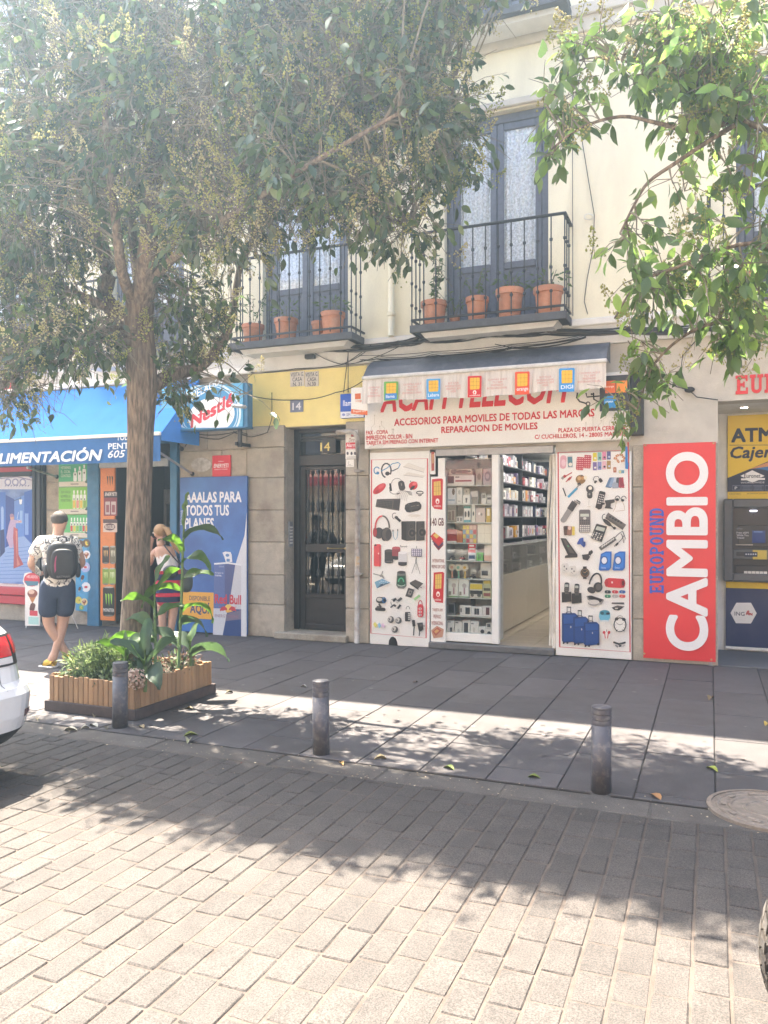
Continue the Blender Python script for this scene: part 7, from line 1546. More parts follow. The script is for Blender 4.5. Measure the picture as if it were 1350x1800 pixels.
canna('tallest canna plant, its stem rising beside the woman with long arching leaves', gp_(306, 1190, .05), 1.58, [(.16, 190, .5, .12, 60, 70, 1), (.30, -20, .50, .16, 35, 120, 1), (.36, 10, .58, .09, 55, 160, 0), (.50, 185, .62, .10, 25, 110, 0), (.56, 20, .42, .10, 35, 60, 0), (.66, -30, .55, .11, 40, 110, 0), (.72, -120, .5, .10, 60, 90, 0), (.80, 15, .58, .13, 50, 115, 1), (.88, 100, .3, .09, 65, 40, 0), (.96, 60, .26, .06, 80, 10, 0)], (.06, .03))
canna('canna plant with wide low leaves right of the trunk, middle one of three', gp_(266, 1196, .05), .88, [(.25, 185, .6, .10, 45, 75, 0), (.38, 200, .62, .10, 30, 60, 0), (.5, 160, .5, .09, 50, 80, 0), (.62, 10, .40, .10, 50, 60, 0), (.72, 190, .46, .09, 55, 90, 0), (.85, 40, .5, .12, 70, 60, 0), (.95, 20, .42, .09, 78, 30, 0)], (-.02, .02))
canna('short canna plant with broad bluish leaves at the front of the trunk', gp_(255, 1212), .34, [(.3, 120, .42, .20, 82, 15, 1), (.5, 35, .44, .22, 62, 50, 1), (.4, -40, .34, .19, 30, 130, 1), (.7, 195, .40, .14, 55, 50, 1), (.9, 80, .36, .18, 80, 25, 1), (.5, 170, .36, .10, 70, 50, 0)])
canna('low canna plant with one huge drooping leaf at the right corner of the planter', gp_(332, 1182, .02), .30, [(.5, 5, .50, .24, 40, 110, 1), (.7, 160, .36, .12, 55, 60, 1), (.9, 70, .3, .14, 70, 40, 0)])
canna('young canna plant with narrow upright leaves left of the trunk', gp_(206, 1212, .1), .36, [(.4, 110, .40, .10, 80, 20, 0), (.6, 60, .34, .09, 65, 40, 0), (.7, 190, .36, .09, 55, 60, 0), (.9, 20, .34, .12, 45, 50, 0)])
M_FINE = mat('fine_foliage', (1, 1, 1), .55, attr=True, trans=(.8, 2.0))
def bushy(name, label, c, rad, n, L, w_, cols, seed, cat='plant', stems=14, droop=.1):
    rng = np.random.default_rng(seed); t = thing(name, label, cat, c); c = np.array(c); st = MB()
    for i in range(stems):
        e = c + np.array([rng.uniform(-1, 1)*rad[0]*.8, rng.uniform(-1, 1)*rad[1]*.8, rad[2]*rng.uniform(.9, 1.8)]); st.tube([c + np.array([rng.uniform(-.5, .5)*rad[0], rng.uniform(-.5, .5)*rad[1], -.02]), (c+e)/2, e], .003, 4, caps=False)
    st.build('stem', M_CSTEM, t, kind='stuff')
    d = rng.normal(size=(n, 3)); d /= np.linalg.norm(d, axis=1)[:, None]; P = c + np.array([0, 0, rad[2]*.85]) + d*np.array(rad)*(rng.random((n, 1))**.5)
    P[:, 2] = np.maximum(P[:, 2], c[2] + .01); D = d*.6 + rng.normal(size=(n, 3))*.6 + np.array([0, 0, .35 - droop]); D /= np.linalg.norm(D, axis=1)[:, None]
    global LV; keep_ = LV; LV = LV*np.array([w_, 1, 1]); C = np.array([cols[i] for i in rng.integers(0, len(cols), n)])*rng.uniform(.8, 1.2, (n, 1))
    me = leaves_mesh('foliage', P - c, D, L*rng.uniform(.6, 1.2, n), C, rng, M_FINE); LV = keep_; link('foliage', me, t, tuple(c), kind='stuff')
bushy('leafy_shrub', 'pale feathery green shrub at the left front of the planter', (-5.18, -4.32, .25), (.26, .26, .17), 900, .075, .45, [(.14, .19, .07), (.20, .25, .11), (.10, .15, .06)], 1)
bushy('leafy_shrub', 'loose grassy green shrub in the planter directly left of the tree trunk', (-5.02, -4.30, .25), (.14, .16, .20), 420, .10, .3, [(.16, .22, .07), (.11, .17, .05)], 2)
bushy('ground_ivy', 'low grey green creeper spilling along the front planks of the planter', (-4.98, -4.48, .25), (.40, .08, .06), 380, .06, .9, [(.08, .12, .06), (.14, .18, .11), (.06, .09, .04)], 3)
bushy('dark_shrub', 'dark shrub with dry brown flower heads at the right back of the planter', (-4.66, -3.78, .25), (.15, .30, .10), 420, .055, .8, [(.05, .07, .035), (.10, .06, .04), (.17, .10, .08), (.07, .10, .05)], 4)
bushy('dark_shrub', 'low dark green shrub at the foot of the tall canna plants', (-4.72, -4.30, .25), (.18, .18, .10), 360, .06, .8, [(.05, .08, .035), (.08, .11, .05)], 5)
hy = thing('hydrangea', 'faded pinkish cream hydrangea flower head behind the left bollard', 'flower', gp_(232, 1216, .06)); c = Vector(gp_(232, 1216, .06)) + Vector((0, 0, .10)); rng = np.random.default_rng(6); m = MB()
for i in range(260):
    d = Vector(rng.normal(size=3)).normalized(); p = c + Vector((d.x*.085, d.y*.085, d.z*.095)) * rng.uniform(.8, 1.05); col = lin('#d9c4b4') if rng.random() < .6 else lin('#b99a88'); s = d.orthogonal().normalized()*.012; q = d.cross(s)
    m.add([p + s + d*.004, p + q, p - s + d*.004, p - q], [(0, 1, 2, 3)], col=col)
m.build('flower_head', M_FLOW, hy, kind='stuff'); MB().tube([Vector(gp_(232, 1216, .06)), c], .004, 5).build('stem', M_CSTEM, hy)
# ---- fallen leaves
M_DRY = mat('dry_leaf', (1, 1, 1), .6, attr=True)
fl_spots = [(122, 1284, '#b9ae92', 'pale dry leaf on the pavers beside the left bollard'), (158, 1279, '#cfc8b4', 'curled whitish leaf in front of the planter'), (172, 1277, '#c9c2b0', 'upright curled pale leaf close to the left bollard'), (187, 1282, '#5c5644', 'dark curled leaf touching the left bollard'), (113, 1282, '#bfb9a4', 'small pale leaf on the kerb left of the planter'), (66, 1262, '#8c8068', 'brown leaf on the kerb near the white car'), (165, 1260, '#9a8c70', 'tan leaf at the foot of the planter base board'), (253, 1279, '#c9b48c', 'yellowish upright leaf right of the left bollard'), (322, 1293, '#7c8438', 'green and yellow leaf on the kerb right of the planter'), (334, 1299, '#b0b08c', 'pale curled leaf beside the green and yellow one'), (410, 1216, '#6c6448', 'dark curled leaf on the slabs right of the planter'), (340, 1245, '#8c7a50', 'brown leaf on the slabs near the planter corner'), (597, 1338, '#c09a5c', 'tan leaf on the kerb beside the lone bollard'), (680, 1332, '#c9b88c', 'cream leaf on the kerb right of the lone bollard'), (799, 1352, '#7a8c34', 'large green leaf on the kerb in the middle of the picture'), (927, 1364, '#6c7c30', 'small green leaf on the dark kerb left of the right bollard'), (1162, 1404, '#b88a5c', 'orange brown leaf on the kerb right of the right bollard'), (1242, 1347, '#a8b04c', 'long yellow green leaf on the sunlit slabs at the right'), (734, 1198, '#5c4a3a', 'dark brown leaf alone on the slabs in front of the showcase'), (1246, 1230, '#8c7c5c', 'tan leaf on the shaded slabs before the red banner'), (540, 1208, '#b0b0ac', 'grey scrap of leaf behind the lone bollard'), (1345, 1275, '#c0a44c', 'yellow leaf at the right edge of the pavement')]
rq = random.Random(4)
for (px, py, col, lab) in fl_spots:
    p = gd(px, py, .006); L = rq.uniform(.075, .12); az = rq.uniform(0, 6.28); V = LV.copy()*L; V[:, 2] = np.abs(V[:, 0])*rq.uniform(.5, 1.3) + .012*np.sin(V[:, 1]/L*3)*rq.uniform(.3, 1.5); ca, sa = math.cos(az), math.sin(az)
    W = np.stack([V[:, 0]*ca - V[:, 1]*sa, V[:, 0]*sa + V[:, 1]*ca, V[:, 2] - V[:, 2].min()], 1)
    me = npmesh('fallen_leaf', W, LF, M_DRY, np.tile(np.array(lin(col))*.7, (len(LF), 1)), True); tag(link('fallen_leaf', me, None, (p.x, p.y, -.003 if p.y > -4.93 else -.006)), lab, 'leaf')
m = MB()
for i in range(420):
    p = Vector((rq.uniform(-6, 1.2), rq.gauss(-5.06, .12), -.002)); s = rq.uniform(.003, .011); a = rq.uniform(0, 6); m.add([p + Vector((s*math.cos(a), s*math.sin(a), 0)), p + Vector((s*math.cos(a+2), s*math.sin(a+2), .003)), p + Vector((s*math.cos(a+4), s*math.sin(a+4), .001))], [(0, 1, 2)], col=lin(rq.choice(('#8c7c64', '#6c5c48', '#b0a48c'))))
m.build('leaf_litter', M_DRY, kind='stuff')

# ================================================================== people
def skin(name, joints, edges, root, mats, parent, sub=2, smooth=True, fmat=None):
    """one continuous body grown over a skeleton of joints (position, radius or (rx, ry))"""
    names = list(joints); me = bpy.data.meshes.new(name); org = WL[parent.name]
    me.from_pydata([tuple(Vector(joints[n][0])) for n in names], [(names.index(a), names.index(b)) for a, b in edges], [])
    o = bpy.data.objects.new(name + '_rig', me); COL.objects.link(o)
    md = o.modifiers.new('skin', 'SKIN'); md.use_smooth_shade = True; o.modifiers.new('sub', 'SUBSURF').levels = sub
    lay = me.skin_vertices[0].data
    for i, n in enumerate(names):
        r_ = joints[n][1]; lay[i].radius = r_ if isinstance(r_, tuple) else (r_, r_); lay[i].use_root = (n == root)
    dg = bpy.context.evaluated_depsgraph_get(); nm = bpy.data.meshes.new_from_object(o.evaluated_get(dg)); bpy.data.objects.remove(o); nm.name = name
    nm.materials.clear()
    for m_ in (mats if isinstance(mats, list) else [mats]): nm.materials.append(m_)
    nm.polygons.foreach_set('use_smooth', [True]*len(nm.polygons))
    if fmat: 
        for p in nm.polygons: p.material_index = fmat(p.center)
    return link(name, nm, parent, tuple(org))
M_SKIN = mat('skin', (.50, .30, .21), .5, var=.05, vscale=20); M_HAIRD = mat('dark_cropped_hair', (.05, .04, .032), .7, bump=.4, bscale=400, var=.2, vscale=60); M_HAIRB = mat('fair_hair', (.36, .22, .10), .5, var=.25, vscale=40, stretch=(4, 4, .6), bump=.5, bscale=90)
M_SHIRT = mat('white_printed_shirt', (.74, .72, .67), .85, bump=.1)
def ink_strokes(m, scale, th, dark):
    """thin dark brush strokes: the zero lines of a warped noise, as printed on the cloth"""
    t = m.node_tree; N, L = t.nodes, t.links; p = next(n for n in N if n.type == 'BSDF_PRINCIPLED'); src = p.inputs['Base Color'].links[0].from_socket
    tc = N.new('ShaderNodeTexCoord'); n = N.new('ShaderNodeTexNoise'); n.inputs['Scale'].default_value = scale; n.inputs['Detail'].default_value = 2; n.inputs['Distortion'].default_value = 1.6; L.new(tc.outputs['Object'], n.inputs['Vector'])
    s = N.new('ShaderNodeMath'); s.operation = 'SUBTRACT'; s.inputs[1].default_value = .5; L.new(n.outputs[0], s.inputs[0]); a = N.new('ShaderNodeMath'); a.operation = 'ABSOLUTE'; L.new(s.outputs[0], a.inputs[0])
    c = N.new('ShaderNodeMath'); c.operation = 'LESS_THAN'; c.inputs[1].default_value = th; L.new(a.outputs[0], c.inputs[0])
    x = N.new('ShaderNodeMix'); x.data_type = 'RGBA'; L.new(c.outputs[0], x.inputs[0]); L.new(src, x.inputs[6]); x.inputs[7].default_value = (*dark, 1); L.new(x.outputs[2], p.inputs['Base Color'])
ink_strokes(M_SHIRT, 13, .028, (.04, .04, .045))
M_NAVY = mat('navy_cloth', (.026, .038, .075), .85, var=.12, vscale=16, bump=.2, bscale=40); M_BPACK = mat('black_nylon', (.018, .018, .022), .5, var=.2, vscale=12, bump=.15, bscale=60)
M_SOCK = mat('grey_sock', (.42, .38, .35), .9); M_YSHOE = mat('yellow_leather', (.62, .38, .02), .5, var=.1); M_BSHOE = mat('black_leather', (.02, .02, .022), .45); M_SOLE = mat('white_sole', (.65, .63, .58), .6)
def fingers(J, E, side, wrist, palm_dir, up, curl, tag_):
    """palm, four unequal fingers and a thumb leaving its side"""
    w_ = Vector(wrist); d = Vector(palm_dir).normalized(); u = Vector(up).normalized(); s = d.cross(u) * side; k = w_ + d*.085
    J[tag_+'palm'] = (w_ + d*.05, (.036, .018)); E.append((tag_+'wrist', tag_+'palm'))
    for i, (off, L) in enumerate(((-.027, .075), (-.009, .085), (.009, .078), (.026, .060))):
        b = k + s*off; m1 = b + (d*.8 - u*curl*.5).normalized()*L*.5; m2 = m1 + (d*.5 - u*curl).normalized()*L*.5
        for n, p, r_ in (('a', b, .0105), ('b', m1, .009), ('c', m2, .0075)): J[f'{tag_}f{i}{n}'] = (p, r_)
        E += [(tag_+'palm', f'{tag_}f{i}a'), (f'{tag_}f{i}a', f'{tag_}f{i}b'), (f'{tag_}f{i}b', f'{tag_}f{i}c')]
    t0 = w_ + d*.03 - s*.03; t1 = t0 + (d*.6 - s*.8 - u*.3*curl).normalized()*.035; t2 = t1 + (d*.9 - s*.2 - u*.4*curl).normalized()*.03
    J[tag_+'t0'] = (t1, .011); J[tag_+'t1'] = (t2, .009); E += [(tag_+'palm', tag_+'t0'), (tag_+'t0', tag_+'t1')]
def head(J, E, c, fwd, neck, rad=1.0):
    """skull, jaw, nose and ears hung on the neck joint"""
    c = Vector(c); f = Vector(fwd).normalized(); u = Vector((0, 0, 1)); s = f.cross(u); k = rad
    J['skull'] = (c + u*.015*k, (.082*k, .092*k)); J['crown'] = (c + u*.085*k - f*.006, (.058*k, .066*k)); J['jaw'] = (c - u*.07*k + f*.035*k, (.048*k, .05*k)); J['nose'] = (c + f*.100*k - u*.018*k, .013*k)
    J['ear_l'] = (c - s*.083*k - u*.012*k - f*.01, (.022*k, .012*k)); J['ear_r'] = (c + s*.083*k - u*.012*k - f*.01, (.022*k, .012*k))
    E += [(neck, 'skull'), ('skull', 'crown'), ('skull', 'jaw'), ('skull', 'nose'), ('skull', 'ear_l'), ('skull', 'ear_r')]
def face(t, c, fwd, org):
    c = Vector(c) + Vector(org); f = Vector(fwd).normalized(); s = f.cross(Vector((0, 0, 1))); m = MB()
    for k in (-1, 1): m.sphere(c + f*.083 + s*.032*k + Vector((0, 0, .012)), .0105, 8, 6)
    m.build('eyes', M_SOLE, t, kind='stuff', smooth=True); m = MB()
    for k in (-1, 1): m.sphere(c + f*.0915 + s*.032*k + Vector((0, 0, .012)), .005, 6, 5)
    for k in (-1, 1): m.obox(*(c + f*.092 + s*.032*k + Vector((0, 0, .034))), .03, .006, .007, Matrix.Rotation(math.atan2(s.y, s.x), 3, 'Z'))
    m.build('pupils_and_brows', M_HAIRD, t, kind='stuff'); m = MB(); m.obox(*(c + f*.084 - Vector((0, 0, .062))), .045, .012, .012, Matrix.Rotation(math.atan2(s.y, s.x), 3, 'Z'), b=.005); m.build('mouth', mat('lip', (.42, .17, .14), .5) if 'lip' not in MATS else MATS['lip'], t)
def place(t, px, py):
    g_ = gd(px, py); t.location = g_; t.rotation_euler = (0, 0, math.atan2(-g_.x, g_.y + DIST)); return t
Z3 = (0, 0, 0)
# ---- man with backpack, seen from behind, weight crossing from one foot to the other (x picture-right, y away)
man = thing('person', 'man seen from behind in a white printed shirt, navy shorts and yellow shoes', 'person', Z3)
J = {'pelvis': ((.07, 0, .93), (.165, .125)), 'spine': ((.065, .0, 1.12), (.165, .12)), 'chest': ((.06, .0, 1.32), (.185, .125)), 'collar': ((.062, .0, 1.45), (.10, .08)), 'neck': ((.075, .02, 1.53), .058),
     'sl': ((-.115, 0, 1.425), .072), 'el': ((-.215, -.02, 1.18), .048), 'lwrist': ((-.12, .19, 1.06), .030), 'sr': ((.245, 0, 1.425), .072), 'er': ((.335, .0, 1.18), .048), 'rwrist': ((.22, .20, 1.08), .030),
     'hl': ((-.02, 0, .86), .112), 'kl': ((-.03, .05, .49), .066), 'cl': ((.055, .035, .34), .058), 'al': ((.16, .06, .155), .038), 'heel_l': ((.165, .03, .085), .036), 'toe_l': ((.25, .13, .035), .034),
     'hr': ((.16, 0, .86), .112), 'kr': ((.12, .06, .48), .066), 'cr': ((.085, .03, .32), .057), 'ar': ((.02, .03, .10), .038), 'heel_r': ((.015, .0, .045), .036), 'toe_r': ((-.07, .12, .03), .034)}
E = [('pelvis', 'spine'), ('spine', 'chest'), ('chest', 'collar'), ('collar', 'neck'), ('chest', 'sl'), ('sl', 'el'), ('el', 'lwrist'), ('chest', 'sr'), ('sr', 'er'), ('er', 'rwrist'), ('pelvis', 'hl'), ('hl', 'kl'), ('kl', 'cl'), ('cl', 'al'), ('al', 'heel_l'), ('al', 'toe_l'), ('pelvis', 'hr'), ('hr', 'kr'), ('kr', 'cr'), ('cr', 'ar'), ('ar', 'heel_r'), ('ar', 'toe_r')]
HC, HF = (.095, .05, 1.665), (.55, .8, -.12); head(J, E, HC, HF, 'neck'); fingers(J, E, 1, (-.12, .19, 1.06), (.5, .8, .15), (0, 0, 1), .8, 'l'); fingers(J, E, -1, (.22, .20, 1.08), (-.5, .8, .1), (0, 0, 1), .8, 'r')
skin('body', J, E, 'pelvis', [M_SKIN, M_SHIRT, M_NAVY], man, fmat=lambda c: (0 if c.y > .15 or abs(c.x - .065) > .235 or c.z > 1.40 or c.z < .62 else 1 if c.z > .93 else 2)); face(man, HC, HF, Z3)
def grow(keys, add, extra=None):
    d = {k: (J[k][0], tuple(r_ + add for r_ in J[k][1]) if isinstance(J[k][1], tuple) else J[k][1] + add) for k in keys}
    d.update(extra or {}); return d
skin('shirt', grow(['spine', 'chest', 'collar', 'sl', 'sr'], .024, {'hem': ((.07, 0, .915), (.235, .175)), 'el2': ((-.185, -.012, 1.255), .085), 'er2': ((.305, 0, 1.255), .085)}), [('hem', 'spine'), ('spine', 'chest'), ('chest', 'collar'), ('chest', 'sl'), ('chest', 'sr'), ('sl', 'el2'), ('sr', 'er2')], 'chest', M_SHIRT, man)
skin('shorts', grow(['pelvis', 'hl', 'hr'], .02, {'k1': ((-.035, .03, .56), .112), 'k2': ((.135, .035, .56), .108), 'top': ((.07, 0, 1.06), (.18, .135))}), [('top', 'pelvis'), ('pelvis', 'hl'), ('pelvis', 'hr'), ('hl', 'k1'), ('hr', 'k2')], 'pelvis', M_NAVY, man)
for (a_, c_, h_, t_) in (('al', 'cl', 'heel_l', 'toe_l'), ('ar', 'cr', 'heel_r', 'toe_r')):
    A, Cc_, Hh, T = (Vector(J[k][0]) for k in (a_, c_, h_, t_)); skin('sock', {'a': (A - (A - Cc_)*0.0 + Vector((0, 0, -.02)), .046), 'b': (A.lerp(Cc_, .28), .049)}, [('a', 'b')], 'a', M_SOCK, man)
    D = (T - Hh); D.z = 0; D.normalize(); skin('shoe', {'h': (Hh + Vector((0, 0, .01)), (.047, .045)), 'i': (A + Vector((0, 0, -.035)), .050), 'm': (Hh.lerp(T, .5) + Vector((0, 0, .012)), (.05, .045)), 't': (T + D*.03, (.046, .036))}, [('h', 'i'), ('h', 'm'), ('m', 't'), ('i', 'm')], 'h', [M_YSHOE, M_BSHOE], man, fmat=lambda c, A=A, D=D: 1 if (c - A).dot(D) > .10 or c.z > A.z + .0 else 0)
    m = MB(); q = Hh - D*.045; L_ = (T - Hh).length + .115; ang = math.atan2(D.y, D.x); cz = min(Hh.z, T.z)
    m.obox(*(q + D*L_*.5 + Vector((0, 0, (Hh.z+T.z)/2 - q.z - .032))), L_, .088, .024, Matrix.Rotation(ang, 3, 'Z') @ Matrix.Rotation(math.atan2(Hh.z - T.z, L_)*.9, 3, 'Y'), b=.011); m.build('sole', M_SOLE, man)
hm_ = MB(); hc = Vector(HC) + Vector((-.008, -.012, .035)); hm_.sphere(hc, (.092, .098, .092), 20, 14); hm_.v = [tuple(Vector(p) if p[2] > hc.z - .055 else Vector((p[0], p[1], hc.z - .055))) for p in hm_.v]; hm_.build('hair', M_HAIRD, man, smooth=True)
place(man, 90, 1174)
bp = thing('backpack', 'black school backpack with a pink streak and grey lettering on the man\'s back', 'backpack', Z3)
def pillow(c, sx, sy, sz, m_, name, parent, p=3.2):
    mb = MB(); nu, nv = 28, 18; vs = []; sg = lambda x: (abs(x)**(2/p))*(1 if x >= 0 else -1)
    for i in range(nv + 1):
        ph = -math.pi/2 + math.pi*i/nv
        for j in range(nu):
            th = 2*math.pi*j/nu; vs.append((c[0] + sx*sg(math.cos(ph))*sg(math.cos(th)), c[1] + sy*sg(math.cos(ph))*sg(math.sin(th)), c[2] + sz*sg(math.sin(ph))))
    mb.add(vs, [(i*nu+j, i*nu+(j+1) % nu, (i+1)*nu+(j+1) % nu, (i+1)*nu+j) for i in range(nv) for j in range(nu)]); return mb.build(name, m_, parent, smooth=True)
pillow((.115, -.215, 1.235), .165, .085, .215, M_BPACK, 'main_pocket', bp); pillow((.12, -.30, 1.20), .125, .035, .165, M_BPACK, 'front_pocket', bp)
for sx in (-1, 1): pillow((.115 + sx*.165, -.20, 1.12), .03, .05, .085, M_BPACK, 'side_pocket', bp, 2.6); MB().tube([(.10 + sx*.10, -.16, 1.42), (.085 + sx*.125, -.06, 1.50), (.075 + sx*.13, .06, 1.49), (.07 + sx*.15, .155, 1.38), (.07 + sx*.16, .15, 1.22), (.10 + sx*.17, -.10, 1.10)], .017, 7).build('strap', M_BPACK, bp, smooth=True)
MB().tube([(.07, -.2, 1.44), (.075, -.225, 1.49), (.115, -.23, 1.505), (.155, -.225, 1.49), (.16, -.2, 1.44)], .010, 7).build('carry_loop', M_BPACK, bp, smooth=True)
m = MB(); q = -.3375
A_, F_, _ = text_geo('BATMAN', .02); m.add([(.055 + u*.14, q - .001, 1.045 + v_*.026) for u, v_ in A_], F_, col=lin('#8c8a88')); m.add([(.035, q - .0005, 1.10), (.05, q - .0005, 1.13), (.048, q - .0005, 1.22), (.058, q - .0005, 1.30), (.04, q - .0005, 1.27), (.03, q - .0005, 1.19)], [(0, 1, 2, 3, 4, 5)], col=lin('#9c3a64'))
m.build('pocket_print', M_PRINT, bp); place(bp, 90, 1174)
# ---- woman at the shop door, hand to her face
wo = thing('person', 'woman with a fair ponytail and white top raising a hand to her face', 'person', Z3)
J = {'pelvis': ((.06, 0, .86), (.15, .12)), 'spine': ((.06, .02, 1.04), (.115, .09)), 'chest': ((-.0, .05, 1.22), (.135, .095)), 'collar': ((-.03, .06, 1.33), (.075, .06)), 'neck': ((-.045, .08, 1.40), .045),
     'sl': ((-.12, .06, 1.29), .052), 'el': ((-.19, .12, 1.08), .036), 'lwrist': ((-.17, .16, 1.32), .025), 'sr': ((.10, .02, 1.29), .052), 'er': ((.16, .10, 1.06), .036), 'rwrist': ((.06, .26, 1.12), .025),
     'hl': ((-.02, 0, .80), .098), 'kl': ((-.02, .03, .46), .062), 'cl': ((-.02, -.01, .32), .052), 'al': ((-.02, .0, .09), .034), 'toe_l': ((-.03, .15, .03), .030), 'heel_l': ((-.02, -.03, .035), .03),
     'hr': ((.14, 0, .80), .098), 'kr': ((.12, .03, .46), .062), 'cr': ((.10, -.01, .32), .052), 'ar': ((.08, .0, .09), .034), 'toe_r': ((.09, .15, .03), .030), 'heel_r': ((.08, -.03, .035), .03)}
E = [('pelvis', 'spine'), ('spine', 'chest'), ('chest', 'collar'), ('collar', 'neck'), ('chest', 'sl'), ('sl', 'el'), ('el', 'lwrist'), ('chest', 'sr'), ('sr', 'er'), ('er', 'rwrist'), ('pelvis', 'hl'), ('hl', 'kl'), ('kl', 'cl'), ('cl', 'al'), ('al', 'heel_l'), ('al', 'toe_l'), ('pelvis', 'hr'), ('hr', 'kr'), ('kr', 'cr'), ('cr', 'ar'), ('ar', 'heel_r'), ('ar', 'toe_r')]
HC, HF = (-.055, .10, 1.515), (-.7, .7, -.15); head(J, E, HC, HF, 'neck', .92); fingers(J, E, 1, (-.17, .16, 1.32), (.15, .05, 1), (.5, -.6, .2), .4, 'l'); fingers(J, E, -1, (.06, .26, 1.12), (-.6, .6, .2), (0, 0, 1), .9, 'r')
M_COT = mat('white_cotton', (.70, .68, .65), .9); skin('body', J, E, 'pelvis', [M_SKIN, M_COT], wo, fmat=lambda c: 1 if .86 < c.z < 1.2 and c.y < .14 and -.13 < c.x < .19 else 0); face(wo, HC, HF, Z3)
skin('top', grow(['spine', 'chest'], .014, {'hem': ((.06, .01, .93), (.15, .115)), 'bl': ((-.085, .06, 1.28), .045), 'br': ((.07, .03, 1.28), .045)}), [('hem', 'spine'), ('spine', 'chest'), ('chest', 'bl'), ('chest', 'br')], 'chest', M_COT, wo)
M_STR = [mat('navy_stripe', (.02, .03, .09), .85), mat('red_stripe', (.55, .03, .06), .85)]
skin('striped_skirt', grow(['pelvis'], .03, {'a': ((.06, 0, .74), (.185, .145)), 'b': ((.06, .0, .52), (.18, .15)), 'top': ((.06, 0, .94), (.14, .11))}), [('top', 'pelvis'), ('pelvis', 'a'), ('a', 'b')], 'pelvis', M_STR, wo, sub=3, fmat=lambda c: 1 if (c.z*7.2) % 1 < .38 else 0)
hr = MB(); hc = Vector(HC) + Vector((.012, -.012, .03)); hr.sphere(hc, (.088, .092, .09), 18, 12); hr.build('hair', M_HAIRB, wo, smooth=True)
MB().tube([hc + Vector((.04, -.07, .04)), hc + Vector((.085, -.115, .02)), hc + Vector((.13, -.13, -.09)), hc + Vector((.19, -.12, -.22)), hc + Vector((.24, -.10, -.30))], [.018, .036, .040, .03, .006], 10).build('ponytail', M_HAIRB, wo, smooth=True)
place(wo, 288, 1140)
hb = thing('handbag', 'dark grey green shoulder bag hanging at the woman\'s side', 'bag', Z3); pillow((.285, -.02, .88), .085, .07, .15, mat('grey_green_leather', (.055, .07, .065), .5, var=.1), 'bag_body', hb, 2.6); MB().tube([(.27, .02, 1.02), (.16, .06, 1.2), (.06, .02, 1.36), (.0, -.06, 1.36), (.12, -.1, 1.2), (.28, -.06, 1.02)], .009, 6).build('strap', M_BPACK, hb, smooth=True); place(hb, 288, 1140)
pk = thing('waist_bag', 'black gathered bag or jacket tied at the woman\'s waist', 'bag', Z3); pillow((.085, -.125, 1.01), .10, .05, .085, M_BPACK, 'bag_body', pk, 2.3); place(pk, 288, 1140)

# ================================================================== white car at the left edge and a motorcycle at the right edge
CRX, CRY = -4.13, -6.80
M_CARW = mat('white_car_paint', (.72, .72, .71), .22, spec=.5, coat=.8); M_CARB = mat('black_plastic', (.018, .019, .022), .55); M_RLENS = mat('red_lens', (.60, .012, .02), .12, coat=1.0); M_CLENS = mat('clear_lens', (.62, .60, .58), .12, coat=1.0); M_DLENS = mat('smoked_lens', (.10, .02, .03), .15, coat=1.0); M_CGL = mat('car_glass', (.02, .022, .025), .05)
car = thing('parked_car', 'rear corner of a white car with a red tail light at the left edge', 'car', (CRX - 2.1, CRY, 0))
SL = [(.19, -.22, -4.10, .80, .22), (.24, -.13, -4.16, .86, .26), (.30, -.06, -4.22, .895, .30), (.335, -.03, -4.24, .905, .30), (.42, -.01, -4.25, .91, .28), (.56, 0, -4.24, .91, .27), (.605, -.02, -4.2, .895, .26), (.64, -.06, -4.12, .865, .25), (.74, -.09, -4.0, .85, .22), (.86, -.12, -3.7, .84, .21), (.94, -.16, -3.3, .825, .20), (.985, -.20, -3.1, .80, .20), (1.01, -.30, -2.95, .76, .20), (1.05, -.42, -2.8, .72, .20), (1.38, -.98, -2.15, .60, .18), (1.44, -1.12, -2.0, .56, .18), (1.47, -1.35, -1.8, .45, .16)]
def interp(z):
    for a, b in zip(SL[:-1], SL[1:]):
        if a[0] <= z <= b[0]:
            k = (z - a[0])/(b[0] - a[0]); return tuple(p + (q - p)*k for p, q in zip(a, b))
    return SL[-1]
def ring(z, off=0.0, n=9):
    _, xr, xf, hw, rc = interp(z); pts = []; hw += off; xr += off; xf -= off
    for (sx, sy, a0) in ((1, 1, 0), (-1, 1, 90), (-1, -1, 180), (1, -1, 270)):
        for i in range(n):
            a = R(a0 + 90*i/(n - 1)); cx = (xr - rc) if sx > 0 else (xf + rc); pts.append((CRX + cx + rc*math.cos(a), CRY + sy*(hw - rc) + rc*math.sin(a), z))
    return pts
zsl = []
for a, b in zip(SL[:-1], SL[1:]): zsl += [a[0] + (b[0]-a[0])*k/3 for k in range(3)]
zsl.append(SL[-1][0]); RG = [ring(z) for z in zsl]; n = len(RG[0])
def body_part(name, sel, m_):
    mb = MB()
    for i in range(len(RG) - 1):
        for j in range(n):
            if sel((zsl[i]+zsl[i+1])/2, j): mb.add([RG[i][j], RG[i][(j+1) % n], RG[i+1][(j+1) % n], RG[i+1][j]], [(0, 1, 2, 3)])
    if name == 'body': mb.add(RG[-1], [tuple(range(n))])
    if name == 'lower_bumper': mb.add(RG[0], [tuple(range(n))[::-1]])
    return mb.build(name, m_, car, smooth=True)
body_part('body', lambda z, j: .335 <= z < 1.05 or z > 1.38, M_CARW); body_part('lower_bumper', lambda z, j: z < .335, M_CARB); body_part('windows', lambda z, j: 1.05 <= z <= 1.38, M_CGL)
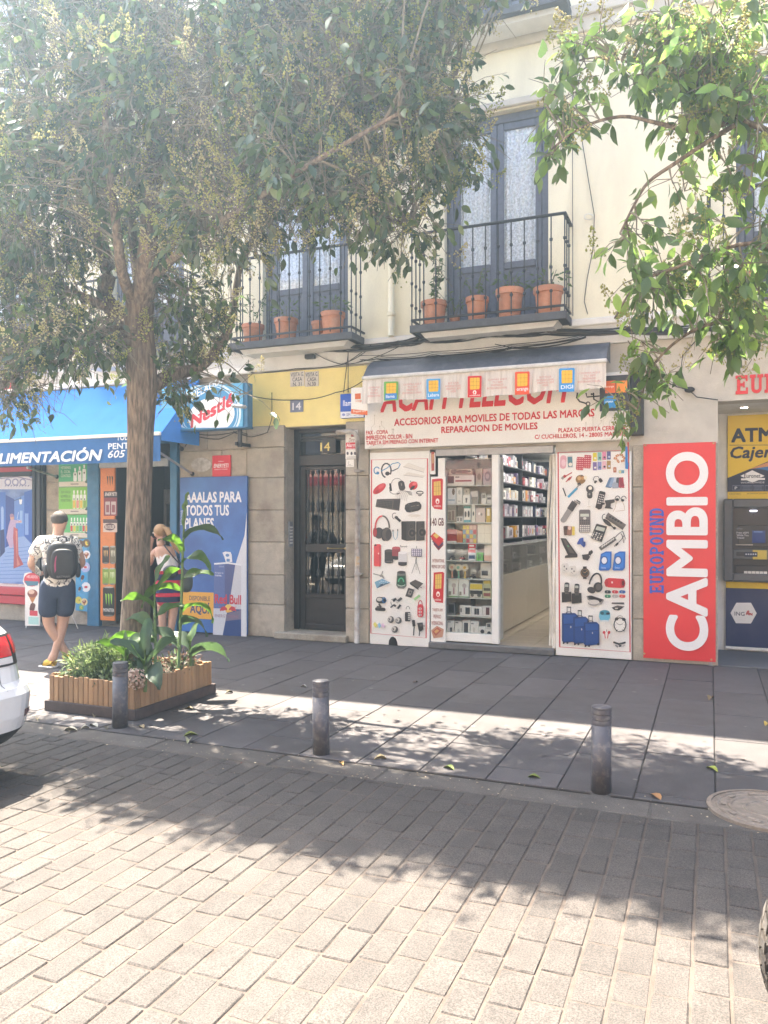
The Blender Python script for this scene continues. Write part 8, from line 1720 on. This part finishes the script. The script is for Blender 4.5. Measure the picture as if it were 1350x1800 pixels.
def patch(name, m_, z0, z1, path, off=.004, nz=4):
    """a strip that hugs the bodywork: path is (corner fraction 0..1 round the facade-side rear corner, or negative metres inward along the rear)"""
    mb = MB(); rows = []
    for k in range(nz + 1):
        z = z0 + (z1 - z0)*k/nz; _, xr, xf, hw, rc = interp(z); row = []
        for u in path:
            if u < 0: row.append((CRX + xr + off, CRY + hw - rc + u, z))
            else: a = R(90*u); row.append((CRX + xr - rc + (rc + off)*math.cos(a), CRY + hw - rc + (rc + off)*math.sin(a), z))
        rows.append(row)
    w_ = len(path); mb.add([p for r_ in rows for p in r_], [(k*w_+j, k*w_+j+1, (k+1)*w_+j+1, (k+1)*w_+j) for k in range(nz) for j in range(w_ - 1)]); return mb.build(name, m_, car, smooth=True)
rngp = lambda a, b, k=8: [a + (b-a)*i/k for i in range(k + 1)]
patch('tail_light_housing', M_CARB, .745, .945, [-.35] + rngp(0, .62), .006); patch('tail_light', M_RLENS, .805, .93, [-.33, -.15] + rngp(0, .22, 4), .010); patch('tail_light', M_RLENS, .815, .935, rngp(.27, .56), .012); patch('reversing_light', M_CLENS, .76, .80, [-.33, -.15] + rngp(0, .22, 4), .010)
patch('reflector', M_DLENS, .41, .455, rngp(.22, .55), .005); patch('tailgate_seam', M_CARB, .60, .742, [-.050, -.044], .002); patch('tow_cover', M_CARW, .40, .45, [-.02] + rngp(0, .05, 2), .002); patch('badge', M_GREYM, .672, .684, [-.30, -.13], .008)
for x in (-.75, -3.4):
    for sy in (-1, 1):
        wh = MB(); wh.lathe([(.20, -.10), (.30, -.10), (.325, -.07), (.325, .07), (.30, .10), (.20, .10)], (CRX + x, CRY + sy*.80, .325), 24, 'y'); w_ = wh.build('wheel', M_CARB, car, smooth=False); MB().lathe([(.02, .09*sy), (.06, .105*sy), (.19, .085*sy), (.20, .098*sy)], (CRX + x, CRY + sy*.80, .325), 20, 'y').build('rim', M_GREYM, w_)
# ---- motorcycle: only its chunky front tyre reaches the picture; the rest stands beyond the right edge
WC = Vector((.405, -7.0, .318)); mo = thing('motorcycle', 'dusty knobbly motorcycle tyre at the bottom right edge', 'motorcycle', (WC.x, WC.y, 0))
M_TYRE = mat('dusty_tyre', (.055, .05, .046), .85, var=.25, vscale=18, bump=.2, bscale=120, dirt=.5, dscale=20, dcol=(.20, .17, .14)); M_MOTO = mat('dark_moto_paint', (.05, .02, .02), .3, coat=.5)
ax = Vector((CS*.62 + SN*.0, SN*.62 - .78*CS*.0, 0)); ang = math.atan2(WC.y + DIST, WC.x); vd = Vector((WC.x, WC.y + DIST, 0)).normalized(); ax = (Matrix.Rotation(R(48), 3, 'Z') @ vd).normalized(); fw = Vector((-ax.y, ax.x, 0)); RT, HWD = .312, .062
def tp(th, s, h=0.0):
    """point on the tyre: th round the wheel, s across the tread -1..1, h height over it"""
    prof = RT - .030*abs(s)**2.2 + h; return WC + fw*math.cos(th)*prof + Vector((0, 0, 1))*math.sin(th)*prof + ax*s*HWD
m = MB(); NT = 64; SS = [-1.05, -1, -.8, -.5, -.2, .2, .5, .8, 1, 1.05]
for i in range(NT):
    a, b = 2*math.pi*i/NT, 2*math.pi*(i+1)/NT
    for s0, s1 in zip(SS[:-1], SS[1:]): m.add([tp(a, s0), tp(b, s0), tp(b, s1), tp(a, s1)], [(0, 1, 2, 3)])
    for s_ in (-1.05, 1.05):
        q = [tp(a, s_), tp(b, s_)]; r2 = [WC + (p - WC - ax*s_*HWD)*.70 + ax*s_*HWD for p in q]; m.add([q[0], q[1], r2[1], r2[0]], [(0, 1, 2, 3)])
whl = m.build('front_wheel', M_TYRE, mo, smooth=True)
NB = 34
for i in range(NB):
    t0 = 2*math.pi*i/NB; wd_ = 2*math.pi/NB*.62
    for sd_ in (-1, 1):
        m = MB()
        for (s0, s1, sh0, sh1) in ((.06, .46, 0, .09), (.52, .98, .10, .20)):
            o_ = 0 if sd_ > 0 else math.pi/NB; P8 = []
            for h in (-.004, .011): P8 += [tp(t0 + o_ + sh0, sd_*s0, h), tp(t0 + o_ + sh1, sd_*s1, h), tp(t0 + o_ + sh1 + wd_, sd_*s1, h), tp(t0 + o_ + sh0 + wd_, sd_*s0, h)]
            m.add(P8, [(4, 5, 6, 7), (0, 1, 5, 4), (1, 2, 6, 5), (2, 3, 7, 6), (3, 0, 4, 7)])
        m.build('tread_block', M_TYRE, whl)
m = MB()
for k in range(5):
    a = k*1.2566; m.tube([WC, WC + (fw*math.cos(a) + Vector((0, 0, 1))*math.sin(a))*.2], .014, 6)
m.lathe([(.04, -.05), (.04, .05)], (0, 0, 0), 12); nb_ = len(m.v); 
m.build('spokes', M_GREYM, mo, kind='stuff')
BK = Vector((1, .12, 0)).normalized()   # the machine stretches away to the right
def mp(a, z, s=0.0): return Vector((WC.x, WC.y, 0)) + BK*a + Vector((-BK.y, BK.x, 0))*s + Vector((0, 0, z))
for s_ in (-.09, .09): MB().tube([mp(0, .318, s_), mp(.22, .86, s_)], .022, 8).build('fork_leg', M_GREYM, mo, smooth=True)
MB().tube([mp(.24, .95, -.34), mp(.20, 1.0, -.2), mp(.24, .92, 0), mp(.20, 1.0, .2), mp(.24, .95, .34)], .014, 7).build('handlebar', M_CARB, mo, smooth=True)
MB().tube([mp(.26, .82), mp(.5, .78), mp(.8, .66), mp(1.1, .62)], [.06, .15, .14, .08], 12).build('fuel_tank', M_MOTO, mo, smooth=True); MB().tube([mp(.85, .74), mp(1.1, .72), mp(1.45, .78), mp(1.6, .82)], [.09, .12, .11, .05], 12).build('seat', M_CARB, mo, smooth=True)
MB().tube([mp(.45, .5), mp(.75, .42), mp(.95, .45)], [.12, .17, .1], 10).build('engine', M_GREYM, mo, smooth=True); MB().lathe([(.09, 0), (.10, .05), (.06, .1)], mp(.12, .86), 12, 'x').build('headlight', M_CLENS, mo)
q = mp(1.4, .31); m = MB(); m.lathe([(.2, -.06), (.29, -.06), (.31, -.03), (.31, .03), (.29, .06), (.2, .06)], q, 26, 'y'); m.build('rear_wheel', M_TYRE, mo); MB().tube([mp(1.4, .31, -.1), mp(.9, .42, -.08)], .025, 7).build('swing_arm', M_GREYM, mo)

# ================================================================== haze box added to imitate the lens veiling glare below a high sun
hm = bpy.data.materials.new('glare_veil_air'); hm.use_nodes = True; N = hm.node_tree.nodes; L = hm.node_tree.links; N.clear()
out = N.new('ShaderNodeOutputMaterial'); pv = N.new('ShaderNodeVolumePrincipled'); L.new(pv.outputs[0], out.inputs['Volume'])
pv.inputs['Color'].default_value = (.58, .80, 1.0, 1); pv.inputs['Density'].default_value = .009; pv.inputs['Anisotropy'].default_value = .76
hz = MB().box(-125, 125, -125, 125, -1.5, 14.5).build('glare_haze', hm, kind='stuff')
